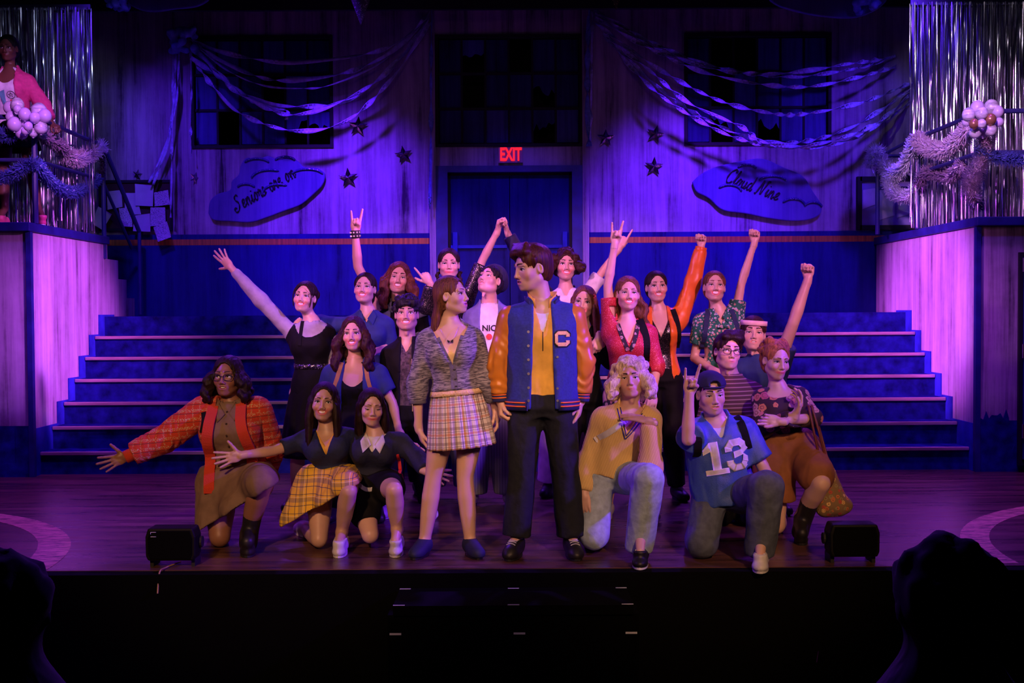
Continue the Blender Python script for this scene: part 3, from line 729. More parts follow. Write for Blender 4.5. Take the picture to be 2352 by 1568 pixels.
        for sx in (-1, 1):
            S.ell(L(sx*.0125, -.093, -.034), A3((.0075, .0095, .0072))*h, M, .005*h)
            S.ell(L(sx*.0068, -.099, -.0415), A3((.0030, .0048, .0030))*h, M, .002*h, '-')
        # mouth
        cur = 11. if face in ('smile', 'laugh', 'grin') else .6
        if face == 'frown': cur = -3
        def lz(x, z): return z+cur*x*x
        n = 7; w = .0350 if face in ('smile', 'laugh', 'grin') else .0225; op_ = {'smile': .0078, 'laugh': .012, 'open': .0045, 'grin': .0, 'closed': 0, 'frown': 0}[face]
        ys = lambda x: -.0915+18*x*x*.9
        up_ = [L(x, ys(x)+.0015, lz(x, -.0560+op_*.8-abs(x)*.04)) for x in np.linspace(-w, w, n)]; lw = [L(x*.9, ys(x*.9)+.0015, lz(x, -.0665-op_*.8)) for x in np.linspace(-w, w, n)]
        rr = [.0018, .0032, .0042, .0038, .0042, .0032, .0018]; rl = [.0020, .0036, .0048, .0052, .0048, .0036, .0020]
        S.ell(L(0, -.072, -.060), A3((.030, .020, .022))*h, M, .015*h)
        S.chain(up_, [r*h for r in rr], .0025*h); S.chain(lw, [r*h for r in rl], .0025*h)
        if op_ > 0:
            def f(X, Y, Z, c=p.hc, M=M, h=h):
                qx = ((X-c[0])*M[0, 0]+(Y-c[1])*M[1, 0]+(Z-c[2])*M[2, 0])/h; qy = ((X-c[0])*M[0, 1]+(Y-c[1])*M[1, 1]+(Z-c[2])*M[2, 1])/h; qz = ((X-c[0])*M[0, 2]+(Y-c[1])*M[1, 2]+(Z-c[2])*M[2, 2])/h
                z = qz-cur*qx*qx+.0605; hz = op_*1.15+.0005
                z = z-np.clip(z, 0, 1)*.25*0-hz*.25; k0 = np.sqrt((qx/(w*.92))**2+((qy+.094)/.022)**2+(z/hz)**2); return (k0-1)*hz*h
            S.fn(f, p.hc-.13*h, p.hc+.13*h, .0015*h, '-')
        # eye openings
        if eyes != 'closed':
            sq = {'open': .0070, 'wide': .0084, 'squint': .0048}[eyes]
            for sx in (-1, 1): S.ell(L(sx*.0320, -.088, .0045), A3((.0175, .020, sq))*h, M@Ry(-sx*.08), .004*h, '-')
        else:
            for sx in (-1, 1): S.ell(L(sx*.0315, -.068, .003), A3((.0165, .0150, .0110))*h, M, .005*h)
        nb = p.neck; S.cone(L(0, .018, -.055), nb+p.W*.0, (.053 if m else .044)*h, (.056 if m else .045)*h, .025); S.cone(nb, nb-p.W*.05, .050, .062, .03)
        if m: S.cone(L(0, -.030, -.125), L(0, -.028, -.135), .010*h, .010*h, .02)
    def face(p, face, eyes, look, brow):
        L = p.lp; h = p.hs
        if eyes != 'closed':
            for sx in (-1, 1):
                c = A3((sx*.0320, -.0660, .0045)); g = nrm((look[0], -1, look[1])); a = nrm(np.cross(g, (0, 0, 1))); b = np.cross(a, g); r = .0146; V = []; Fc = []; mi = []
                rings = [0, .16, .40, .46, .8, 1.2, 1.7, 2.4]; n = 14
                for t in rings:
                    for j in range(n):
                        q = 2*math.pi*j/n; v = g*math.cos(t)+(a*math.cos(q)+b*math.sin(q))*math.sin(t); V.append(L(*(c+v*r)))
                for i in range(len(rings)-1):
                    for j in range(n): Fc.append((i*n+j, i*n+(j+1) % n, (i+1)*n+(j+1) % n, (i+1)*n+j)); mi.append(0 if i < 1 else 1 if i < 2 else 2)
                mk('eye', V, Fc, None, p.root, True, mats=[M_lash, p.iris_m if hasattr(p, 'iris_m') else M_iris, M_white], mi=mi)
        sq = {'open': .0064, 'wide': .0078, 'squint': .0040, 'closed': -.0045}[eyes]
        for sx in (-1, 1):
            lash = MB(); pts = []; rs = []
            for t in np.linspace(-1, 1, 9):
                x = t*.0182; z = .0045+sq*(1-t*t)+.0008*sx*t; y = -.0822+22*x*x
                pts.append(L(sx*.0315+x, y+ (.0035 if t*sx > .3 else .0), z)); rs.append(h*(.0009+(.0021 if p.sex == 'f' else .0013)*(1-abs(t)**2)+(.0006 if t*sx > .2 else 0)))
            lash.tube(pts, rs, 6); lash.build('eyelash', M_lash, p.root, True)
        raise_ = .004 if face in ('laugh', 'open') or eyes == 'wide' else 0
        for sx in (-1, 1):
            bw = MB(); pts = []; rs = []
            for t in np.linspace(0, 1, 7):
                x = .0125+.037*t; z = .0272+.0042*math.sin(t*2.9)-.0035*t*t+raise_; y = -.0905+.023*t**1.8+.0020
                if face == 'frown': z += .003*t-.006
                pts.append(L(sx*x, y, z)); rs.append(h*(.0040-.0022*t if p.sex == 'f' else .0050-.0024*t))
            bw.tube(pts, rs, 6); bw.build('eyebrow', brow or M_brow, p.root, True)
        if face in ('smile', 'laugh', 'open'):
            b = MB(); cur = 11 if face != 'open' else .6; op_ = {'smile': .0078, 'laugh': .012, 'open': .004}[face]; n = 12; V = []; w = .0315 if face != 'open' else .018
            for i in range(n+1):
                x = -w+2*w*i/n; y = -.0845+20*x*x; z0 = -.0605+cur*x*x
                e_ = 1-(x/w)**2; top = z0+op_*1.05+.001; bot = z0+op_*.3-(op_*.95 if face == 'smile' else op_*.7)*e_
                V += [L(x, y, top), L(x, y-.0004, bot), L(x, y+.004, bot), L(x, y+.004, top)]
            F = [(4*i+j, 4*i+(j+1) % 4, 4*i+4+(j+1) % 4, 4*i+4+j) for i in range(n) for j in range(4)]
            b.add(V, F); b.build('teeth', M_teeth, p.root, True)
        else:
            b = MB(); cur = {'grin': 10, 'closed': .6, 'frown': -3}[face]; w = .031 if face == 'grin' else .0215
            b.tube([L(x, -.0915+14*x*x-.0028*(1-(x/w)**2), -.0612+cur*x*x) for x in np.linspace(-w, w, 11)], [h*(.0005+.0009*(1-(abs(x)/w)**2)) for x in np.linspace(-w, w, 11)], 6); b.build('mouth_line', M_mouth, p.root, True)
    # hair styles -------------------------------------------------
    def hair(p, c, style, len_=.25, vol=1., seed=1, part=0., fwd=1., dx=0., ears=False):
        S = Shape(); L = p.lp; h = p.hs; M = p.HM; m = HR[c] if isinstance(c, str) else c; rg = np.random.RandomState(seed)
        v = .006*vol
        S.ell(L(0, .020, .040), A3((.078+v, .097+v, .085+v))*h, M, .01)
        S.ell(L(0, .045, -.01), A3((.072+v, .065+v, .080+v))*h, M, .02)
        amp = .0022; f = 300
        cut = (.066, .082, .126, -.086, -.030)
        if style == 'under': cut = (.062, .078, .118, -.088, -.040)
        if style == 'short':      # swept up short hair
            for i in range(16):
                x = rg.uniform(-.05, .05); S.cone(L(x, -.055+rg.uniform(-.01, .02), .092), L(x*1.3+part*.03, -.03, .122+rg.uniform(-.004, .012)), .016*h, .012*h, .012)
            S.ell(L(.03*part, -.01, .085), A3((.072, .085, .045))*h, M, .02)
            for sx in (-1, 1): S.cone(L(sx*.078, -.02, .05), L(sx*.080, -.018, .004), .012*h, .006*h, .012)
            cut = (.062, .078, .118, -.088, -.040)
        elif style == 'curly':
            for i in range(120):
                d = nrm(rg.normal(size=3)); 
                if d[2] < -.25: d[2] = -d[2]
                q = A3((0, .02, .045))+d*A3((.082, .100, .088))*(1+.10*rg.rand())
                if q[1] < -.05 and q[2] < .048: continue
                S.ell(L(*q), A3((.015, .015, .015))*h*(.7+.6*rg.rand()), None, .006)
            for i in range(9): x = -.055+.11*i/8; S.cone(L(x, -.075, .085), L(x+rg.uniform(-.01, .01), -.093+abs(x)*.3, .052+rg.uniform(-.006, .010)), .013*h, .007*h, .008)
            cut = (.060, .062, .090, -.092, -.036)
        elif style in ('long', 'wavy', 'bigwavy', 'pony', 'bun', 'braid', 'updo'):
            if style in ('long', 'wavy', 'bigwavy'):
                Wd = p.W; n = 9
                for sx in (-1, 1):
                    for j in range(2 if ears else 0, 6):
                        a = R(8+26*j); r0 = .079; b0 = L(sx*math.cos(a-.6)*r0*1.0, -.018+.095*math.sin(j/5*1.45), .02-.004*j)
                        pts = [b0]; ax = b0
                        for t in range(1, n):
                            tt = t/(n-1); q = b0-A3((0, 0, 1))*len_*tt*h+A3((sx*(.012+.028*(style != 'long'))*math.sin(min(1, tt*1.5)*1.6), .0, 0))
                            if style != 'long': q = q+A3((.012*math.sin(tt*13+j*2+seed)*vol, .010*math.cos(tt*11+j), 0))
                            if j < 2 or fwd < 0: q = q+p.Fv*(.02+.045*tt)*fwd
                            q = q+A3((dx*tt, 0, 0))
                            pts.append(q)
                        r_ = (.024 if style == 'long' else .028)*vol**.5
                        S.chain(pts, [h*r_*(1.0-.35*abs(2*t/(n-1)-.7)) for t in range(n)], .02)
                if style == 'bigwavy':
                    for i in range(60):
                        d = nrm(rg.normal(size=3)); q = A3((0, .03, .03))+d*A3((.105, .10, .095))
                        if q[1] < -.045 or q[2] < -.08: continue
                        S.ell(L(*q), A3((.024, .024, .024))*h*(.7+.6*rg.rand()), None, .015)
            if style == 'bun': S.ell(L(.03, .125, .045), A3((.042, .036, .042))*h, M, .012)
            if style == 'pony':
                pts = [L(0, .10, .045), L(0, .145, .03)]+[L(0, .15, .0)+A3((0, 0, -len_*t*h))+A3((.015*math.sin(t*5), 0, 0)) for t in (.2, .5, .8, 1)]
                S.chain(pts, [.03*h, .032*h, .036*h, .036*h, .03*h, .012*h], .02)
            if style == 'braid':
                for sx in (-1, 1):
                    b0 = L(sx*.075, .02, -.05)
                    for t in range(9): q = b0+A3((sx*.008+.006*(-1)**t, -.02-.004*t, -.03*t))*h; S.ell(q, A3((.016, .015, .020))*h, None, .005)
            if style == 'updo':
                for i in range(40):
                    d = nrm(rg.normal(size=3)); q = A3((0, .045, .055))+d*A3((.085, .075, .075))
                    if q[1] < -.02 or q[2] < 0: continue
                    S.ell(L(*q), A3((.020, .020, .020))*h*(.6+.7*rg.rand()), None, .010)
            cut = (.063, .080, .124, -.086, -.034) if style != 'bigwavy' else (.060, .080, .112, -.092, -.036)
        rx, ry, rz_, cy, cz = cut
        S.ell(L(part*.006, cy, cz), A3((rx, ry, rz_))*h, M, .008*h, '-')
        if ears or style in ('under', 'short', 'curly', 'bun', 'pony', 'updo', 'braid'):
            for sx in (-1, 1): S.ell(L(sx*.088, -.004, -.012), A3((.03, .024, .040))*h, M, .006, '-')
        if style in ('under', 'short', 'curly'): S.ell(L(0, -.02, -.12), A3((.11, .15, .055))*h, M, .01, '-')
        cc = p.hc
        def post(V, N):
            q = (V-cc)@M; th = np.arctan2(q[:, 0], q[:, 1]+.02); 
            g = .0011*np.sin(th*34+2.5*np.sin(q[:, 2]*14)+seed)+.0016*np.sin(th*15+2*np.sin(q[:, 2]*9+1))
            g = g*np.clip((.11-q[:, 2])*18, .15, 1)
            if style in ('curly', 'bigwavy', 'updo', 'wavy'): g = g*.8+.003*wob(V, 150, seed)
            return V+N*(g*1.2)[:, None]
        return surf('hair', S, .0058, m, p.root, M=M, c=p.hc, post=post)
    # garments -----------------------------------------------------
    def tl(p, X, Y, Z):
        o = p.pel; px, py, pz = X-o[0], Y-o[1], Z-o[2]
        return (px*p.U[0]+py*p.U[1]+pz*p.U[2], px*p.Fv[0]+py*p.Fv[1]+pz*p.Fv[2], px*p.W[0]+py*p.W[1]+pz*p.W[2])
    def cloth_uv(p, V):
        x, y, z = p.tl(V[:, 0], V[:, 1], V[:, 2]); return np.stack([x, y, z], 1)
    def top(p, name, m, g=.012, hem=0., sleeve=(2, 2), neck='round', nd=.07, nw=.5, open_=None, loose=0., h=.0088, wa=.0035, cuff=.0, box_=0., seed=1, label=None, slr=1.0):
        """sleeve: 0 none .. 1 elbow .. 2 wrist; open_: (half width at hem, half width at top)"""
        S = Shape(); a = p.armr; BIG = .5
        pr = p.pr.copy()
        if box_: pr[1] = np.maximum(pr[1], np.where((pr[0] < .8), box_, 0)); pr[2] = np.maximum(pr[2], np.where(pr[0] < .75, box_*.66, 0))
        S.loft(p.pel, p.U, p.W, p.Fv, p.L, pr, g+loose, .03, hem, 1.04)
        q = Shape(); sv = p.pr; p.torso(q, g, max(.45, hem)); S.P += q.P[1:]
        hz = hem*p.L; whem = float(np.interp(hem, pr[0], pr[1]))+g+loose+.014
        def f(X, Y, Z):
            x, y, z = p.tl(X, Y, Z); return np.maximum(np.maximum(z-hz, -.25-z), np.maximum(np.abs(x)-.4, np.abs(y)-.3))
        S.fn(f, p.pel-.5, p.pel+.5, 0, '-')
        for i in (0, 1):
            s_ = sleeve[i]
            if s_ > 0:
                t = min(1, s_); e = p.sh[i]+(p.el[i]-p.sh[i])*t; S.cone(p.sh[i], e, .045*a*slr+g, (.045*a-.007*a*t)*slr+g, .03)
                if s_ > 1:
                    t = s_-1; re = float(np.interp(t, (0, .28, 1), (.037, .040, .0265)))*a; w = p.el[i]+(p.wr[i]-p.el[i])*t; w2 = p.el[i]+(p.wr[i]-p.el[i])*max(0, t-.12)
                    S.cone(p.el[i], w2, .041*a*slr+g, re*slr+g, .03); S.cone(w2, w, re+g*.7, re+g*.55, .012)
        # cut the sleeve ends square, the hem and the neck
        for i in (0, 1):
            s_ = sleeve[i]
            if 0 < s_:
                e, d = (p.sh[i]+(p.el[i]-p.sh[i])*s_, nrm(p.el[i]-p.sh[i])) if s_ <= 1 else (p.el[i]+(p.wr[i]-p.el[i])*(s_-1), nrm(p.wr[i]-p.el[i]))
                def f(X, Y, Z, e=e, d=d):
                    ax = (X-e[0])*d[0]+(Y-e[1])*d[1]+(Z-e[2])*d[2]; r = np.sqrt(np.maximum((X-e[0])**2+(Y-e[1])**2+(Z-e[2])**2-ax*ax, 0)); return np.maximum(np.maximum(-ax, r-.115), ax-.1)
                S.fn(f, e-.13, e+.13, 0, '-')
        nk = p.neck; W = p.W; Fv = p.Fv
        S.cone(nk-W*.01, nk+W*.14, .050+ (.012 if neck != 'collar' else .0), .075, .006, '-')
        if neck == 'V':
            def f(X, Y, Z):
                x, y, z = p.tl(X, Y, Z); zt = z-(p.L-nd); return np.maximum(np.abs(x)-zt*nw, np.maximum(np.maximum(-y+.015, y-.19), zt-nd-.10))
            S.fn(f, nk-.32, nk+.25, .004, '-')
        elif neck == 'scoop':
            S.ell(nk-W*(nd*.5-.012)+Fv*.09, (nw*.13, .10, nd*.62), np.stack([p.U, Fv, W], 1), .006, '-')
        elif neck == 'wide':
            S.ell(nk+W*.01+Fv*.03, (nw*.16, .14, nd*.6), np.stack([p.U, Fv, W], 1), .006, '-')
        if open_:
            lo_, hi_ = open_
            def f(X, Y, Z):
                x, y, z = p.tl(X, Y, Z); t = np.clip(z/p.L, -.3, 1.2); return np.maximum(np.abs(x)-(lo_+(hi_-lo_)*t), -y+.02)
            S.fn(f, p.pel-.75, p.pel+.85, .004, '-')
        lo2, hi2 = bbox(S)
        return surf(name, S, h, m, p.root, wa, 38, seed, uvf=p.cloth_uv, label=label)
    def legs(p, name, m, g=.012, to=.97, waist=.16, wide=(1., 1.), wa=.004, h=.0095, seed=3, frm=0., label=None):
        S = Shape(); l = p.legr
        S.loft(p.pel, p.U, p.W, p.Fv, p.L, p.pr, g, .03, -.06, waist)
        for i in (0, 1):
            c_ = p.kn[i]+(p.an[i]-p.kn[i])*.3
            if to > .5:
                t = (to-.5)*2; e = p.kn[i]+(p.an[i]-p.kn[i])*t; S.chain([p.hip[i], p.kn[i]+(p.hip[i]-p.kn[i])*.5, p.kn[i], c_, e], [.089*l+g, .078*l+g, (.055*l+g)*wide[0], (.057*l+g)*wide[0], max((.040*l+g)*wide[1], .036*l+g)], .04)
                d = nrm(p.an[i]-p.kn[i])
            else:
                S.cone(p.hip[i], p.kn[i], .090*l+g, (.058*l+g)*wide[0], .04)
                t = to*2; e = p.hip[i]+(p.kn[i]-p.hip[i])*t; d = nrm(p.kn[i]-p.hip[i])
            def f(X, Y, Z, e=e, d=d):
                ax = (X-e[0])*d[0]+(Y-e[1])*d[1]+(Z-e[2])*d[2]; r = np.sqrt(np.maximum((X-e[0])**2+(Y-e[1])**2+(Z-e[2])**2-ax*ax, 0)); return np.maximum(np.maximum(-ax, r-.13), ax-.13)
            S.fn(f, e-.16, e+.16, 0, '-')
        return surf(name, S, h, m, p.root, wa, 32, seed, uvf=p.cloth_uv, label=label)
    def skirt(p, m, length=.42, w0=None, w1=(.25, .21), top_=.16, pleats=0, amp=.006, name='skirt', off=(0, 0), seed=2, dirv=None, h=.0085, cutz=None, extra=None, label=None):
        """cone skirt with folded hem, open underneath"""
        o = p.pel+p.W*p.L*top_; D = -p.W if dirv is None else nrm(dirv); U = nrm(p.U-D*(p.U@D)); Fv = np.cross(D, U)*-1
        if Fv@p.Fv < 0: Fv = -Fv
        if w0 is None: w0 = tuple(float(np.interp(top_, p.pr[0], p.pr[j]))+.014 for j in (1, 2))
        n = 160; m_ = 22; V = []; UVs = []; rg = random.Random(seed); ph = [rg.random()*6 for _ in range(4)]
        for lay in (0, 1):
            for i in range(m_):
                t = i/(m_-1)
                for j in range(n):
                    a = 2*math.pi*j/n; w = w0[0]+(w1[0]-w0[0])*t**.8; d = w0[1]+(w1[1]-w0[1])*t**.8
                    if pleats: q = (a*pleats/(2*math.pi)) % 1; r = 1+amp/.15*(q-.5)*2*min(1, .35+t)
                    else: r = 1+amp/.15*t*(math.sin(5*a+ph[0])+.6*math.sin(9*a+ph[1])+.5*math.sin(14*a+ph[2]))
                    r -= lay*.022; P = o+D*(t*length)+U*math.cos(a)*w*r+Fv*math.sin(a)*d*r+(U*off[0]+Fv*off[1])*t
                    V.append(P); UVs.append((a*.17, t, t*length))
        V = np.array(V); F = []
        for lay in (0, 1):
            b = lay*n*m_
            for i in range(m_-1):
                for j in range(n):
                    q = (b+i*n+j, b+i*n+(j+1) % n, b+(i+1)*n+(j+1) % n, b+(i+1)*n+j); F.append(q if lay == 0 else q[::-1])
        b = n*m_
        for j in range(n):
            F.append(((m_-1)*n+j, (m_-1)*n+(j+1) % n, b+(m_-1)*n+(j+1) % n, b+(m_-1)*n+j)); F.append((b+j, b+(j+1) % n, (j+1) % n, j))
        o_ = mk(name, V, np.array(F), m, p.root, True, uv=np.array(UVs)); 
        if label: o_['label'] = label
        return o_
    def drape(p, m, pts, name='skirt', g=0, h=.0085, cuts=(), uvdir=None, wa=.006, seed=5, label=None, k=.05):
        """cloth hanging over bent thighs: chain shapes of given radii; cuts = (point, direction)"""
        S = Shape(); S.loft(p.pel, p.U, p.W, p.Fv, p.L, p.pr, g+.014, .03, -.05, .2)
        for a, b, ra, rb in pts: S.cone(a, b, ra, rb, k)
        for e, d in cuts:
            d = nrm(d)
            def f(X, Y, Z, e=A3(e), d=d): return -((X-e[0])*d[0]+(Y-e[1])*d[1]+(Z-e[2])*d[2])
            S.fn(f, p.pel-.8, p.pel+.8, 0, '-')
        return surf(name, S, h, m, p.root, wa, 26, seed, uvf=p.cloth_uv, label=label)
    def shoe(p, i, m, sole, name='shoe', hgt=.0, s=1., boot=0.):
        a, t = p.an[i], p.toe[i]; d = t-a; d[2] = 0; d = nrm(d) if np.linalg.norm(d) > .03 else A3((0, -1, 0)); z0 = p.floor
        x = np.cross(d, (0, 0, 1)); base = A3((a[0], a[1], z0)); S = Shape(); M = np.stack([x, d, A3((0, 0, 1))], 1)
        S.ell(base+d*.0*s+A3((0, 0, .045)), A3((.036, .050, .045))*s, M, .02); S.ell(base+d*.115*s+A3((0, 0, .030)), A3((.042, .070, .032))*s, M, .03)
        S.cone(p.an[i]-A3((0, 0, .005)), A3((t[0], t[1], max(t[2], z0+.034))), .041*s, .036*s, .03)
        S.cone(base+A3((0, 0, .06)), base+d*.06*s+A3((0, 0, .05)), .038*s, .034*s, .03)
        if boot: S.cone(base+A3((0, 0, .05)), p.an[i]+nrm(p.kn[i]-p.an[i])*boot, .046, .056, .03)
        if not boot:
            def f9(X, Y, Z): return z0+.098-Z+0*X+0*Y
            S.fn(f9, base-.3+A3((0, 0, .3)), base+.45, .006, '-')
        def f(X, Y, Z): return np.maximum(Z-z0-.012+0*X+0*Y, -1+0*Z)
        S.fn(f, base-.3, base+.35, 0, '-')
        o = surf(name, S, .007, m, p.root)
        b = MB(); n = 20; pts = []
        for j in range(n):
            an_ = 2*math.pi*j/n; yy = math.sin(an_); L_ = .118; w = .040+.006*yy
            q = base+d*(.060*s+yy*L_*s)+x*math.cos(an_)*w*s; pts.append((q[0], q[1], z0+.002))
        b.prism(pts, (0, 0, .020)); b.build('sole', sole, o)
        if 'sneaker' in name and o is not None:
            V, F, _ = PGEO[p.root.name][-1]; bv = BVHTree.FromPolygons(V.tolist(), F.tolist())
            for k in range(4):
                P = []
                for u in np.linspace(-.024, .024, 5):
                    q = base+d*(.055+.022*k)*s+x*u*s+A3((0, 0, .2)); r = bv.ray_cast(Vector(q), Vector((0, 0, -1)))
                    if r[0] is not None: P.append(A3(r[0])+A3((0, 0, .002)))
                if len(P) > 2: bl = MB(); bl.tube(P, .003, 5); bl.build('lace', M_paper if m is not SHOEW else WHT, o)
        return o
    # things lying on the trunk surface ---------------------------
    def hit(p, x, z):
        if not hasattr(p, '_bvh') or p._nb != len(PGEO.get(p.root.name, [])):
            G = PGEO[p.root.name]; p._nb = len(G); vs = []; fs = []; b0 = 0
            for V, F, nm in G:
                if nm in ('hair', 'cap', 'beanie'): continue
                vs.append(V); fs.append(F+b0); b0 += len(V)
            p._bvh = BVHTree.FromPolygons(np.concatenate(vs).tolist(), np.concatenate(fs).tolist())
        a = p.tp0(x, z, .02); r = p._bvh.ray_cast(Vector(a+p.Fv*.07), Vector(-p.Fv), .16)
        return a if r[0] is None else A3(r[0])
    def tp(p, x, z, g=.0): return p.hit(x, z)+p.Fv*.002
    def tp0(p, x, z, g=.014):
        t = z/p.L; w = np.interp(t, p.pr[0], p.pr[1])+g; d = np.interp(t, p.pr[0], p.pr[2])+g; off = np.interp(t, p.pr[0], p.pr[3])
        f = off+d*(max(0, 1-abs(x/w)**2.3))**(1/2.3)
        if p.sex == 'f':
            for sx in (-1, 1):
                r = .057*p.fat+g; q = 1-((x-sx*.066*p.fat)/r)**2-((z-p.L*.675)/r)**2
                if q > 0: f = max(f, .070*p.fat+.006+(.055*p.fat+g)*math.sqrt(q))
        return p.pel+p.U*x+p.W*z+p.Fv*f
    def strap(p, name, m, pts, g=.02, w=.02, th=.006, n=10, parent=None):
        C = catmull([(a, 0, b) for a, b in pts], n); P = [p.tp(c[0], c[2], g) for c in C]; b = MB(); V = []
        for i in range(len(P)):
            t = nrm(P[min(i+1, len(P)-1)]-P[max(0, i-1)]); nn = nrm(p.Fv-t*(p.Fv@t)); s_ = np.cross(t, nn)
            V += [P[i]-s_*w, P[i]+s_*w, P[i]+s_*w+nn*th, P[i]-s_*w+nn*th]
        k = len(P); F = [(4*i+j, 4*i+(j+1) % 4, 4*i+4+(j+1) % 4, 4*i+4+j) for i in range(k-1) for j in range(4)]+[(3, 2, 1, 0), (4*k-4, 4*k-3, 4*k-2, 4*k-1)]
        b.add(V, F); return b.build(name, m, parent or p.root)
    def button(p, x, z, m, g=.02, r=.008, name='button'):
        c = p.tp(x, z, g); b = MB(); n = 12
        pts = [c+p.U*math.cos(2*math.pi*j/n)*r+p.W*math.sin(2*math.pi*j/n)*r-p.Fv*.006 for j in range(n)]; b.prism(pts, p.Fv*.010); return b.build(name, m, p.root)
    def decal(p, name, m, outline, cx, cz, sc, g=.02, th=.005, rot=0., parent=None):
        """flat shape (list of quads strips in 2D) wrapped on the chest"""
        b = MB()
        for quad in outline:
            q = [A3(v) for v in quad]; N = 5
            P = {}
            for i in range(N+1):
                for j in range(N+1):
                    u, v = i/N, j/N; w = (q[0]*(1-u)+q[1]*u)*(1-v)+(q[3]*(1-u)+q[2]*u)*v; w = w*sc; c, s_ = math.cos(rot), math.sin(rot); x, z = cx+w[0]*c-w[1]*s_, cz+w[0]*s_+w[1]*c
                    P[i, j] = p.tp(x, z, g)
            V = [P[i, j]+p.Fv*k for k in (0, th) for i in range(N+1) for j in range(N+1)]; K = (N+1)**2; F = []
            id_ = lambda i, j, k: k*K+i*(N+1)+j
            for i in range(N):
                for j in range(N): F.append((id_(i, j, 1), id_(i+1, j, 1), id_(i+1, j+1, 1), id_(i, j+1, 1)))
                F += [(id_(i, 0, 0), id_(i+1, 0, 0), id_(i+1, 0, 1), id_(i, 0, 1)), (id_(i, N, 0), id_(i+1, N, 0), id_(i+1, N, 1), id_(i, N, 1)), (id_(0, i, 0), id_(0, i+1, 0), id_(0, i+1, 1), id_(0, i, 1)), (id_(N, i, 0), id_(N, i+1, 0), id_(N, i+1, 1), id_(N, i, 1))]
            b.add(V, F)
        return b.build(name, m, parent or p.root, True)
    def glasses(p, m):
        b = MB(); L = p.lp; h = p.hs
        for sx in (-1, 1):
            pts = []
            for j in range(21):
                a = 2*math.pi*j/20; q = abs(math.cos(a))**.7*math.copysign(1, math.cos(a)), abs(math.sin(a))**.7*math.copysign(1, math.sin(a)); pts.append(L(sx*.0335+.0245*q[0], -.1005+abs(.0335+sx*.0245*q[0])*.12, .001+.0175*q[1]))
            b.tube(pts, .0020*h, 6); b.tube([L(sx*.058, -.094, .006), L(sx*.078, -.05, .008), L(sx*.081, .01, .006)], .0019*h, 6)
        b.tube([L(-.010, -.1, .004), L(0, -.104, .007), L(.010, -.1, .004)], .0018*h, 6); return b.build('glasses', m, p.root, True)

    def sleeves(p, name, m, g=.02, fr=0., to=(1.9, 1.9), slr=1.15, wa=.006, h=.0085, seed=4, arms=(0, 1)):
        for i in arms:
            S = Shape(); a = p.armr; S.ell(p.sh[i]-p.W*.02, (.045+g, .055+g, .062+g), np.stack([p.U, p.Fv, p.W], 1), .03)
            e = p.el[i]+(p.wr[i]-p.el[i])*(to[i]-1); S.chain([p.sh[i], p.el[i], e], [.046*a*slr+g, .040*a*slr+g, .030*a*slr+g], .03)
            d = nrm(p.wr[i]-p.el[i])
            def f(X, Y, Z, e=e, d=d):
                ax = (X-e[0])*d[0]+(Y-e[1])*d[1]+(Z-e[2])*d[2]; r = np.sqrt(np.maximum((X-e[0])**2+(Y-e[1])**2+(Z-e[2])**2-ax*ax, 0)); return np.maximum(np.maximum(-ax, r-.115), ax-.1)
            S.fn(f, e-.13, e+.13, 0, '-')
            sg = (-1, 1)[i]; x0 = p.span/2-.030
            def f2(X, Y, Z, sg=sg, x0=x0):
                x, y, z = p.tl(X, Y, Z); return np.maximum(sg*x-x0+(z-p.L*.85)*.25, p.L*.5-z)
            S.fn(f2, p.pel-.2, p.neck+.3, .004, '-')
            A, B = p.sh[i], p.wr[i]; ax_ = nrm(B-A)
            def post(V, N):
                t = (V-A)@ax_; return V+N*(.0030*np.sin(t*62+4*np.sin(V[:, 0]*31+seed)+3*np.sin(V[:, 1]*37+t*21))*(1.0+.8*np.sin(t*13+seed))*np.clip(t*9, 0, 1))[:, None]
            surf(name, S, h, m, p.root, wa*.6, 30, seed+i, uvf=p.cloth_uv, post=post)
    def ring(p, i, t, r, m, name='cuff', wd=.02, tilt=0):
        """band round the forearm (t: 0 elbow .. 1 wrist)"""
        c = p.el[i]+(p.wr[i]-p.el[i])*t; d = nrm(p.wr[i]-p.el[i]); b = MB(); b.tube([c-d*wd, c-d*wd*.8, c+d*wd*.8, c+d*wd], [r*.93, r, r, r*.93], 18); return b.build(name, m, p.root, True)
    def collar(p, m, r0=(.062, .062), r1=(.075, .078), up=-.045, base=.012, gap=.35, name='collar', tip=.03, th=.004, drop=.03):
        """collar strip round the neck, open at the front; up<0 folds down"""
        n = 36; V = []; U, W, Fv = p.U, p.W, p.Fv
        for i in range(n+1):
            a = gap+(2*math.pi-2*gap)*i/n; ca, sa = math.cos(a), math.sin(a); fr = max(0, ca)
            b0 = p.neck+W*(base-drop*fr**1.5)+U*sa*r0[0]+Fv*(ca*r0[1]+.004); k = math.exp(-((min(i, n-i))/4.)**2)
            b1 = p.neck+W*(base+up-drop*fr**1.5-k*tip*(1 if up < 0 else 0))+U*sa*r1[0]+Fv*(ca*r1[1]+.006); o = U*sa+Fv*ca
            if up < 0 and hasattr(p, 'hit'):
                p.hit(0, .3); r = p._bvh.ray_cast(Vector(b1+W*.10), Vector(-W), .3)
                if r[0] is not None and -.045 < (A3(r[0])-b1)@W < .05: b1 = A3(r[0])+W*.004+o*.004
                else:
                    r = p._bvh.ray_cast(Vector(b1+o*.09), Vector(-o), .2)
                    if r[0] is not None: b1 = A3(r[0])+o*.006
                b0 = b0+W*.012
            V += [b0, b1, b1+o*th, b0+o*th]
        F = [(4*i+j, 4*i+(j+1) % 4, 4*i+4+(j+1) % 4, 4*i+4+j) for i in range(n) for j in range(4)]+[(3, 2, 1, 0), (4*n, 4*n+1, 4*n+2, 4*n+3)]
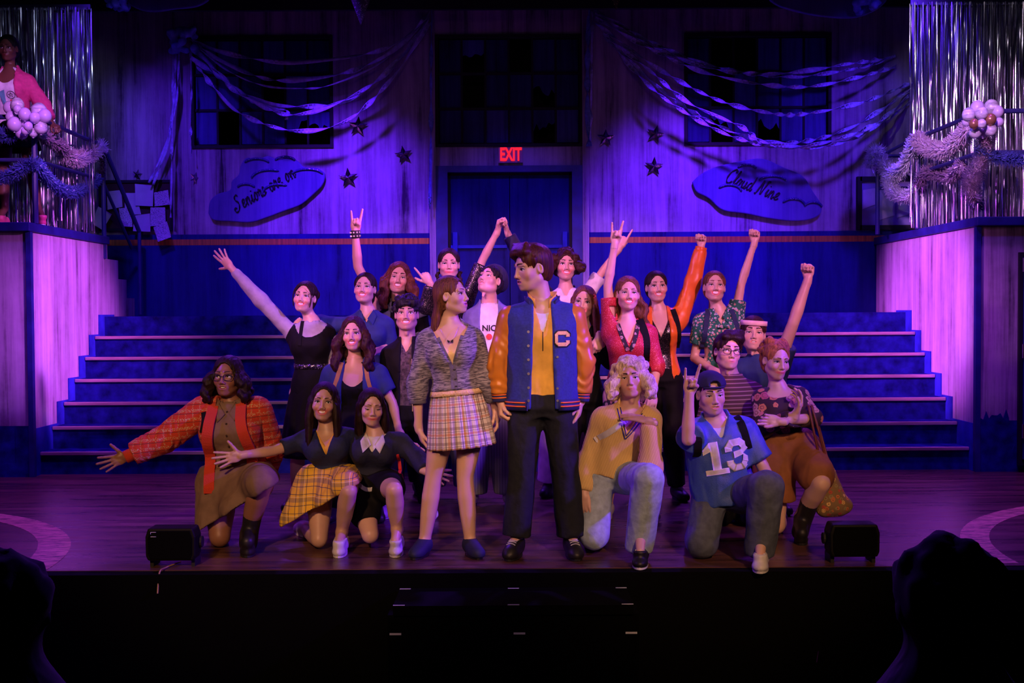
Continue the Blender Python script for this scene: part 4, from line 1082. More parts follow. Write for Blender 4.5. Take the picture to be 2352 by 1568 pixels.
        return mk(name, V, F, m, p.root, True)
    def band(p, name, m, z0, z1, g=.026, open_=None, box_=0.):
        pr = p.pr.copy()
        if box_: pr[1] = np.maximum(pr[1], box_); pr[2] = np.maximum(pr[2], box_*.66)
        b = MB(); n = 72; V = []; 
        for k, (z, gg) in enumerate(((z0, g-.012), (z0, g), (z1, g), (z1, g-.012))):
            t = z/p.L; w = np.interp(t, pr[0], pr[1])+gg; d = np.interp(t, pr[0], pr[2])+gg; off = np.interp(t, pr[0], pr[3])
            for j in range(n+1):
                a = (open_ or 0)+(2*math.pi-2*(open_ or 0))*j/n; ca, sa = math.cos(a), math.sin(a); q = (abs(sa)**2.3+abs(ca)**2.3)**(-1/2.3)
                V.append(p.pel+p.U*sa*w*q+p.Fv*(ca*d*q+off)+p.W*z)
        N1 = n+1; F = [(k*N1+j, k*N1+j+1, (k+1) % 4*N1+j+1, (k+1) % 4*N1+j) for k in range(4) for j in range(n)]
        F += [(0, N1, 2*N1, 3*N1), (n, n+N1, n+2*N1, n+3*N1)]
        return mk(name, V, F, m, p.root, True)

    def flaps(p, m, w=.076, drop=.095, name='collar_flap'):
        """two pointed shirt collar flaps lying on the chest"""
        for sx in (-1, 1):
            Q = [(.050, .012), (w, -.035), (.052, -drop), (.010, -.050)]; N = 5; V = []
            for lay in (0, 1):
                for i in range(N+1):
                    for j in range(N+1):
                        u, v = i/N, j/N; x = (Q[0][0]*(1-u)+Q[1][0]*u)*(1-v)+(Q[3][0]*(1-u)+Q[2][0]*u)*v; z = (Q[0][1]*(1-u)+Q[1][1]*u)*(1-v)+(Q[3][1]*(1-u)+Q[2][1]*u)*v
                        V.append(p.tp(sx*x, p.L+z)+p.Fv*(.005+.004*lay)+p.W*(.006*(1-v)))
            K = (N+1)**2; F = [(l*K+i*(N+1)+j, l*K+(i+1)*(N+1)+j, l*K+(i+1)*(N+1)+j+1, l*K+i*(N+1)+j+1) for l in (0, 1) for i in range(N) for j in range(N)]
            for i in range(N):
                for a, b in (((i, 0), (i+1, 0)), ((i, N), (i+1, N)), ((0, i), (0, i+1)), ((N, i), (N, i+1))):
                    q = [a[0]*(N+1)+a[1], b[0]*(N+1)+b[1]]; F.append((q[0], q[1], q[1]+K, q[0]+K))
            mk(name, V, F, m, p.root, True)
# ------------------------------------------------------------------ cloth materials
def cl(name, c, **k):
    k.setdefault('rough', .8); k.setdefault('bumps', .25); k.setdefault('vary', .16); k.setdefault('sc', 16); k.setdefault('fold', .45); return mat(name, c, **k)
def frac_band(nt, co, period, cen, half):
    f = math_n(nt, 'FRACT', math_n(nt, 'MULTIPLY', math_n(nt, 'ADD', co, 10*period), 1/period)); a = math_n(nt, 'ABSOLUTE', math_n(nt, 'SUBTRACT', f, cen))
    return math_n(nt, 'LESS_THAN', a, half)
def sepxyz(nt, v):
    s = nt.nodes.new('ShaderNodeSeparateXYZ'); nt.links.new(v, s.inputs[0]); return s.outputs
def plaid(name, base, bands, per=(.089, .085)):
    """bands: (centre, half width, colour, strength)"""
    m, nt, b, N, L = nodes(name); b.inputs['Roughness'].default_value = .8
    o = sepxyz(nt, tex(nt, (1, 1, 1), 'cloth')); col = base
    for cen, hw, c, st in bands:
        for ax, pr in ((0, per[0]), (2, per[1])):
            f = math_n(nt, 'MULTIPLY', frac_band(nt, o[ax], pr, cen, hw), st); col = mix(nt, f, col, c)
    L.new(col, b.inputs['Base Color']); n = noise(nt, tex(nt, (1, 1, 1)), 400, 2); bump(nt, n, b, .2, .001); return m
def knit(name, c1, c2, scale=(16, 16, 110), thr=(.42, .58), rough=.9, b_=.5):
    m, nt, b, N, L = nodes(name); b.inputs['Roughness'].default_value = rough
    n = noise(nt, tex(nt, scale, 'cloth'), 1.6, 3, .6, .4); L.new(ramp(nt, n, [(thr[0], c1), (thr[1], c2)]), b.inputs['Base Color']); bump(nt, n, b, b_, .003); return m
def stripes(name, c1, c2, per, ax=2, half=.25, rough=.85, b_=0., rot=None):
    m, nt, b, N, L = nodes(name); b.inputs['Roughness'].default_value = rough
    o = sepxyz(nt, tex(nt, (1, 1, 1), 'cloth')); co = o[ax] if rot is None else math_n(nt, 'ADD', o[0], math_n(nt, 'MULTIPLY', o[2], rot))
    f = frac_band(nt, co, per, .5, half); L.new(mix(nt, f, c1, c2), b.inputs['Base Color'])
    if b_: bump(nt, f, b, b_, .003)
    return m
def glitter(name, base, spark, scale=260, amt=.12, rough=.35, metal=.3):
    m, nt, b, N, L = nodes(name); v = N.new('ShaderNodeTexVoronoi'); v.inputs['Scale'].default_value = scale; L.new(tex(nt), v.inputs['Vector'])
    s = sepxyz(nt, v.outputs['Color']); f = math_n(nt, 'LESS_THAN', s[0], amt)
    L.new(mix(nt, f, base, spark), b.inputs['Base Color']); b.inputs['Roughness'].default_value = rough; L.new(math_n(nt, 'MULTIPLY', f, 1.0), b.inputs['Metallic'])
    nm = N.new('ShaderNodeBump'); nm.inputs['Strength'].default_value = .8; nm.inputs['Distance'].default_value = .003; L.new(s[1], nm.inputs['Height']); L.new(nm.outputs[0], b.inputs['Normal']); return m
def blotch(name, base, cols, scale=22, rough=.8):
    """printed flowers: voronoi cells with petals"""
    m, nt, b, N, L = nodes(name); b.inputs['Roughness'].default_value = rough
    v = N.new('ShaderNodeTexVoronoi'); v.inputs['Scale'].default_value = scale; L.new(tex(nt), v.inputs['Vector']); n = noise(nt, tex(nt), scale*3, 3)
    d = math_n(nt, 'ADD', v.outputs['Distance'], math_n(nt, 'MULTIPLY', math_n(nt, 'SUBTRACT', n, .5), .35)); r = sepxyz(nt, v.outputs['Color'])[0]
    c = cols[0]
    for i, q in enumerate(cols[1:]): c = mix(nt, math_n(nt, 'GREATER_THAN', r, (i+1)/len(cols)), c, q)
    ring = math_n(nt, 'LESS_THAN', math_n(nt, 'ABSOLUTE', math_n(nt, 'SUBTRACT', d, .22)), .035); c = mix(nt, ring, c, tuple(x*.45 for x in cols[0]))
    L.new(mix(nt, math_n(nt, 'LESS_THAN', d, .42), base, c), b.inputs['Base Color']); return m
BLK = cl('black_cloth', (.0045, .0045, .006), spec=.2); NVY = cl('navy_knit', (.010, .018, .075), sc=60); WHT = cl('white_cloth', (.70, .70, .72)); DEN = cl('dark_denim', (.014, .017, .026), spec=.25, sc=30, bumps=.4)
DENL = cl('light_blue_denim', (.38, .50, .60), sc=26, bumps=.4, vary=.2); DENM = cl('grey_blue_denim', (.085, .105, .145), sc=26, bumps=.4, vary=.25); LEA = mat('tan_orange_leather', (.62, .22, .028), .33, bumps=.15, sc=12); WOOL = cl('royal_blue_wool', (.022, .038, .26), sc=70)
GOLD = cl('mustard_shirt', (.80, .47, .07), sc=10); BROWN = cl('brown_linen', (.20, .125, .085)); RUST = cl('rust_brown_wool', (.27, .095, .028)); SHOEW = mat('white_leather', (.62, .60, .60), .45); SHOEB = mat('black_leather', (.012, .011, .012), .48)
BLUES = cl('blue_polo_cloth', (.013, .033, .15)); STEEL = M_metal; SKD = cl('grey_lilac_jersey', (.38, .36, .44)); LILAC = cl('lilac_denim', (.15, .15, .32)); TIGHT = cl('dark_tights', (.035, .018, .016), bumps=0)
CARD = knit('heather_grey_knit', (.07, .065, .10), (.33, .31, .37)); CORAL = knit('coral_plaid_knit', (.62, .060, .030), (.62, .10, .05), (60, 60, 60)); 
def coral():
    m, nt, b, N, L = nodes('coral_mohair'); b.inputs['Roughness'].default_value = .95
    o = sepxyz(nt, tex(nt, (1, 1, 1), 'cloth')); n = noise(nt, tex(nt, (1, 1, 1)), 190, 4)
    f = math_n(nt, 'MAXIMUM', frac_band(nt, o[2], .052, .5, .16), math_n(nt, 'MULTIPLY', frac_band(nt, o[0], .045, .3, .10), .8)); f2 = math_n(nt, 'MULTIPLY', f, math_n(nt, 'GREATER_THAN', n, .53))
    g = math_n(nt, 'MULTIPLY', frac_band(nt, o[2], .052, .16, .05), .7)
    L.new(mix(nt, g, mix(nt, f2, (.60, .052, .022), (.62, .44, .25)), (.12, .03, .03)), b.inputs['Base Color']); bump(nt, n, b, .7, .006); return m
CORAL = coral()
PLW = plaid('white_brown_plaid', (.66, .60, .60), [(.22, .10, (.16, .09, .10), .55), (.62, .07, (.52, .17, .06), .6), (.80, .018, (.05, .04, .09), .9), (.44, .015, (.08, .04, .05), .8)])
PLY = plaid('yellow_navy_plaid', (.92, .56, .05), [(.5, .11, (.10, .10, .16), .45), (.20, .018, (.03, .03, .10), .85), (.80, .018, (.03, .03, .10), .85), (.66, .012, (.75, .7, .6), .7)], (.1068, .10))
RIBY = stripes('cream_yellow_rib_knit', (.86, .62, .24), (.62, .42, .13), .0105, half=.2, b_=.6, rot=.55); REDS = glitter('red_sequin', (.50, .018, .035), (.9, .30, .35), 320, .10, .65); BLKS = glitter('black_sequin', (.008, .008, .008), (.9, .75, .6), 330, .07)
GRN = blotch('green_dotted_blouse', (.012, .13, .085), [(.6, .35, .3), (.5, .5, .6)], 48); GRN_ = GRN; BLU13 = cl('blue_mesh_jersey', (.050, .11, .40), sc=220, rough=.45); ORG = cl('orange_satin', (.82, .17, .018), rough=.4, sc=8); MULTI = stripes('brown_striped_knit', (.10, .045, .035), (.42, .24, .22), .026, half=.13)
FLOR = blotch('dark_floral_mesh', (.035, .014, .022), [(.52, .16, .16), (.60, .24, .10), (.45, .10, .14), (.55, .30, .28)], 15); TOTE = blotch('floral_tapestry', (.24, .15, .06), [(.62, .20, .06), (.75, .50, .16), (.50, .08, .05), (.30, .28, .12)], 32); STRAP = mat('dark_red_strap', (.16, .035, .025), .5)
TEEW = cl('white_tee', (.72, .70, .76)); PNKC = cl('pink_cardigan_knit', (.60, .05, .22), sc=30); CHK = stripes('pale_check_trousers', (.20, .20, .30), (.10, .10, .17), .02, ax=0, half=.12); PNKP = cl('pale_pink_trousers', (.45, .33, .42)); PNKS = mat('pink_shoe_leather', (.65, .10, .20), .45)
MOUT = cl('red_strap', (.62, .03, .04), rough=.5); CREAM = cl('cream_lace', (.72, .52, .30), sc=90, bumps=.6); YCAM = cl('pale_yellow_camisole', (.86, .64, .32), sc=8)


# ------------------------------------------------------------------ centre pair
p = Person('woman in grey knit cardigan and pleated plaid miniskirt, head turned in profile', 6.65, (1038, 680, 92, 66, 6, 0), (1033, 742), ((975, 778), (1095, 778)), ((958, 880), (1120, 880)), ((962, 985), (1137, 935, .05)), ((1022, 950), (1084, 950)),
           ((996, 1095), (1068, 1095)), ((975, 1245), (1080, 1245)), ((956, 1272, -.12), (1098, 1270, -.14)), hands=('relax', 'relax'), palms=((1, .2, 0), (-1, .2, 0)), hdir=((12, 40, 0), (10, 35, 0)), face='open', eyes='wide', look=(.0, .05), fat=.98, brow=M_browl)
p.hair('light', 'long', len_=.36, seed=3, fwd=-.8, dx=-.05, ears=True)
p.top('camisole', YCAM, g=.007, hem=.22, sleeve=(0, 0), neck='V', nd=.17, nw=.9, wa=.001)
c = p.top('cardigan', CARD, g=.020, hem=.27, sleeve=(1.40, 1.7), neck='V', nd=.25, nw=.46, loose=.004, wa=.004, slr=1.15)
p.ring(0, .36, .052, CARD, 'sleeve_cuff', .022)
RIBG = cl('grey_rib_knit', (.13, .12, .17), sc=90)
for sx in (-1, 1): p.strap('ribbed_trim', RIBG, [(sx*.098, p.L-.01), (sx*.062, p.L-.10), (sx*.030, p.L-.18), (sx*.010, p.L-.245), (sx*.010, .19), (sx*.010, .155)], w=.010, th=.004)
for z in (.27, .215, .165): p.button(.008, z, M_black, .03, .009)
p.skirt(PLW, length=.31, w1=(.198, .17), top_=.22, pleats=24, amp=.010, name='pleated_skirt')
p.band('lace_hem', CREAM, .115, .145, .022)
for i in (0, 1): p.shoe(i, mat('navy_suede', (.012, .016, .06), .7), SHOEB, 'flat_shoe')
b = MB(); pts = [p.tp(x, p.L-.01-.09*math.cos(x/.06*1.57), .004) for x in np.linspace(-.06, .06, 15)]; b.tube(pts, .0013, 5); nk = b.build('necklace', M_brass, p.root)
b = MB()
for sx in (-1, 1): b.ell = None; c0 = p.tp(0, p.L-.103, .008); b.prism([c0, c0+p.U*sx*.016+p.W*.010, c0+p.U*sx*.017-p.W*.001, c0+p.U*sx*.010-p.W*.009], p.Fv*.003)
o = b.build('butterfly_pendant', M_black, nk)
P5 = p
p = Person('man in blue varsity jacket with orange leather sleeves and letter C', 6.62, (1222, 616, 118, -62, -10, 0), (1245, 702), ((1163, 728), (1325, 722)), ((1145, 835), (1340, 830)), ((1150, 918), (1334, 918)), ((1208, 935), (1284, 935)),
           ((1198, 1090), (1298, 1090)), ((1187, 1235), (1312, 1235)), ((1172, 1268, -.14), (1322, 1268, -.14)), sex='m', hands=('grip', 'relax'), palms=((1, .1, 0), (-1, .1, 0)), hdir=((0, 40, -.01), (-6, 40, -.02)), face='open', eyes='open', look=(0, -.1), hs=1.12, armr=1.05, legr=1.0)
p.hair('reddish', 'short', vol=1.0, seed=5, part=-1)
p.top('quarter_zip_shirt', GOLD, g=.012, hem=.06, sleeve=(0, 0), neck='V', nd=.16, nw=.30, wa=.004, box_=.15)
p.top('undershirt', WHT, g=.006, hem=.5, sleeve=(0, 0), neck='scoop', nd=.05, nw=.5, wa=.0)
p.collar(GOLD, (.070, .070), (.084, .088), up=.066, base=.018, gap=.5, drop=.055, name='shirt_collar')
p.legs('jeans', DEN, g=.015, to=.98, waist=.12, wide=(1.18, 1.55), wa=.006)
p.top('jacket', WOOL, g=.028, hem=.0, sleeve=(0, 0), open_=(.070, .050), neck='round', wa=.004, box_=.185, h=.009)
p.sleeves('jacket_sleeve', LEA, g=.024, to=(1.82, 1.82), slr=1.12, wa=.008)
NVR = cl('navy_rib', (.018, .022, .13)); 
p.band('jacket_hem', NVR, -.008, .055, .036, open_=.42, box_=.185)
for z in (.012, .034): p.band('hem_stripe', ORG, z, z+.008, .040, open_=.46, box_=.185)
for i in (0, 1):
    p.ring(i, .90, .050, NVR, 'jacket_cuff', .030)
    for t in (.85, .93): p.ring(i, t, .052, ORG, 'cuff_stripe', .004)
p.collar(NVR, (.092, .090), (.102, .106), up=.050, base=.008, gap=.80, drop=.05, name='jacket_collar')
b = MB(); b.tube([p.tp(0, p.L-z, .018) for z in (.15, .17, .20, .23, .26)], .003, 6); z_ = b.build('zipper', M_black, p.root)
C_ = [[(-.5, .3), (-.3, .3), (-.3, -.3), (-.5, -.3)], [(-.5, .3), (-.28, .5), (-.28, .26), (-.32, .22)], [(-.28, .5), (.28, .5), (.28, .26), (-.28, .26)], [(.28, .5), (.5, .3), (.5, .12), (.24, .12)], [(.24, .12), (.24, .3), (.28, .5), (.5, .3)],
      [(-.5, -.3), (-.28, -.5), (-.28, -.26), (-.32, -.22)], [(-.28, -.26), (.28, -.26), (.28, -.5), (-.28, -.5)], [(.24, -.12), (.5, -.12), (.5, -.3), (.28, -.5)], [(.24, -.12), (.28, -.5), (.28, -.26), (.24, -.2)]]
M_let = cl('cream_chenille', (.86, .60, .22), sc=200); k1 = [[(x*1.15+.0, z*1.13) for x, z in q] for q in C_]
p.decal('letter_outline', M_black, k1, .112, .405, .088, g=.034, th=.003); p.decal('letter_patch', M_let, C_, .112, .405, .086, g=.037, th=.005)
for i, z in enumerate((.445, .365, .285, .205, .125, .05)): p.button(-.083+.000*i, z, M_metal, .042, .008, 'snap')
for z in (.30, .12, .05): p.button(.083, z, M_metal, .042, .007, 'snap')
for i in (0, 1): p.shoe(i, SHOEB, M_black, 'black_sneaker', s=1.1)
P6 = p
# ------------------------------------------------------------------ front row
p = Person('kneeling woman in coral knit cardigan and brown shirt dress with black framed glasses', 7.0, (523, 866, 100, -6, 2, 0), (530, 928), ((458, 938), (600, 938)), ((378, 1008, -.05), (622, 1030, .12)), ((292, 1048, -.12), (610, 1090, .25)), ((505, 1115), (588, 1115)),
           ((505, 1232, -.12), (600, 1110, -.36)), ((500, 1240, .28), (570, 1222, -.24)), ((500, 1246, .38), (568, 1244, -.42)), skin='brown', hands=('open', 'relax'), palms=((.15, -1, .25), (0, 1, 0)), hdir=((-40, 14, -.03), None), face='open', eyes='wide', look=(-.25, .1), fat=1.24, armr=1.35, legr=1.25, hs=1.04)
p.hair('brown', 'wavy', len_=.15, vol=1.25, seed=8); p.glasses(M_black)
p.top('dress_bodice', BROWN, g=.012, hem=.02, sleeve=(.5, .5), neck='round', wa=.004)
p.flaps(BROWN)
for z in (.47, .40, .33, .26): p.button(0, z, M_brow, .018, .006)
p.drape(BROWN, [(p.hip[0], p.kn[0]+A3((-.02, 0, .0)), .15, .125), (p.hip[1], p.kn[1]+A3((0, 0, .0)), .15, .105), (p.hip[0]*.5+p.hip[1]*.5, (p.kn[0]+p.kn[1])/2, .13, .12)], cuts=((at(465, 1212, 7.0), (.52, 0, -.85)),), wa=.010, k=.07)
p.top('cardigan', CORAL, g=.030, hem=.0, sleeve=(0, 0), open_=(.115, .075), neck='round', wa=.005)
p.sleeves('cardigan_sleeve', CORAL, g=.026, to=(1.86, 1.8), slr=1.3, wa=.008)
for sx in (-1, 1): p.strap('knit_front_band', CORAL, [(sx*.085, p.L+.0), (sx*.098, .40), (sx*.122, .25), (sx*.135, .0), (sx*.142, -.10 if sx < 0 else .02)], g=.046, w=.032, th=.012)
p.ring(0, .93, .040, CORAL, 'sleeve_cuff', .03)
p.strap('backpack_strap', BLK, [(-.15, p.L-.01), (-.135, .42), (-.145, .36)], g=.062, w=.014)
p.shoe(1, SHOEB, M_black, 'black_boot', boot=.12, s=1.1)
p = Person('kneeling woman in navy short-sleeved top and yellow plaid skirt, arm stretched out', 7.0, (744, 924, 92, 4, 3, 4), (752, 988), ((692, 1006), (805, 1000)), ((628, 1035, -.10), (850, 1000, .22)), ((556, 1045, -.2), (925, 1020, .25)), ((735, 1112), (792, 1110)),
           ((733, 1238, -.20), (800, 1128, -.42)), ((700, 1240, .20), (785, 1222, -.28)), ((690, 1243, .3), (778, 1248, -.42)), skin='olive', hands=('open', 'relax'), palms=((.1, -1, .2), (0, -1, 0)), hdir=((-40, 8, -.02), (40, 20, 0)), face='smile', hs=1.0, brow=M_brow, look=(.1, 0))
p.hair('brown', 'long', len_=.30, seed=2)
p.top('undershirt', GOLD, g=.008, hem=.4, sleeve=(0, 0), neck='V', nd=.09, nw=.6, wa=.001)
p.top('sweater', NVY, g=.017, hem=.06, sleeve=(.72, .8), neck='V', nd=.14, nw=.42, wa=.004)
p.drape(PLY, [(p.hip[0]+A3((-.03, 0, .0)), p.kn[0]+A3((-.09, .05, .10)), .13, .155), (p.hip[1], p.kn[1]+A3((-.02, .05, .02)), .125, .085), (p.pel, (p.kn[0]+p.kn[1])/2+A3((0, .05, .05)), .12, .11)], cuts=((at(655, 1202, 6.9), (.50, 0, -.86)),), wa=.010, k=.06)
for i in (1,): p.shoe(i, SHOEW, SHOEW, 'white_sneaker')
p.shoe(0, SHOEW, SHOEW, 'white_sneaker')
p = Person('kneeling woman in dark navy sweater with white shirt collar, eyes closed', 7.0, (853, 936, 88, 14, -4, 3), (862, 998), ((812, 1016), (928, 1012)), ((800, 1060, .15), (958, 1052, -.05)), ((790, 1085, .2), (978, 1082, -.15)), ((826, 1118), (886, 1116)),
           ((850, 1228, -.25), (905, 1125, -.42)), ((850, 1235, .12), (912, 1216, -.28)), ((850, 1240, .2), (908, 1242, -.42)), skin='fair', hands=('relax', 'open'), palms=((0, 1, 0), (.05, -1, .15)), hdir=(None, (42, 12, -.03)), face='grin', eyes='closed', hs=.95, brow=M_browl)
p.hair('brown', 'long', len_=.28, seed=4, fwd=-.5)
p.top('blouse', WHT, g=.008, hem=.4, sleeve=(0, 0), neck='round', wa=.001)

p.top('sweater', cl('dark_navy_knit', (.010, .013, .045), sc=60), g=.018, hem=.03, sleeve=(1.9, 1.9), neck='V', nd=.10, nw=.6, wa=.004, slr=1.1)
p.flaps(WHT)
p.drape(BLK, [(p.hip[0], (p.hip[0]*.45+p.kn[0]*.55), .115, .10), (p.hip[1], (p.hip[1]*.5+p.kn[1]*.5), .115, .095)], wa=.005, k=.05)
p.strap('waist_tie', WHT, [(-.08, .035), (-.02, .005), (.04, .02)], g=.036, w=.012)
p.strap('red_bag_strap', MOUT, [(.15, .22), (.165, .12), (.18, .02)], g=.03, w=.010)
for i in (0, 1): p.shoe(i, SHOEW, SHOEW, 'white_sneaker')
p = Person('kneeling man with curly platinum hair in yellow rib sweater, hand under chin', 6.75, (1448, 870, 98, -8, 5, -4), (1447, 938), ((1378, 960), (1500, 958)), ((1352, 1060, .0), (1494, 1078, -.26)), ((1342, 1135, -.10), (1492, 968, -.27)), ((1372, 1098), (1438, 1096)),
           ((1365, 1228, -.12), (1490, 1100, -.46)), ((1362, 1240, .30), (1472, 1220, -.36)), ((1362, 1246, .42), (1470, 1264, -.48)), sex='m', hands=('relax', 'flat'), palms=((.5, .6, -.3), (0, .3, -1)), hdir=((2, 40, -.04), (-42, -12, .06)), face='closed', eyes='squint', hs=1.0, brow=M_brow)
p.hair('blond', 'bigwavy', len_=.12, vol=1.5, seed=11)
p.top('sweater', RIBY, g=.022, hem=.02, sleeve=(1.93, 1.95), neck='V', nd=.13, nw=.50, loose=.012, wa=.006, slr=1.15)
for k_ in (0, 1):
    for sx in (-1, 1): p.strap('neck_stripe', NVR, [(sx*(.066+.016*k_), p.L-.005-.01*k_), (sx*(.036+.013*k_), p.L-.075-.01*k_), (sx*.001, p.L-.150-.022*k_)], g=.040, w=.0028, th=.004)
p.strap('sling_strap', WHT, [(-.16, .20), (-.10, .27), (-.05, .33), (-.02, .365)], g=.048, w=.018, th=.005)
p.legs('jeans', DENL, g=.016, to=1.17, waist=.14, wide=(1.25, 1.45), wa=.006)
for i in (0, 1): p.shoe(i, SHOEB, WHT, 'black_sneaker', s=1.08)
p = Person('kneeling man in blue football jersey numbered 13 and backwards cap', 6.62, (1633, 905, 112, 6, -6, -3), (1643, 962), ((1590, 992), (1712, 985)), ((1580, 1010, -.18), (1752, 1070, -.05)), ((1583, 905, -.20), (1778, 1138, -.18)), ((1630, 1145), (1700, 1138)),
           ((1612, 1245, -.12), (1762, 1118, -.42)), ((1610, 1260, .3), (1748, 1232, -.34)), ((1610, 1264, .4), (1746, 1276, -.46)), sex='m', hands=('horns', 'relax'), palms=((.2, -1, 0), (-.5, .8, 0)), hdir=((4, -40, -.02), (4, 40, 0)), face='open', eyes='squint', hs=1.02)
p.hair('brown', 'under', vol=.1, seed=6)
CAPM = cl('navy_cap_cloth', (.012, .012, .05))
S = Shape(); M = p.HM; L = p.lp
S.ell(L(0, .012, .050), A3((.090, .108, .086))*p.hs, M, .01); S.ell(L(0, .125, .035), A3((.055, .055, .006))*p.hs, M@Rx(.25), .01)
def f(X, Y, Z, c=p.hc, M=M, h=p.hs):
    qz = ((X-c[0])*M[0, 2]+(Y-c[1])*M[1, 2]+(Z-c[2])*M[2, 2])/h; qy = ((X-c[0])*M[0, 1]+(Y-c[1])*M[1, 1]+(Z-c[2])*M[2, 1])/h; return (qz-.046+qy*.12)*h
S.fn(f, p.hc-.25, p.hc+.25, .0, '-'); S.ell(L(0, -.105, .070), A3((.034, .05, .022))*p.hs, M, .003, '-'); surf('cap', S, .006, CAPM, p.root, M=M, c=p.hc)
b = MB(); b.tube([L(x, -.092+x*x*6.5, .052) for x in np.linspace(-.06, .06, 11)], .0065, 8); b.build('cap_strap', CAPM, p.root, True)
p.top('undershirt', WHT, g=.008, hem=.4, sleeve=(0, 0), neck='scoop', nd=.05, nw=.5, wa=.001)
p.top('jersey', BLU13, g=.022, hem=-.06, sleeve=(.72, .85), neck='V', nd=.10, nw=.62, loose=.010, wa=.010, slr=1.6, box_=.165)
D1 = [[(-.12, .5), (.14, .5), (.14, -.36), (-.12, -.36)], [(-.34, .30), (-.12, .5), (-.12, .22), (-.34, .14)], [(-.34, -.34), (.36, -.34), (.36, -.5), (-.34, -.5)]]
D3 = [[(-.36, .30), (-.18, .5), (-.08, .28), (-.14, .20)], [(-.36, .30), (-.14, .20), (-.14, .14), (-.36, .14)], [(-.18, .5), (.18, .5), (.10, .28), (-.08, .28)], [(.18, .5), (.38, .30), (.16, .20), (.10, .28)], [(.38, .30), (.38, .14), (.20, .02), (.14, .14)], [(.38, .30), (.14, .14), (.16, .20), (.16, .22)], [(-.10, .11), (.14, .14), (.20, -.02), (-.10, -.09)], [(.14, .14), (.20, .02), (.38, -.14), (.20, -.02)], [(.20, -.02), (.38, -.14), (.38, -.30), (.16, -.20)], [(.38, -.30), (.18, -.5), (.10, -.28), (.16, -.20)], [(.18, -.5), (-.18, -.5), (-.08, -.28), (.10, -.28)], [(-.18, -.5), (-.36, -.30), (-.14, -.20), (-.08, -.28)], [(-.36, -.30), (-.36, -.14), (-.14, -.14), (-.14, -.20)]]
WN = cl('worn_white_print', (.66, .63, .66), vary=.3, sc=12)
p.decal('number_one', WN, D1, -.052, .255, .19, g=.042, th=.003, rot=.06); p.decal('number_three', WN, D3, .075, .262, .185, g=.042, th=.003, rot=.06)
p.legs('jeans', DENM, g=.018, to=1.17, waist=.12, wide=(1.3, 1.5), wa=.007)
for sx in (-1, 1): p.strap('backpack_strap', BLK, [(sx*.115, p.L-.0), (sx*.130, .42), (sx*.150, .28), (sx*.16, .18)], g=.048, w=.022, th=.008)
for i in (0, 1): p.shoe(i, SHOEW, SHOEW, 'white_sneaker', s=1.08)
p = Person('crouching woman with strawberry hair in sheer floral blouse and rust shorts, arms crossed', 7.15, (1782, 828, 90, 14, -8, 4), (1786, 890), ((1742, 912), (1842, 905)), ((1752, 985, -.12), (1868, 960, -.14)), ((1828, 950, -.26), (1792, 968, -.30)), ((1775, 1030), (1842, 1030)),
           ((1782, 1205, -.15), (1885, 1110, -.36)), ((1790, 1215, .3), (1838, 1188, -.15)), ((1790, 1218, .4), (1842, 1224, -.32)), skin='fair', hands=('relax', 'relax'), palms=((-.5, -.2, 1), (0, -.5, 0)), hdir=((12, -40, 0), (-40, -6, 0)), face='grin', hs=1.0, brow=M_browl, legr=1.15, look=(.1, 0))
p.hair('copper', 'updo', vol=1.3, seed=9)
p.top('blouse', FLOR, g=.012, hem=.10, sleeve=(1.85, 1.85), neck='scoop', nd=.06, nw=.7, wa=.005, slr=1.25)
p.drape(RUST, [(p.hip[0], p.hip[0]*.35+p.kn[0]*.65, .13, .13), (p.hip[1], p.hip[1]*.25+p.kn[1]*.75, .125, .115)], name='shorts', cuts=((at(1790, 1142, 7.15), (-.05, 0, -1)),), wa=.006, k=.05)
p.band('waistband', RUST, .07, .11, .022)
p.legs('socks', BLK, g=.006, to=.98, waist=-.2, wa=0) if False else None
p.shoe(1, SHOEB, M_black, 'black_boot', boot=.15); p.shoe(0, SHOEB, M_black, 'black_boot', boot=.1)
# tote bag on her arm
tb = empty('tote_bag', at(1915, 1190, 6.95), 'floral tapestry tote bag with long dark red straps hanging from her arm', 'bag')
S = Shape(); c0 = at(1880, 1075, 6.95); c1 = at(1925, 1168, 6.95); S.cone(at(1890, 1065, 6.95), at(1905, 1150, 6.95), .045, .075, .03); S.cone(at(1895, 1165, 6.95), at(1942, 1160, 6.95), .06, .045, .04); S.cone(at(1900, 1090, 6.95), at(1925, 1160, 6.95), .05, .06, .04)
surf('bag_body', S, .008, TOTE, tb, .008, 30, 5)
for dx in (0, 14):
    b = MB(); b.tube(catmull([at(1884+dx, 1058, 6.93), at(1868+dx*.8, 985, 6.92), at(1857+dx*.5, 930, 6.97), at(1868+dx, 985, 7.02), at(1888+dx, 1058, 6.97)], 6), .008, 6); b.build('strap', STRAP, tb, True)
# ------------------------------------------------------------------ second row
p = Person('woman with wavy dark hair and hoop earrings in black tank top under open blue shirt', 7.75, (812, 768, 90, -2, 2, -2), (815, 832), ((755, 856), (876, 856)), ((738, 930), (902, 925)), ((735, 1010), (915, 985)), None, skin='olive', face='smile', hs=.98, eyes='wide')
p.hair('chestnut', 'wavy', len_=.26, vol=1.3, seed=12)
p.top('tank_top', BLK, g=.010, hem=.0, sleeve=(0, 0), neck='scoop', nd=.16, nw=.62, wa=.002)
p.top('shirt', BLUES, g=.024, hem=.0, sleeve=(.55, .62), open_=(.10, .060), neck='round', wa=.005, slr=1.25)
for sx in (-1, 1): p.strap('backpack_strap', cl('ochre_strap', (.36, .20, .05)), [(sx*.080, p.L+.0), (sx*.105, .42), (sx*.135, .32)], w=.014)
p.legs('trousers', BLK, g=.014, wide=(1.2, 1.3))
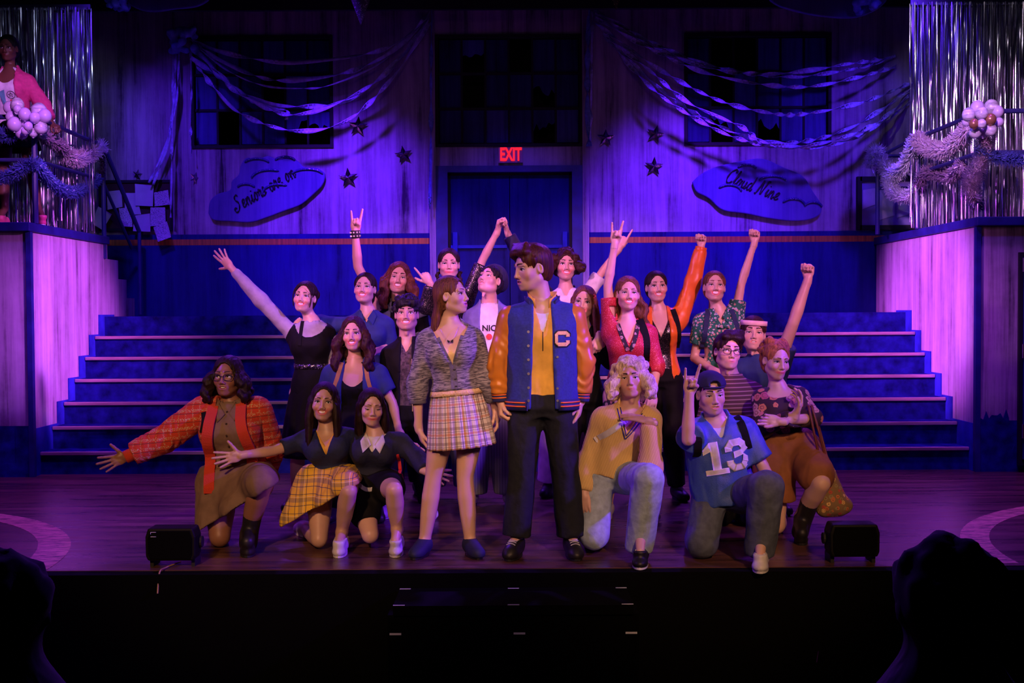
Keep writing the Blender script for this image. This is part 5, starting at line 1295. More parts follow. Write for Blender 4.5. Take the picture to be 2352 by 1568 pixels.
for sx in (-1, 1):
    b = MB(); c = p.lp(sx*.080, -.005, -.062); b.tube([c+A3((math.cos(a)*.02, 0, math.sin(a)*.02)) for a in np.linspace(0, 2*math.pi, 17)], .0016, 5); b.build('hoop_earring', M_brass, p.root, True)
for i in (0, 1): p.shoe(i, SHOEB, M_black)
p = Person('young man with curly black hair in dark jacket, wide eyed smile', 7.9, (934, 722, 96, 2, 5, 0), (936, 786), ((893, 812), (985, 812)), ((880, 900), (998, 900)), ((890, 985), (990, 985)), None, an=None, sex='m', skin='olive', face='smile', eyes='wide', hs=1.02)
p.hair('black', 'curly', seed=4, vol=1.2)
p.top('shirt', cl('dark_patterned_shirt', (.07, .05, .06), vary=.8, sc=50), g=.010, hem=0, sleeve=(0, 0), neck='V', nd=.07, wa=.002)
p.top('jacket', BLK, g=.024, hem=-.02, sleeve=(1.9, 1.9), open_=(.05, .035), neck='round', wa=.006)
b = MB(); b.tube([p.tp(.042, z) for z in np.linspace(.0, .42, 8)], .004, 6); b.build('zipper', M_brass, p.root)
p.legs('trousers', BLK, g=.014, wide=(1.2, 1.3))
for i in (0, 1): p.shoe(i, SHOEW, SHOEW, 'white_sneaker')
p = Person('smiling woman in black pinafore over lilac shirt, one arm stretched up and outward', 8.2, (700, 684, 74, -6, 8, 6), (716, 738), ((668, 764), (758, 764)), ((600, 690, -.05), (775, 830)), ((532, 616, -.1), (765, 890, -.1)), None, hands=('open', 'relax'), palms=((.2, .9, .2), (0, 1, 0)), hdir=((-22, -26, 0), None), face='smile', eyes='squint', hs=.98)
p.hair('brown', 'bun', seed=5)
for sx in (-1, 1):
    b = MB(); b.tube(catmull([p.lp(sx*.03, -.085, .085), p.lp(sx*.062, -.078, .04), p.lp(sx*.068, -.062, -.02), p.lp(sx*.060, -.05, -.075)], 5), [.004]*15+[.0015], 6); b.build('loose_lock', HR['brown'], p.root, True)
p.top('shirt', SKD, g=.012, hem=.1, sleeve=(1.93, 1.9), neck='round', wa=.004, slr=1.15)
p.top('pinafore', BLK, g=.022, hem=.0, sleeve=(0, 0), neck='wide', nd=.30, nw=.7, wa=.004)
p.skirt(BLK, length=.55, w1=(.24, .22), top_=.2, name='pinafore_skirt')
p.band('studded_belt', glitter('studded_black', (.01, .01, .012), (.9, .9, 1), 160, .25), .19, .225, .028)
p.strap('pinafore_strap', BLK, [(-.06, .36), (-.06, .46), (-.055, p.L)], w=.012)
for i in (0, 1): p.shoe(i, SHOEB, M_black)
p = Person('woman with slicked-back hair in navy polo, arm laid along her neighbour', 8.45, (838, 664, 76, -4, 10, 2), (845, 716), ((797, 744), (893, 744)), ((738, 742, .02), (905, 830)), ((683, 742, -.18), (880, 800, -.25)), None, hands=('relax', 'relax'), palms=((0, .5, -1), (0, .5, -1)), hdir=((-20, 22, -.04), (-12, 4, -.02)), face='smile', eyes='squint', hs=1.0)
p.hair('brown', 'pony', len_=.1, seed=6)
p.top('polo_shirt', BLUES, g=.016, hem=0, sleeve=(1.75, .8), neck='V', nd=.08, nw=.5, wa=.004, slr=1.25)
p.flaps(BLUES)
p.legs('trousers', BLK, g=.014, wide=(1.2, 1.3))
for i in (0, 1): p.shoe(i, SHOEB, M_black)
p = Person('man with long wavy auburn hair laughing, studded wristband on his raised arm', 8.85, (915, 640, 88, 6, 4, 6), (917, 698), ((872, 722), (970, 722)), ((822, 612, -.02), (985, 800)), ((816, 532, -.05), (950, 860, -.2)), None, sex='m', hands=('horns', 'relax'), palms=((.1, -1, 0), (0, 1, 0)), hdir=((3, -40, 0), None), face='laugh', eyes='squint', hs=1.04)
p.hair('auburn', 'wavy', len_=.24, vol=1.5, seed=7)
p.top('shirt', BLK, g=.012, hem=0, sleeve=(.1, 1.9), neck='round', wa=.004)
p.top('denim_vest', cl('dusty_denim', (.16, .18, .24), bumps=.4, sc=30), g=.024, hem=.0, sleeve=(.05, .05), open_=(.09, .05), neck='round', wa=.006)
p.collar(MATS['dusty_denim'], (.07, .07), (.105, .115), up=-.04, base=.0, gap=.4)
p.ring(0, .93, .037, M_black, 'wristband', .030)
M_st = M_metal; c0 = p.el[0]+(p.wr[0]-p.el[0])*.93; d0 = nrm(p.wr[0]-p.el[0]); a0 = nrm(np.cross(d0, (0, 1, 0))); b0 = np.cross(a0, d0)
for k in (-.014, .014):
    for j in range(9):
        q = c0+d0*k+(a0*math.cos(j*.7)+b0*math.sin(j*.7))*.037; b = MB(); b.box(q-.0055, q+.0055); b.build('stud', M_metal, p.root)
p.legs('trousers', BLK, g=.014, wide=(1.2, 1.3))
for i in (0, 1): p.shoe(i, SHOEB, M_black)
p = Person('woman with dark braids smiling, one black sequin sleeve raised, other hand pointing', 8.6, (1031, 608, 80, 4, 2, 0), (1030, 664), ((988, 690), (1078, 684)), ((978, 705, -.12), (1108, 598, 0)), ((988, 650, -.16), (1143, 530, -.03)), None, hands=('point', 'grip'), palms=((-.3, .6, 0), (.8, -.5, 0)), hdir=((-12, -18, -.02), (6, -22, 0)), face='grin', eyes='squint', hs=1.0)
p.hair('brown', 'braid', seed=8)
p.top('sequin_top', BLKS, g=.014, hem=0, sleeve=(1.9, .9), neck='scoop', nd=.08, wa=.002, slr=1.15)
p.legs('trousers', CHK, g=.018, wide=(1.5, 1.9))
for i in (0, 1): p.shoe(i, SHOEW, SHOEW, 'white_sneaker')
p = Person('person in dark slouch beanie and open lilac denim shirt, head thrown back', 8.3, (1126, 645, 84, -34, 26, 2), (1124, 700), ((1085, 728), (1172, 728)), ((1075, 820), (1182, 820)), ((1085, 890), (1180, 890)), None, an=None, sex='m', face='open', eyes='squint', hs=1.0)
p.hair('black', 'under', seed=3)
S = Shape(); S.ell(p.lp(0, .045, .062), A3((.092, .100, .080))*p.hs, p.HM@Rx(-.35), .01); S.ell(p.lp(0, .12, .03), A3((.065, .06, .06))*p.hs, p.HM, .04)
S.ell(p.lp(0, -.075, -.02), A3((.09, .07, .085))*p.hs, p.HM, .004, '-'); surf('beanie', S, .007, cl('navy_beanie_knit', (.012, .012, .035), sc=60), p.root, .002, 60, M=p.HM, c=p.hc)
p.top('tee', TEEW, g=.012, hem=0, sleeve=(0, 0), neck='round', wa=.003)
V_, F_ = textmesh('NIC', .06, .0015, 0)
b = MB(); b.add([p.tp(v[0], .36+v[1])+p.Fv*.002 for v in V_], F_); b.build('tee_lettering', M_black, p.root)
p.button(0, .30, MOUT, r=.022, name='red_tee_print')
p.top('shirt', LILAC, g=.026, hem=-.02, sleeve=(1.9, 1.9), open_=(.075, .06), neck='round', wa=.008, slr=1.15)
p.legs('trousers', CHK, g=.018, wide=(1.5, 1.9))
for i in (0, 1): p.shoe(i, SHOEW, M_black)
p = Person('woman with short curly brown hair behind the varsity jacket man, both arms raised', 8.75, (1299, 610, 82, 4, 3, 3), (1299, 664), ((1262, 690), (1348, 684)), ((1212, 618, .05), (1372, 640, .08)), ((1166, 535, .0), (1424, 568, .06)), None, hands=('grip', 'horns'), palms=((-.8, -.4, 0), (.3, .9, 0)), hdir=((-8, -22, 0), (10, -26, 0)), face='smile', eyes='wide', hs=1.02)
p.hair('chestnut', 'bigwavy', len_=.05, vol=1.2, seed=14)
p.top('shirt', WHT, g=.012, hem=0, sleeve=(.2, 1.1), neck='V', nd=.06, wa=.004, slr=1.3)
p.sleeves('navy_sleeve', cl('navy_cotton', (.02, .02, .07)), g=.02, to=(1.92, 1.9), arms=(0,))
p.top('vest', BLK, g=.024, hem=0, sleeve=(.06, .06), neck='V', nd=.18, nw=.5, wa=.004)
p.legs('trousers', PNKP, g=.018, wide=(1.3, 1.7))
for i in (0, 1): p.shoe(i, SHOEB, M_black)
p = Person('woman with sparkly hair clip half hidden behind the varsity jacket shoulder', 8.1, (1341, 696, 80, -10, 2, 6), (1338, 752), ((1295, 778), (1385, 776)), ((1290, 870), (1402, 830)), ((1300, 930), (1375, 775, -.22)), None, hands=('relax', 'grip'), palms=((0, 1, 0), (-.4, .8, -.3)), hdir=(None, (-2, 20, -.02)), face='smile', hs=1.0)
p.hair('light', 'long', len_=.28, seed=15)
b = MB()
for j in range(5):
    a = j*1.257; q = p.lp(.066, -.025, .055)+A3((math.cos(a)*.011, -.010, math.sin(a)*.011)); b.box(q-.005, q+.005)
b.build('flower_clip', MOUT, p.root); 
p.top('jacket', BLK, g=.018, hem=0, sleeve=(1.8, 1.7), neck='V', nd=.1, wa=.004)
p.legs('trousers', BLK, g=.014)
for i in (0, 1): p.shoe(i, SHOEB, M_black)
p = Person('woman with wavy light hair in glittering red top, arm raised in a horn sign', 7.8, (1442, 676, 84, 2, 5, 2), (1440, 736), ((1396, 762), (1496, 762)), ((1396, 655, -.02), (1508, 840)), ((1412, 560, -.05), (1500, 905, -.15)), None, hands=('horns', 'relax'), palms=((.2, -1, 0), (0, 1, 0)), hdir=((4, -36, 0), None), face='smile', eyes='squint', hs=1.0, brow=M_browl)
p.hair('light', 'wavy', len_=.24, vol=1.1, seed=17, ears=True, dx=.02)
p.top('sequin_top', REDS, g=.016, hem=.10, sleeve=(.75, 1.3), neck='V', nd=.16, nw=.5, wa=.002, slr=1.15)
FL2 = blotch('cream_black_floral', (.015, .012, .014), [(.45, .33, .28), (.35, .15, .14)], 30)
for sx in (-1, 1): p.strap('floral_trim', FL2, [(sx*.075, p.L-.0), (sx*.045, .42), (sx*.008, .33)], w=.014)
p.skirt(FL2, length=.62, w1=(.22, .20), top_=.22, name='floral_skirt')
p.strap('backpack_strap', BLK, [(.085, p.L), (.115, .42), (.12, .28), (.15, .18)], w=.026, th=.012)
for i in (0, 1): p.shoe(i, SHOEW, SHOEW, 'sandal')
p = Person('woman in open orange satin jacket over black sequin top, fist raised', 8.55, (1508, 660, 78, 3, 4, -2), (1513, 712), ((1475, 738), (1565, 730)), ((1470, 830), (1592, 648, 0)), ((1480, 900), (1611, 566, -.02)), None, hands=('relax', 'fist'), palms=((0, 1, 0), (-.5, -.8, 0)), hdir=(None, (2, -30, 0)), face='smile', eyes='wide', hs=1.0)
p.hair('brown', 'pony', len_=.2, seed=18)
p.top('sequin_top', BLKS, g=.010, hem=0, sleeve=(0, 0), neck='V', nd=.20, nw=.45, wa=.001)
p.top('jacket', ORG, g=.024, hem=.0, sleeve=(1.8, 1.93), open_=(.085, .055), neck='round', wa=.006, slr=1.15)
p.ring(1, .90, .044, ORG, 'jacket_cuff', .025)
p.strap('backpack_strap', BLK, [(.10, p.L), (.125, .42), (.135, .25)], w=.020, th=.010)
p.legs('trousers', BLK, g=.014, wide=(1.2, 1.3))
for i in (0, 1): p.shoe(i, SHOEB, M_black)
p = Person('woman in dark green dotted blouse with neck bow laughing, bare arm and fist raised', 8.4, (1641, 660, 76, -3, 10, 2), (1650, 712), ((1606, 738), (1694, 726)), ((1594, 822, .02), (1702, 654, 0)), ((1640, 850, -.22), (1733, 556, -.03)), None, hands=('relax', 'fist'), palms=((0, .5, -1), (-.5, -.8, 0)), hdir=((20, 6, -.04), (3, -30, 0)), face='laugh', eyes='squint', hs=1.0, brow=M_browl)
p.hair('light', 'pony', len_=.25, seed=19)
p.top('blouse', GRN, g=.016, hem=.05, sleeve=(.62, .55), neck='V', nd=.11, nw=.45, wa=.005, slr=1.3)
p.flaps(GRN)
b = MB(); c = p.tp(.01, .40)
for sx in (-1, 1): b.tube([c, c+p.U*sx*.03+p.W*.014+p.Fv*.012, c+p.U*sx*.05-p.W*.0+p.Fv*.008], [.007, .017, .006], 8); b.tube([c, c+p.U*sx*.018-p.W*.06+p.Fv*.008, c+p.U*sx*.03-p.W*.11+p.Fv*.004], [.006, .011, .012], 8)
o = b.build('neck_bow', GRN, p.root, True); 
for sx in (-1, 1): p.strap('backpack_strap', NVY, [(sx*.085, p.L), (sx*.110, .42), (sx*.13, .25)], w=.018, th=.010)
p.legs('trousers', BLK, g=.014, wide=(1.2, 1.3))
for i in (0, 1): p.shoe(i, SHOEB, M_black)
p = Person('man with pink headband looking up, bare arm and fist raised above the stairs', 7.95, (1730, 768, 84, -8, 8, 4), (1742, 824), ((1695, 848), (1790, 840)), ((1690, 930), (1822, 742, -.12)), ((1700, 990), (1856, 640, -.12)), None, sex='m', hands=('relax', 'fist'), palms=((0, 1, 0), (-.6, -.7, 0)), hdir=(None, (3, -34, 0)), face='open', eyes='squint', hs=1.05, fat=1.08, armr=1.1)
p.hair('chestnut', 'under', vol=1.2, seed=20)
b = MB(); n = 28; pr_ = []
for j in range(n+1):
    a = math.pi*(j/n)*1.1-math.pi*.05; pr_.append(p.lp(-.0845*math.cos(a), .012-.098*math.sin(a), .075-.012*math.sin(a)))
Vb = []
for q in pr_: o_ = nrm(q-p.hc); Vb += [q-p.HM@A3((0, 0, .016)), q+p.HM@A3((0, 0, .016)), q+p.HM@A3((0, 0, .016))+o_*.006, q-p.HM@A3((0, 0, .016))+o_*.006]
b.add(Vb, [(4*i+j, 4*i+(j+1) % 4, 4*i+4+(j+1) % 4, 4*i+4+j) for i in range(n) for j in range(4)]); b.build('headband', cl('pink_stretch_cloth', (.74, .50, .46)), p.root, True)
p.top('tee', BLUES, g=.020, hem=0, sleeve=(.6, .52), neck='round', wa=.006, slr=1.4)
p.legs('trousers', BLK, g=.014, wide=(1.2, 1.3))
for i in (0, 1): p.shoe(i, SHOEB, M_black)
p = Person('man with black framed glasses and striped turtleneck glancing upward', 7.5, (1671, 808, 94, 8, 3, 5), (1680, 872), ((1630, 898), (1738, 896)), ((1612, 985), (1758, 985)), ((1630, 1040), (1745, 1040)), ((1660, 1080), (1712, 1080)), ((1655, 1180), (1715, 1180)), ((1650, 1190, .35), (1720, 1190, .35)), ((1650, 1195, .4), (1720, 1195, .4)), sex='m', face='closed', eyes='wide', look=(-.35, .35), hs=1.04)
p.hair('brown', 'short', vol=1.0, seed=21, part=1); p.glasses(M_black)
p.top('turtleneck', MULTI, g=.018, hem=.0, sleeve=(1.9, 1.9), neck='collar', wa=.004)
p.collar(MULTI, (.070, .070), (.066, .068), up=.05, base=-.012, gap=0., drop=.02, name='turtle_collar')
p.legs('trousers', BLK, g=.014, wide=(1.2, 1.3))
for i in (0, 1): p.shoe(i, SHOEB, M_black)
# ------------------------------------------------------------------ balcony figure
p = Person('woman in white printed tee and pink cardigan standing on the left balcony', 10.45, (19, 112, 74, 4, -8, 0), (24, 162), ((-18, 190), (72, 190)), ((-38, 262), (98, 240)), ((-30, 320), (120, 285, -.05)), ((8, 310), (62, 310)), ((8, 400), (76, 400)), ((10, 478), (86, 478)), ((2, 497, -.12), (98, 497, -.14)),
           floor=DZ+DT, skin='deep', hands=('relax', 'grip'), palms=((0, 1, 0), (0, .3, -1)), hdir=(None, (10, 6, -.03)), face='closed', hs=1.0)
p.hair('black', 'pony', len_=.12, seed=22)
p.top('tee', TEEW, g=.014, hem=.12, sleeve=(0, 0), neck='scoop', nd=.14, nw=.6, wa=.003)
p.top('cardigan', PNKC, g=.026, hem=.05, sleeve=(1.9, 1.75), open_=(.11, .07), neck='round', wa=.006, slr=1.25)
b = MB(); b.tube([p.tp(.045+.036*math.cos(a), .34+.030*math.sin(a))+p.Fv*.002 for a in np.linspace(0, 2*math.pi, 25)], .0022, 5)
b.build('ring_print', M_lash, p.root)
b = MB(); b.tube([p.tp(.045+.026*math.cos(a), .34+.021*math.sin(a))+p.Fv*.002 for a in [R(90+144*k) for k in range(6)]], .0018, 5); b.build('line_print', M_lash, p.root)
b = MB(); P_ = [p.tp(x, z)+p.Fv*.002 for x, z in ((-.055, .37), (-.005, .385), (-.01, .30), (.0, .22), (-.035, .24))]; b.prism(P_, p.Fv*.002); b.build('teal_print', cl('teal_ink', (.10, .32, .38)), p.root)
b = MB(); P_ = [p.tp(x, z)+p.Fv*.002 for x, z in ((.03, .30), (.085, .31), (.08, .25), (.045, .24))]; b.prism(P_, p.Fv*.002); b.build('red_print', MOUT, p.root)
p.skirt(BLK, length=.26, w1=(.22, .18), top_=.2)
for i in (0, 1): p.shoe(i, PNKS, WHT, 'pink_shoe', s=1.05)
# ------------------------------------------------------------------ set dressing
M_crepe = mat('crepe_paper', (.50, .50, .80), .7, vary=.3, sc=20, bumps=.3); M_crepe2 = mat('blue_crepe_paper', (.16, .26, .62), .7, vary=.3, sc=20, bumps=.3)
rs = random.Random(21)
def ribbon(name, pts, w=.05, m=None, turns=2.0, label=None, group=None, Y=None, ends=True, seed=0, taper=None):
    r = random.Random(seed); P = catmull(pts, 14); n = len(P); V = []; ph = r.random()*6
    for i, q in enumerate(P):
        t = nrm(P[min(i+1, n-1)]-P[max(i-1, 0)]); a = np.cross(t, (0, 1, 0)); a = nrm(a); b_ = np.cross(a, t); s = i/(n-1); an = ph+turns*2*math.pi*s+.8*math.sin(s*19+ph)
        d = a*math.cos(an)+b_*math.sin(an); ww = w*(.9+.2*math.sin(s*31+ph*2)); nn = np.cross(d, t)*.0012
        V += [q-d*ww/2-nn, q+d*ww/2-nn, q+d*ww/2+nn, q-d*ww/2+nn]
    F = [(4*i+j, 4*i+(j+1) % 4, 4*i+4+(j+1) % 4, 4*i+4+j) for i in range(n-1) for j in range(4)]+[(3, 2, 1, 0), (4*n-4, 4*n-3, 4*n-2, 4*n-1)]
    o = mk(name, V, F, m or M_crepe, None, True)
    return tag(o, label, 'streamer', group)
YS = 12.45
L_ = [([(440, 92), (520, 122), (664, 143), (850, 122), (935, 82), (985, 30)], 2, 'topmost crepe streamer swagged across the left window'),
      ([(440, 95), (505, 138), (600, 178), (680, 184), (800, 165), (900, 118), (986, 36)], 3, 'second highest swagged crepe streamer over the left window'),
      ([(442, 98), (520, 160), (600, 195), (683, 203), (760, 195), (880, 140), (986, 42)], 3, 'thin crepe streamer below the second in the left swag'),
      ([(440, 102), (500, 165), (560, 215), (660, 244), (800, 230), (900, 150), (988, 44)], 4, 'thick twisted crepe streamer in the middle of the left swag'),
      ([(442, 108), (520, 192), (580, 232), (668, 264), (780, 235), (890, 165), (989, 46)], 4, 'crepe streamer with a hanging torn end in the left swag'),
      ([(438, 130), (490, 200), (560, 265), (683, 301), (800, 275), (900, 180), (989, 48)], 5, 'lowest crepe streamer of the left swag')]
for i, (px, tn, lb) in enumerate(L_):
    ribbon('crepe_streamer', [at(x, y, YB-.03 if k in (0, len(px)-1) else YS-.03*i) for k, (x, y) in enumerate(px)], .055 if i != 2 else .022, turns=tn, label=lb, group='crepe streamers swagged over the set', seed=i+1)
ribbon('crepe_streamer', [at(438, 132, 12.5), at(500, 175, 12.45), at(545, 210, 12.4), at(600, 240, 12.38), at(655, 252, 12.37), at(658, 275, 12.37)], .06, turns=3, label='frayed crepe streamer ending mid-swag at the left window', group='crepe streamers swagged over the set', seed=44)
R_ = [([(1362, 22), (1500, 98), (1640, 152), (1798, 176), (1950, 160), (2058, 128)], 7, 'topmost crepe streamer swagged across the right window'),
      ([(1364, 30), (1500, 108), (1650, 160), (1800, 168), (1960, 145), (2050, 132)], 6, 'crepe streamer crossing the topmost one at the right window'),
      ([(1366, 40), (1500, 115), (1640, 172), (1825, 200), (1960, 180), (2058, 152)], 6, 'third crepe streamer of the right swag'),
      ([(1370, 55), (1500, 150), (1640, 226), (1760, 258), (1844, 262), (1980, 235), (2092, 190)], 8, 'bright middle crepe streamer of the right swag'),
      ([(1385, 75), (1500, 190), (1600, 262), (1720, 315), (1837, 326), (1960, 290), (2092, 206)], 8, 'bright lower crepe streamer of the right swag'),
      ([(1390, 85), (1500, 205), (1620, 285), (1720, 325), (1840, 339), (1960, 318), (2090, 236)], 8, 'lowest crepe streamer of the right swag'),
      ([(1388, 80), (1490, 160), (1580, 235), (1700, 290), (1760, 328), (1870, 332), (2000, 290), (2088, 220)], 7, 'twisted crepe streamer between the two lowest on the right')]
for i, (px, tn, lb) in enumerate(R_):
    ribbon('crepe_streamer', [at(x, y, YB-.03 if k in (0, len(px)-1) else YS-.04*i) for k, (x, y) in enumerate(px)], .055, turns=tn, label=lb, group='crepe streamers swagged over the set', seed=i+11)
for px, w, lb in (([(992, 20), (990, 150), (990, 300), (987, 480)], .055, 'long straight crepe streamer hanging left of the exit bay'), ([(1352, 22), (1350, 120), (1349, 230), (1353, 336)], .07, 'straight crepe streamer hanging right of the exit bay'), ([(1361, 24), (1359, 130), (1358, 240), (1356, 322)], .04, 'narrow crepe streamer hanging beside its wider twin on the right'),
                  ([(437, 90), (440, 200), (438, 290), (440, 360)], .035, 'short crepe streamer hanging at the left window edge'), ([(412, 95), (405, 230), (378, 340), (342, 420)], .03, 'crepe streamer drooping from the corner bunch to the notice board'), ([(404, 90), (400, 220), (385, 330), (352, 424)], .035, 'second crepe streamer drooping to the notice board'),
                  ([(398, 92), (396, 240), (394, 380), (392, 500)], .035, 'straight crepe streamer hanging beside the notice board')):
    ribbon('crepe_streamer', [at(x, y, YB-.04 if k == 0 else 12.55) for k, (x, y) in enumerate(px)], w, turns=1.6, label=lb, group='crepe streamers hanging straight', m=M_crepe2 if w > .05 else M_crepe, seed=int(w*1000)+px[0][0])
# crepe bunches at the corners
def bunch(px, py, Y, r, lb):
    root = empty('crepe_bunch', at(px, py, Y), lb, 'decoration'); c = at(px, py, Y); rr = random.Random(px); S = Shape()
    for k in range(26): q = c+A3([rr.uniform(-1, 1)*r, rr.uniform(-.1, .1), rr.uniform(-1, 1)*r*.8]); S.ell(q, (r*.32, r*.3, r*.30), None, .02)
    surf('gathered_crepe', S, .02, M_crepe2, root, .025, 40, 3)
bunch(418, 92, 12.5, .14, 'gathered blue crepe bunch at the upper left wall corner')
bunch(268, 3, 11.8, .12, 'blue crepe bunch on the left hanging cloud')
bunch(1985, 2, 11.8, .13, 'blue crepe bunch on the right hanging cloud')
# hanging clouds along the top edge
def cloud_plate(name, pts, Y, th, m, lb, cat='sign'):
    P = catmull([at(x, y, Y) for x, y in pts]+[at(*pts[0], Y)], 5)[:-1]; b = MB(); b.prism(P, (0, th, 0)); root = empty(name, P[0], lb, cat)
    o = b.build('painted_plate', m, root); bevel(o, .012, 2); return root
M_cloud = plaster('cloud_paint', (.15, .14, .38), (.05, .05, .2), .2, 2)
cloud_plate('hanging_cloud', [(250, -30), (300, 12), (345, 26), (400, 20), (450, 14), (480, -5), (470, -40)], 11.9, .05, M_cloud, 'painted cloud cutout hanging at the upper left edge')
cloud_plate('hanging_cloud', [(1745, -30), (1780, 8), (1840, 28), (1900, 38), (1960, 40), (2010, 24), (2040, -5), (2030, -40)], 11.9, .05, M_cloud, 'painted cloud cutout hanging at the upper right edge')
# cloud signs on the wall
def glyph_sign(name, pts, ink, lb, puffs, cx, cy, rot, text_strokes):
    root = cloud_plate(name, pts, YB-.06, .045, M_cloud, lb)
    for (x, y, w, h, a0, a1) in puffs:
        b = MB(); P = [at(x+w*math.cos(R(a)), y-h*math.sin(R(a)), YB-.066) for a in np.linspace(a0, a1, 16)]; b.tube(P, [.004]+[.014]*14+[.004], 6); b.build('glitter_curl', M_glit, root, True)
    for st_ in text_strokes:
        b = MB(); P = catmull([at(x, y, YB-.068) for x, y in st_], 6); n = len(P)
        b.tube(P, [.0045+.0045*abs(math.sin(i*.35)) for i in range(n)], 6); b.build('painted_stroke', M_ink, root)
M_ink = mat('black_ink', (.006, .006, .01), .6); M_glit = glitter('blue_glitter_edge', (.03, .035, .20), (.9, .95, 1), 210, .05)
def script(txt, x, y, sz, ang, sy=1.45):
    """cursive strokes, unit glyphs in a 0..w by 0..1 box (x-height .5)"""
    G = {'S': (.75, [[(.62, .88), (.50, 1.0), (.30, .92), (.28, .72), (.48, .52), (.50, .25), (.30, .0), (.05, -.02), (-.06, .15), (.05, .28), (.18, .18)]]), 'e': (.42, [[(.0, .15), (.25, .30), (.32, .45), (.20, .52), (.08, .35), (.08, .12), (.20, .0), (.42, .15)]]),
         'n': (.55, [[(.0, .15), (.10, .48), (.10, .0)], [(.10, .25), (.25, .50), (.36, .42), (.36, .08), (.44, .0), (.55, .15)]]), 'i': (.28, [[(.0, .15), (.12, .48), (.10, .1), (.16, .0), (.28, .15)], [(.15, .70), (.17, .74)]]),
         'o': (.46, [[(.0, .15), (.10, .38), (.22, .50), (.10, .45), (.04, .2), (.14, .0), (.30, .1), (.32, .38), (.22, .50), (.34, .42), (.46, .44)]]), 'r': (.36, [[(.0, .15), (.10, .55), (.16, .44), (.28, .46), (.22, .1), (.28, .0), (.38, .15)]]),
         's': (.36, [[(.0, .15), (.18, .56), (.26, .25), (.18, .0), (.02, .05)], [(.18, .0), (.36, .15)]]), 'a': (.50, [[(.36, .42), (.20, .50), (.05, .30), (.08, .05), (.20, .0), (.34, .2), (.38, .48), (.34, .1), (.40, .0), (.52, .15)]]),
         'C': (.70, [[(.55, .80), (.60, .95), (.42, 1.0), (.15, .75), (.05, .35), (.20, .02), (.45, .02), (.62, .18)]]), 'l': (.30, [[(.0, .15), (.20, .65), (.22, .95), (.12, .90), (.10, .2), (.18, .0), (.30, .15)]]),
         'u': (.52, [[(.0, .15), (.08, .48), (.08, .12), (.20, .0), (.34, .2), (.36, .48), (.36, .1), (.42, .0), (.54, .15)]]), 'd': (.55, [[(.34, .42), (.20, .50), (.05, .30), (.08, .05), (.20, .0), (.34, .2), (.44, .98), (.36, .1), (.44, .0), (.55, .15)]]),
         'N': (.85, [[(-.08, .0), (.02, -.04), (.10, .2), (.22, .95), (.30, .6), (.46, .02), (.56, .4), (.66, .95), (.78, 1.0), (.84, .9)]]), ' ': (.35, [])}
    out = []; cx = 0; ca, sa = math.cos(R(ang)), math.sin(R(ang))
    for ch in txt:
        w, ss = G[ch]
        for st_ in ss:
            out.append([(x+((cx+a+.28*b)*ca-b*sy*sa)*sz, y-((cx+a+.28*b)*sa+b*sy*ca)*sz) for a, b in st_])
        cx += w+.04
    return out
glyph_sign('cloud_sign', [(478, 490), (482, 462), (500, 445), (528, 436), (532, 416), (548, 400), (552, 380), (566, 362), (590, 366), (615, 358), (640, 366), (664, 359), (684, 370), (700, 384), (728, 386), (746, 400), (740, 425), (715, 450), (690, 470), (650, 485), (610, 500), (575, 510), (530, 508), (490, 505)], None,
           'painted cloud sign on the wall lettered Seniors are on', [(590, 378, 30, 14, 20, 160), (620, 410, 42, 20, 60, 180), (655, 372, 25, 12, 20, 160), (706, 402, 36, 14, 10, 170), (640, 445, 38, 22, 60, 190), (565, 432, 20, 10, 10, 170)], 0, 0, 0, script('Seniors are on', 543, 487, 24, 31))
glyph_sign('cloud_sign', [(1590, 418), (1610, 400), (1640, 385), (1690, 372), (1750, 364), (1800, 384), (1845, 405), (1868, 440), (1886, 468), (1885, 490), (1860, 504), (1815, 507), (1760, 500), (1712, 490), (1660, 482), (1628, 455), (1600, 440)], None,
           'painted cloud sign on the wall lettered Cloud Nine', [(1675, 440, 28, 16, 0, 150), (1775, 418, 32, 14, 10, 170), (1822, 474, 28, 18, 0, 150), (1868, 476, 20, 12, 0, 170), (1715, 388, 22, 10, 0, 160)], 0, 0, 0, script('Cloud Nine', 1664, 416, 24.0, -20))
# foil stars
M_foil = mat('crinkled_foil', (.38, .36, .40), .22, 1, vary=.4, sc=30, bumps=.6)
def star(px, py, Y, r, rot, m, lb, th=.022, tilt=0, grp='foil stars pinned to the wall'):
    c = at(px, py, Y); V = [c+A3((0, -th, 0)), c+A3((0, th*.3, 0))]
    for k in range(10):
        a = R(rot+36*k); q = r if k % 2 == 0 else r*.42; V.append(c+A3((q*math.cos(a)*math.cos(tilt), q*math.cos(a)*math.sin(tilt), q*math.sin(a))))
    F = [(0, 2+k, 2+(k+1) % 10) for k in range(10)]+[(1, 2+(k+1) % 10, 2+k) for k in range(10)]
    o = mk('foil_star', V, F, m); return tag(o, lb, 'star', grp)
star(800, 408, YB-.03, .115, 95, M_foil, 'foil star on the wall just right of the Seniors cloud sign')
star(927, 355, YB-.03, .105, 100, M_foil, 'foil star on the wall left of the exit bay')
star(822, 290, YB-.03, .115, 85, M_foil, 'dark foil star beside the left window corner')
star(447, 408, YB-.03, .07, 70, M_foil, 'small foil star left of the Seniors cloud sign', tilt=.8)
star(1391, 317, YB-.03, .105, 88, M_foil, 'foil star on the wall right of the exit bay')
star(1505, 308, YB-.03, .105, 75, M_foil, 'glinting foil star left of the right window')
star(1502, 382, YB-.03, .11, 86, M_foil, 'foil star on the wall below the glinting one')
star(316, 400, YB-.03, .06, 80, M_foil, 'small dark foil star above the notice board', tilt=.6)
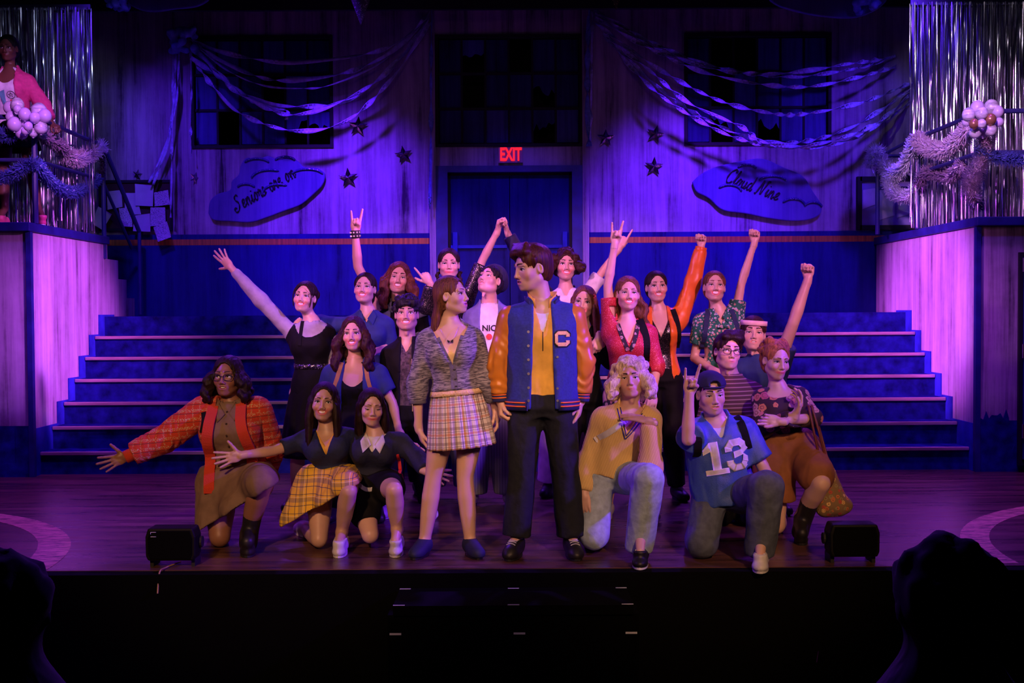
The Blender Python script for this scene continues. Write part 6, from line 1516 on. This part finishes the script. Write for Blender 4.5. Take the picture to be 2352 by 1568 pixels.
star(828, -32, 10.8, .37, 270, glitter('silver_glitter', (.16, .16, .19), (.9, .9, 1), 150, .12), 'large grey glitter star hanging at the top edge', grp='glitter stars hanging from above')
star(1415, -50, 10.8, .30, 270, glitter('gold_glitter', (.06, .045, .02), (.9, .7, .3), 150, .10), 'dark gold glitter star hanging at the top edge', grp='glitter stars hanging from above')
tag(box('trim_5', (-7, 12.0, WZ(20, 12.0)), (7, 12.06, 6.2), M_black), 'black border cloth above the set', kind='structure')
# notice boards
nb = empty('notice_board', at(318, 525, YB-.05), 'dark notice board on the wall covered in papers', 'notice board')
q0, q1 = at(235, 527, YB), at(392, 418, YB)
box('cork_panel', (q0[0], YB-.035, q0[2]), (q1[0], YB-.004, q1[2]), mat('dark_cork', (.055, .022, .02), .9), nb)
for (a, b_) in (((q0[0], YB-.05, q0[2]-.02), (q1[0], YB-.004, q0[2]+.01)), ((q0[0], YB-.05, q1[2]-.01), (q1[0], YB-.004, q1[2]+.02))): box('board_frame', a, b_, M_black, nb)
for a, b_ in ((q0[0]-.02, q0[0]), (q1[0], q1[0]+.02)): box('board_frame', (a, YB-.05, q0[2]-.02), (b_, YB-.004, q1[2]+.02), M_black, nb)
papers = [((245, 440), (278, 436), (282, 475), (248, 482), 'poster with faces on the upper left of the notice board'), ((286, 443), (312, 443), (325, 492), (288, 494), 'plain pale sheet on the middle of the notice board'), ((310, 422), (353, 426), (352, 474), (312, 472), 'creased grey sheet pinned at the top of the notice board'),
          ((354, 442), (386, 436), (391, 470), (356, 474), 'typed sheet at the upper right of the notice board'), ((345, 476), (379, 476), (381, 516), (346, 520), 'typed notice on the right of the notice board'), ((272, 478), (300, 477), (305, 521), (281, 520), 'small poster on the lower middle of the notice board'),
          ((308, 495), (344, 490), (346, 532), (306, 531), 'picture of a round head in the lower part of the board'), ((352, 522), (383, 508), (396, 545), (366, 556), 'curled typed sheet hanging off the corner of the board'), ((208, 512), (226, 474), (258, 492), (236, 528), 'tilted picture card at the left edge of the board')]
for i, (a, b_, c, d, lb) in enumerate(papers):
    y = YB-.052-.006*i; P = [at(*v, y) for v in (a, b_, c, d)]; N = 6; V = []
    for lay in (0, 1):
        for u in range(N+1):
            for v in range(N+1):
                s, t = u/N, v/N; q = (P[0]*(1-s)+P[1]*s)*(1-t)+(P[3]*(1-s)+P[2]*s)*t; q = q+A3((0, -.02*t*t*(2.5 if i == 7 else .6)-.004*math.sin(s*6+i)+.002*lay, 0)); V.append(q)
    K = (N+1)**2; F = [(l*K+u*(N+1)+v, l*K+(u+1)*(N+1)+v, l*K+(u+1)*(N+1)+v+1, l*K+u*(N+1)+v+1) for l in (0, 1) for u in range(N) for v in range(N)]
    o = mk('paper_notice', V, F, M_typed if i in (3, 4, 7, 5) else M_paper, None, True); tag(o, lb, 'paper', 'papers on the notice board')
nb = empty('notice_board', at(2038, 522, YB-.05), 'framed display board with torn posters on the right of the wall', 'notice board')
q0, q1 = at(1972, 522, YB), at(2110, 412, YB); box('backing', (q0[0], YB-.03, q0[2]), (q1[0], YB-.004, q1[2]), mat('lilac_board', (.25, .22, .42), .8), nb)
for a, b_ in ((q0[0]-.03, q0[0]+.02), (q1[0]-.02, q1[0]+.03)): box('board_frame', (a, YB-.06, q0[2]-.03), (b_, YB-.004, q1[2]+.03), M_black, nb)
for a, b_ in ((q0[2]-.03, q0[2]+.02), (q1[2]-.02, q1[2]+.03)): box('board_frame', (q0[0], YB-.06, a), (q1[0], YB-.004, b_), M_black, nb)
for (x0, y0, x1, y1, lb) in ((1982, 432, 2010, 480, 'torn poster at the left of the right display board'), (2020, 432, 2055, 505, 'pale poster in the middle of the right display board'), (2060, 440, 2095, 500, 'pale poster at the right end of the display board')):
    a, b_ = at(x0, y1, YB-.04), at(x1, y0, YB-.04); b = MB(); b.prism([a, (b_[0], a[1], a[2]+.05), (b_[0], a[1], b_[2]), (a[0], a[1], b_[2]-.02)], (0, .003, 0)); tag(b.build('paper_notice', M_paper), lb, 'paper', 'posters on the right display board')
# foil fringe curtains
M_fringe = mat('silver_foil_fringe', (.75, .75, .82), .24, 1, vary=.1)
def fringe(x0, x1, ztop, zbot, Y, lb, seed):
    root = empty('foil_curtain', ((x0+x1)/2, Y, zbot), lb, 'curtain'); box('header_strip', (x0, Y-.01, ztop-.02), (x1, Y+.01, ztop+.03), M_fringe, root); r = random.Random(seed); V = []; F = []
    n = int((x1-x0)/.0050)
    for i in range(n):
        x = x0+(x1-x0)*(i+r.random())/n; w = r.uniform(.003, .006); a = r.uniform(0, math.pi); da = r.uniform(-3.5, 3.5); y = Y+r.uniform(-.05, .05); k = 16; zz = zbot+r.uniform(-.03, .12)*(r.random() < .5); ph = r.random()*6; b0 = len(V); dr = r.gauss(0, .015)
        for j in range(k+1):
            t = j/k; z = ztop+(zz-ztop)*t; an = a+da*t+.5*math.sin(t*9+ph); xx = x+dr*t+.004*math.sin(t*7+ph); V += [(xx-w*math.cos(an), y-w*math.sin(an), z), (xx+w*math.cos(an), y+w*math.sin(an), z)]
        F += [(b0+2*j, b0+2*j+1, b0+2*j+3, b0+2*j+2) for j in range(k)]
    o = mk('foil_strips', V, np.array(F), M_fringe, root); o['kind'] = 'stuff'
XA = at(212, 300, 11.3)[0]; XB_ = at(2090, 300, 11.3)[0]
fringe(XA-1.25, XA, WZ(12, 11.3), DZ+DT+.01, 11.3, 'silver foil fringe curtain behind the left balcony', 3); fringe(XB_, XB_+1.45, WZ(12, 11.3), DZ+DT+.01, 11.3, 'silver foil fringe curtain behind the right balcony', 5)
# balcony rails
def rail(pts, r, name, root): b = MB(); b.tube(pts, r, 8); return b.build(name, M_rail, root)
ZR = DZ+DT
rl = empty('balcony_railing', (XL, Y1, ZR), 'dark blue metal railing of the left balcony', 'railing')
c1 = at(78, 268, 10.02); c2 = at(236, 335, 11.75); xw = XL-.03
rail([(XL-1.2, 10.02, c1[2]), (c1[0], 10.02, c1[2])], .022, 'top_rail', rl); rail([(c1[0], 10.02, c1[2]), (c2[0], 11.75, c2[2])], .022, 'top_rail', rl)
m1, m2 = at(78, 367, 10.02), at(234, 413, 11.75)
rail([(XL-1.2, 10.02, m1[2]), (m1[0], 10.02, m1[2])], .018, 'mid_rail', rl); rail([m1, m2], .018, 'mid_rail', rl)
rail([(c1[0], 10.02, ZR), (c1[0], 10.02, c1[2]+.02)], .026, 'post', rl); rail([(c2[0], 11.75, 2.0), (c2[0], 11.75, c2[2]+.02)], .024, 'post', rl)
rail([(c1[0]-1.0, 10.02, ZR), (c1[0]-1.0, 10.02, c1[2]+.02)], .024, 'post', rl)
rail([(c2[0], 11.78, c2[2]), at(320, 532, 12.5)], .024, 'stair_rail', rl); rail([(c2[0], 11.78, at(235, 425, 11.75)[2]), at(303, 570, 12.5)], .018, 'stair_rail', rl); rail([at(320, 530, 12.5), A3((at(320, 530, 12.5)[0], 12.5, 1.42))], .02, 'post', rl)
rr_ = empty('balcony_railing', (XR, Y1, ZR), 'dark blue metal railing of the right balcony', 'railing')
c1 = at(2300, 252, 10.02); c0 = at(2250, 256, 10.15); c2 = at(2005, 350, 12.0)
rail([(XR+1.3, 10.02, c1[2]), (c0[0], 10.1, c1[2])], .022, 'top_rail', rr_); rail([(c0[0], 10.1, c1[2]), at(2120, 312, 11.2)], .022, 'top_rail', rr_)
rail([at(2035, 352, 12.0), at(2085, 325, 11.6)], .018, 'top_rail', rr_); rail([at(2015, 358, 12.1), at(2100, 358, 12.1)], .018, 'mid_rail', rr_)
rail([(XR+1.3, 10.02, at(2300, 350, 10.02)[2]), at(2245, 350, 10.1)], .02, 'mid_rail', rr_); rail([at(2245, 352, 10.1), at(2100, 402, 11.4)], .02, 'mid_rail', rr_)
rail([(c0[0], 10.1, ZR), (c0[0], 10.1, c1[2]+.02)], .024, 'post', rr_); a = at(2016, 355, 12.1); rail([(a[0], 12.1, ZR), a], .024, 'post', rr_); a = at(2108, 330, 11.3); rail([(a[0], 11.3, ZR), a], .024, 'post', rr_); rail([at(2016, 432, 12.1), at(2100, 432, 11.8)], .018, 'mid_rail', rr_)
# tinsel garlands
def tinselmat(name, c):
    return mat(name, c, .28, .1, vary=.5, sc=60)
T_ = {'pink': tinselmat('pink_tinsel', (.95, .60, .72)), 'pearl': tinselmat('iridescent_tinsel', (.80, .78, .98)), 'blue': tinselmat('blue_tinsel', (.10, .13, .48)), 'dark': tinselmat('dark_tinsel', (.30, .20, .30))}
def tinsel(pts, R_, m, lb, seed, n=2600, grp='tinsel garlands on the railings'):
    r = np.random.RandomState(seed); P = np.array(catmull([A3(q) for q in pts], 20)); L = len(P); V = []; i = r.randint(0, L-1, n); t = r.rand(n)[:, None]; c = P[i]*(1-t)+P[np.minimum(i+1, L-1)]*t; tg = P[np.minimum(i+1, L-1)]-P[i]; tg /= np.linalg.norm(tg, axis=1)[:, None]+1e-9
    d = r.normal(size=(n, 3)); d -= (d*tg).sum(1)[:, None]*tg*.75; d /= np.linalg.norm(d, axis=1)[:, None]; ln = R_*(.55+.6*r.rand(n))[:, None]; s = np.cross(d, tg+.01); s /= np.linalg.norm(s, axis=1)[:, None]; w = .0040
    e = c+d*ln+r.normal(size=(n, 3))*.006; m_ = (c+e)/2+r.normal(size=(n, 3))*.006
    V = np.stack([c-s*w, c+s*w, m_-s*w, m_+s*w, e-s*w*.6, e+s*w*.6], 1).reshape(-1, 3); b = np.arange(n)[:, None]*6; F = np.concatenate([b+np.array([0, 1, 3, 2]), b+np.array([2, 3, 5, 4])])
    root = empty('tinsel_garland', P[0], lb, 'garland', grp); o = mk('tinsel_strands', V, F, T_[m], root); o['kind'] = 'stuff'; bb = MB(); bb.tube(P[::4], .006, 5); bb.build('core_wire', T_[m], root)
def g(*a): return [at(x, y, Y) for x, y, Y in a]
tinsel(g((0, 305, 9.95), (20, 312, 9.95), (45, 295, 9.95)), .07, 'blue', 'blue tinsel garland at the far left of the left railing', 1, 900)
tinsel(g((0, 410, 9.95), (30, 400, 9.95), (75, 375, 9.95), (100, 400, 10.3), (140, 435, 10.8), (180, 440, 11.2), (225, 410, 11.6)), .07, 'blue', 'dark blue tinsel garland along the lower left rail', 2, 3600)
tinsel(g((85, 300, 10.0), (120, 325, 10.5), (150, 345, 10.9)), .07, 'dark', 'dark tinsel garland below the left balloons', 3, 1100)
tinsel(g((145, 352, 10.9), (175, 366, 11.1), (205, 355, 11.4), (235, 335, 11.7)), .09, 'pink', 'pale pink tinsel garland on the left upper rail', 4, 1900)
tinsel(g((230, 350, 11.7), (235, 385, 11.72), (228, 412, 11.7)), .06, 'dark', 'dark tinsel hanging from the left railing corner', 5, 800)
tinsel(g((2000, 385, 12.0), (2006, 352, 12.0), (2022, 352, 12.0), (2032, 380, 11.95), (2055, 398, 11.8), (2085, 375, 11.5), (2108, 318, 11.2)), .10, 'pearl', 'iridescent tinsel garland at the end of the right railing', 6, 4200)
tinsel(g((2108, 315, 11.2), (2130, 340, 11.0), (2165, 345, 10.8), (2200, 325, 10.5), (2222, 298, 10.3)), .095, 'pink', 'pink tinsel garland swagged on the right upper rail', 7, 3400)
tinsel(g((2040, 405, 11.9), (2050, 440, 11.7), (2085, 452, 11.5), (2110, 430, 11.3)), .08, 'pearl', 'silver speckled tinsel under the right garland', 8, 2200)
tinsel(g((2112, 425, 11.2), (2130, 395, 11.1), (2180, 405, 10.8), (2210, 380, 10.4)), .08, 'dark', 'dark tinsel garland on the right lower rail', 9, 2200)
tinsel(g((2265, 318, 10.0), (2262, 350, 10.0), (2240, 395, 10.0), (2228, 425, 10.0), (2240, 468, 9.98)), .095, 'pink', 'pink tinsel garland hanging below the right balloons', 10, 3400)
tinsel(g((2240, 345, 10.0), (2290, 362, 9.98), (2350, 368, 9.98)), .07, 'blue', 'thin blue tinsel along the far right rail', 11, 1500)
# balloons
M_bal = mat('lilac_balloon', (.66, .56, .78), .28, vary=.08, sc=3); M_bal2 = mat('marbled_balloon', (.62, .60, .66), .3, vary=.5, sc=26, strech=(.4, 1, 2)); M_balg = mat('bronze_balloon', (.40, .20, .10), .25, .4)
def balloons(cx, cy, Y, lst, lb):
    root = empty('balloon_cluster', at(cx, cy, Y), lb, 'balloons'); u = Y/2600
    for (x, y, r, dy, m) in lst:
        c = at(x, y, Y+dy); n, k = 16, 10; V = []; rr = r*u
        for i in range(k+1):
            a = math.pi*i/k; q = rr*math.sin(a)*(1-.06*math.cos(a)); z = rr*1.08*math.cos(a)
            for j in range(n): V.append(c+A3((q*math.cos(2*math.pi*j/n), q*math.sin(2*math.pi*j/n), z)))
        F = [(i*n+j, i*n+(j+1) % n, (i+1)*n+(j+1) % n, (i+1)*n+j) for i in range(k) for j in range(n)]
        o = mk('balloon', V, F, m, root, True); b = MB(); b.tube([c-A3((0, 0, rr*1.05)), c-A3((0, 0, rr*1.2))], [.004, .010], 8); b.build('knot', m, o)
A_, B_, C__ = M_bal, M_bal2, M_balg
balloons(65, 275, 9.88, [(22, 247, 14, .05, A_), (40, 240, 15, .0, B_), (40, 250, 9, -.08, A_), (57, 262, 14, -.08, A_), (25, 268, 12, 0, A_), (90, 255, 18, .02, B_), (103, 266, 15, -.06, A_), (33, 285, 16, -.06, A_), (62, 280, 14, 0, A_), (80, 270, 12, -.1, A_), (94, 292, 15, -.04, B_), (65, 290, 10, -.14, A_), (50, 305, 14, 0, A_), (76, 305, 10, -.04, B_), (58, 300, 9, -.12, A_)], 'cluster of lilac balloons on the left railing corner')
balloons(2257, 275, 9.88, [(2245, 247, 16, .02, A_), (2277, 246, 17, .04, B_), (2225, 263, 15, 0, B_), (2255, 260, 14, -.08, B_), (2292, 256, 13, 0, A_), (2237, 284, 11, -.10, C__), (2275, 274, 13, -.08, C__), (2220, 280, 10, .04, A_), (2255, 284, 10, -.12, B_), (2295, 280, 10, 0, A_), (2275, 298, 14, -.04, B_), (2240, 303, 14, 0, B_), (2258, 305, 11, .04, A_)], 'cluster of marbled and bronze balloons on the right railing corner')
# lockers in the platform fronts
def locker(xa, xb, lb, side):
    y = Y1-.17; z0, z1 = .06, 1.92; root = empty('locker', ((xa+xb)/2, y, z0), lb, 'locker'); fr = MB(); fr.box((xa, y-.012, z0), (xa+.03, y+.024, z1)); fr.box((xb-.03, y-.012, z0), (xb, y+.024, z1)); fr.box((xa+.03, y-.012, z1-.03), (xb-.03, y+.024, z1)); fr.box((xa+.03, y-.012, z0), (xb-.03, y+.024, z0+.03)); fr.build('locker_frame', M_black, root)
    dr = box('locker_door', (xa+.035, y-.02, z0+.33 if False else z0+.05), (xb-.035, y+.01, z1-.035), M_navy, root); bevel(dr, .006)
    for zc in (1.55, .42):
        for k in range(4): b = MB(); b.box((xa+.11, y-.030, zc+.05*k), (xb-.11, y-.0205, zc+.05*k+.018)); b.build('vent', M_stringer, dr)
    hx = xa+.10 if side > 0 else xb-.10; S = box('latch_plate', (hx-.055, y-.034, .92), (hx+.055, y-.0205, 1.10), M_metal, dr); bevel(S, .015, 3); 
    for zc in (.3, 1.0, 1.75): b = MB(); e = xa+.03 if side > 0 else xb-.03; b.tube([(e, y-.028, zc), (e, y-.028, zc+.12)], .010, 8); b.build('hinge', M_metal, root)
xl = at(2320, 800, Y1)[0]; locker(xl, xl+.62, 'blue metal locker with louvred vents set in the right platform front', 1)
xl = at(4, 800, Y1)[0]; locker(xl-.62, xl, 'blue metal locker at the far left edge of the left platform front', -1)
# stage monitors
def monitor(px, py, w, lb, mark):
    Y = 6.42; c = at(px, py, Y); root = empty('stage_monitor', (c[0], Y, 0), lb, 'speaker'); hw = w*Y/5200; z0, z1 = .04, .225
    b = MB(); pr = [(-hw*.96, z0+.03), (-hw*.88, z0), (hw*.88, z0), (hw*.96, z0+.03), (hw*.97, z1-.05), (hw*.86, z1), (-hw*.86, z1), (-hw*.97, z1-.05)]; b.prism([(c[0]+x, Y-.10, z) for x, z in pr], (0, .13, 0)); o = b.build('cabinet', M_blackgloss, root); bevel(o, .012, 3)
    b = MB(); b.prism([(c[0]+x*.88, Y-.108, .132+(z-.132)*.84) for x, z in pr], (0, .0085, 0)); b.build('grille', M_pit, root)
    for sx in (-1, 1):
        b = MB(); b.tube([(c[0]+sx*hw*.98, Y, .13), (c[0]+sx*hw*1.07, Y, .13)], .032, 14); b.build('knob', M_black, root)
        b = MB(); b.box((c[0]+sx*hw*.80-.010, Y-.06, 0), (c[0]+sx*hw*.80+.010, Y+.06, z0+.008)); b.build('foot', M_black, root)
    b = MB(); b.box((c[0]-hw*.9, Y-.02, .004), (c[0]+hw*.9, Y+.02, .018)) if False else None
    if mark: b = MB(); x = c[0]-hw*.72; b.tube([(x+.03, Y-.112, .205), (x, Y-.112, .205), (x, Y-.112, .195)], .0016, 4); b.tube([(x, Y-.112, .18), (x+.03, Y-.112, .18)], .0016, 4); b.build('badge', M_tape, root)
monitor(403, 1257, 118, 'black stage monitor on the floor edge at the left', 1); monitor(1952, 1250, 118, 'black stage monitor on the floor edge at the right', 0)
b = MB(); a = at(392, 1300, 6.36); b.tube(catmull([(a[0]+.03, 6.45, .008), (a[0]+.012, 6.38, .008), (a[0]-.01, 6.30, .008), (a[0]-.01, 6.19, .006), (a[0]-.01, 6.15, -.1)], 5), .0045, 6); tag(b.build('cable', mat('pale_cable', (.5, .3, .15), .5)), 'thin cable trailing from the left stage monitor', 'cable')
# audience heads close to the camera
M_sil = mat('shadowed_hair', (.006, .005, .006), .9, vary=.4, sc=40)
def audience(px, py, r, Y, lb, sx=1.):
    c = at(px, py, Y); root = empty('person', (c[0], Y, -1.3), lb, 'person', ) ; u = r*Y/2600; S = Shape()
    S.ell(c, (u*sx, u*1.15, u*1.12), None, .02); S.ell(c-A3((0, .03, u*1.1)), (u*.62, u*.6, u*.5), None, .04); S.cone(c-A3((0, 0, u*.9)), c-A3((0, 0, u*1.9)), u*.55, u*.62, .05); S.cone(c-A3((u*1.7, 0, u*2.6)), c-A3((-u*1.7, 0, u*2.6)), u*.62, u*.62, .08); S.cone(c-A3((0, 0, u*2.2)), c-A3((0, 0, u*5.)), u*1.2, u*1.3, .1)
    for sg in (-1, 1): S.ell(c+A3((sg*u*sx*.98, .0, -u*.25)), (u*.10, u*.16, u*.26), None, .01)
    surf('body', S, .018, cl('dark_clothes', (.008, .008, .010)), root); H = Shape(); H.ell(c+A3((0, -.012, u*.10)), (u*sx*1.05, u*1.22, u*1.12), None, .02); rr = random.Random(px)  # head, neck and clothes all near-black: silhouette shade put into the colour
    for k in range(40): d = nrm([rr.gauss(0, 1), rr.gauss(0, 1), abs(rr.gauss(0, 1))]); H.ell(c+A3((0, -.01, u*.1))+d*A3((u*sx, u*1.15, u*1.05)), (u*.17,)*3, None, .02)
    surf('hair', H, .014, M_sil, root, .006, 60)
audience(2180, 1375, 118, 2.6, 'dark silhouette of an audience head at the lower right', 1.0); audience(-10, 1395, 108, 2.6, 'dark silhouette of an audience head at the lower left', 1.1)
b = MB(); a = at(1880, 1495, 3.4); b.prism([a, a+A3((.018, 0, -.035)), a+A3((-.005, 0, -.035))], (0, .004, 0)); tag(b.build('red_scrap', mat('red_cloth_scrap', (.5, .01, .02), .7)), 'tiny red scrap catching light in the dark audience', 'scrap')
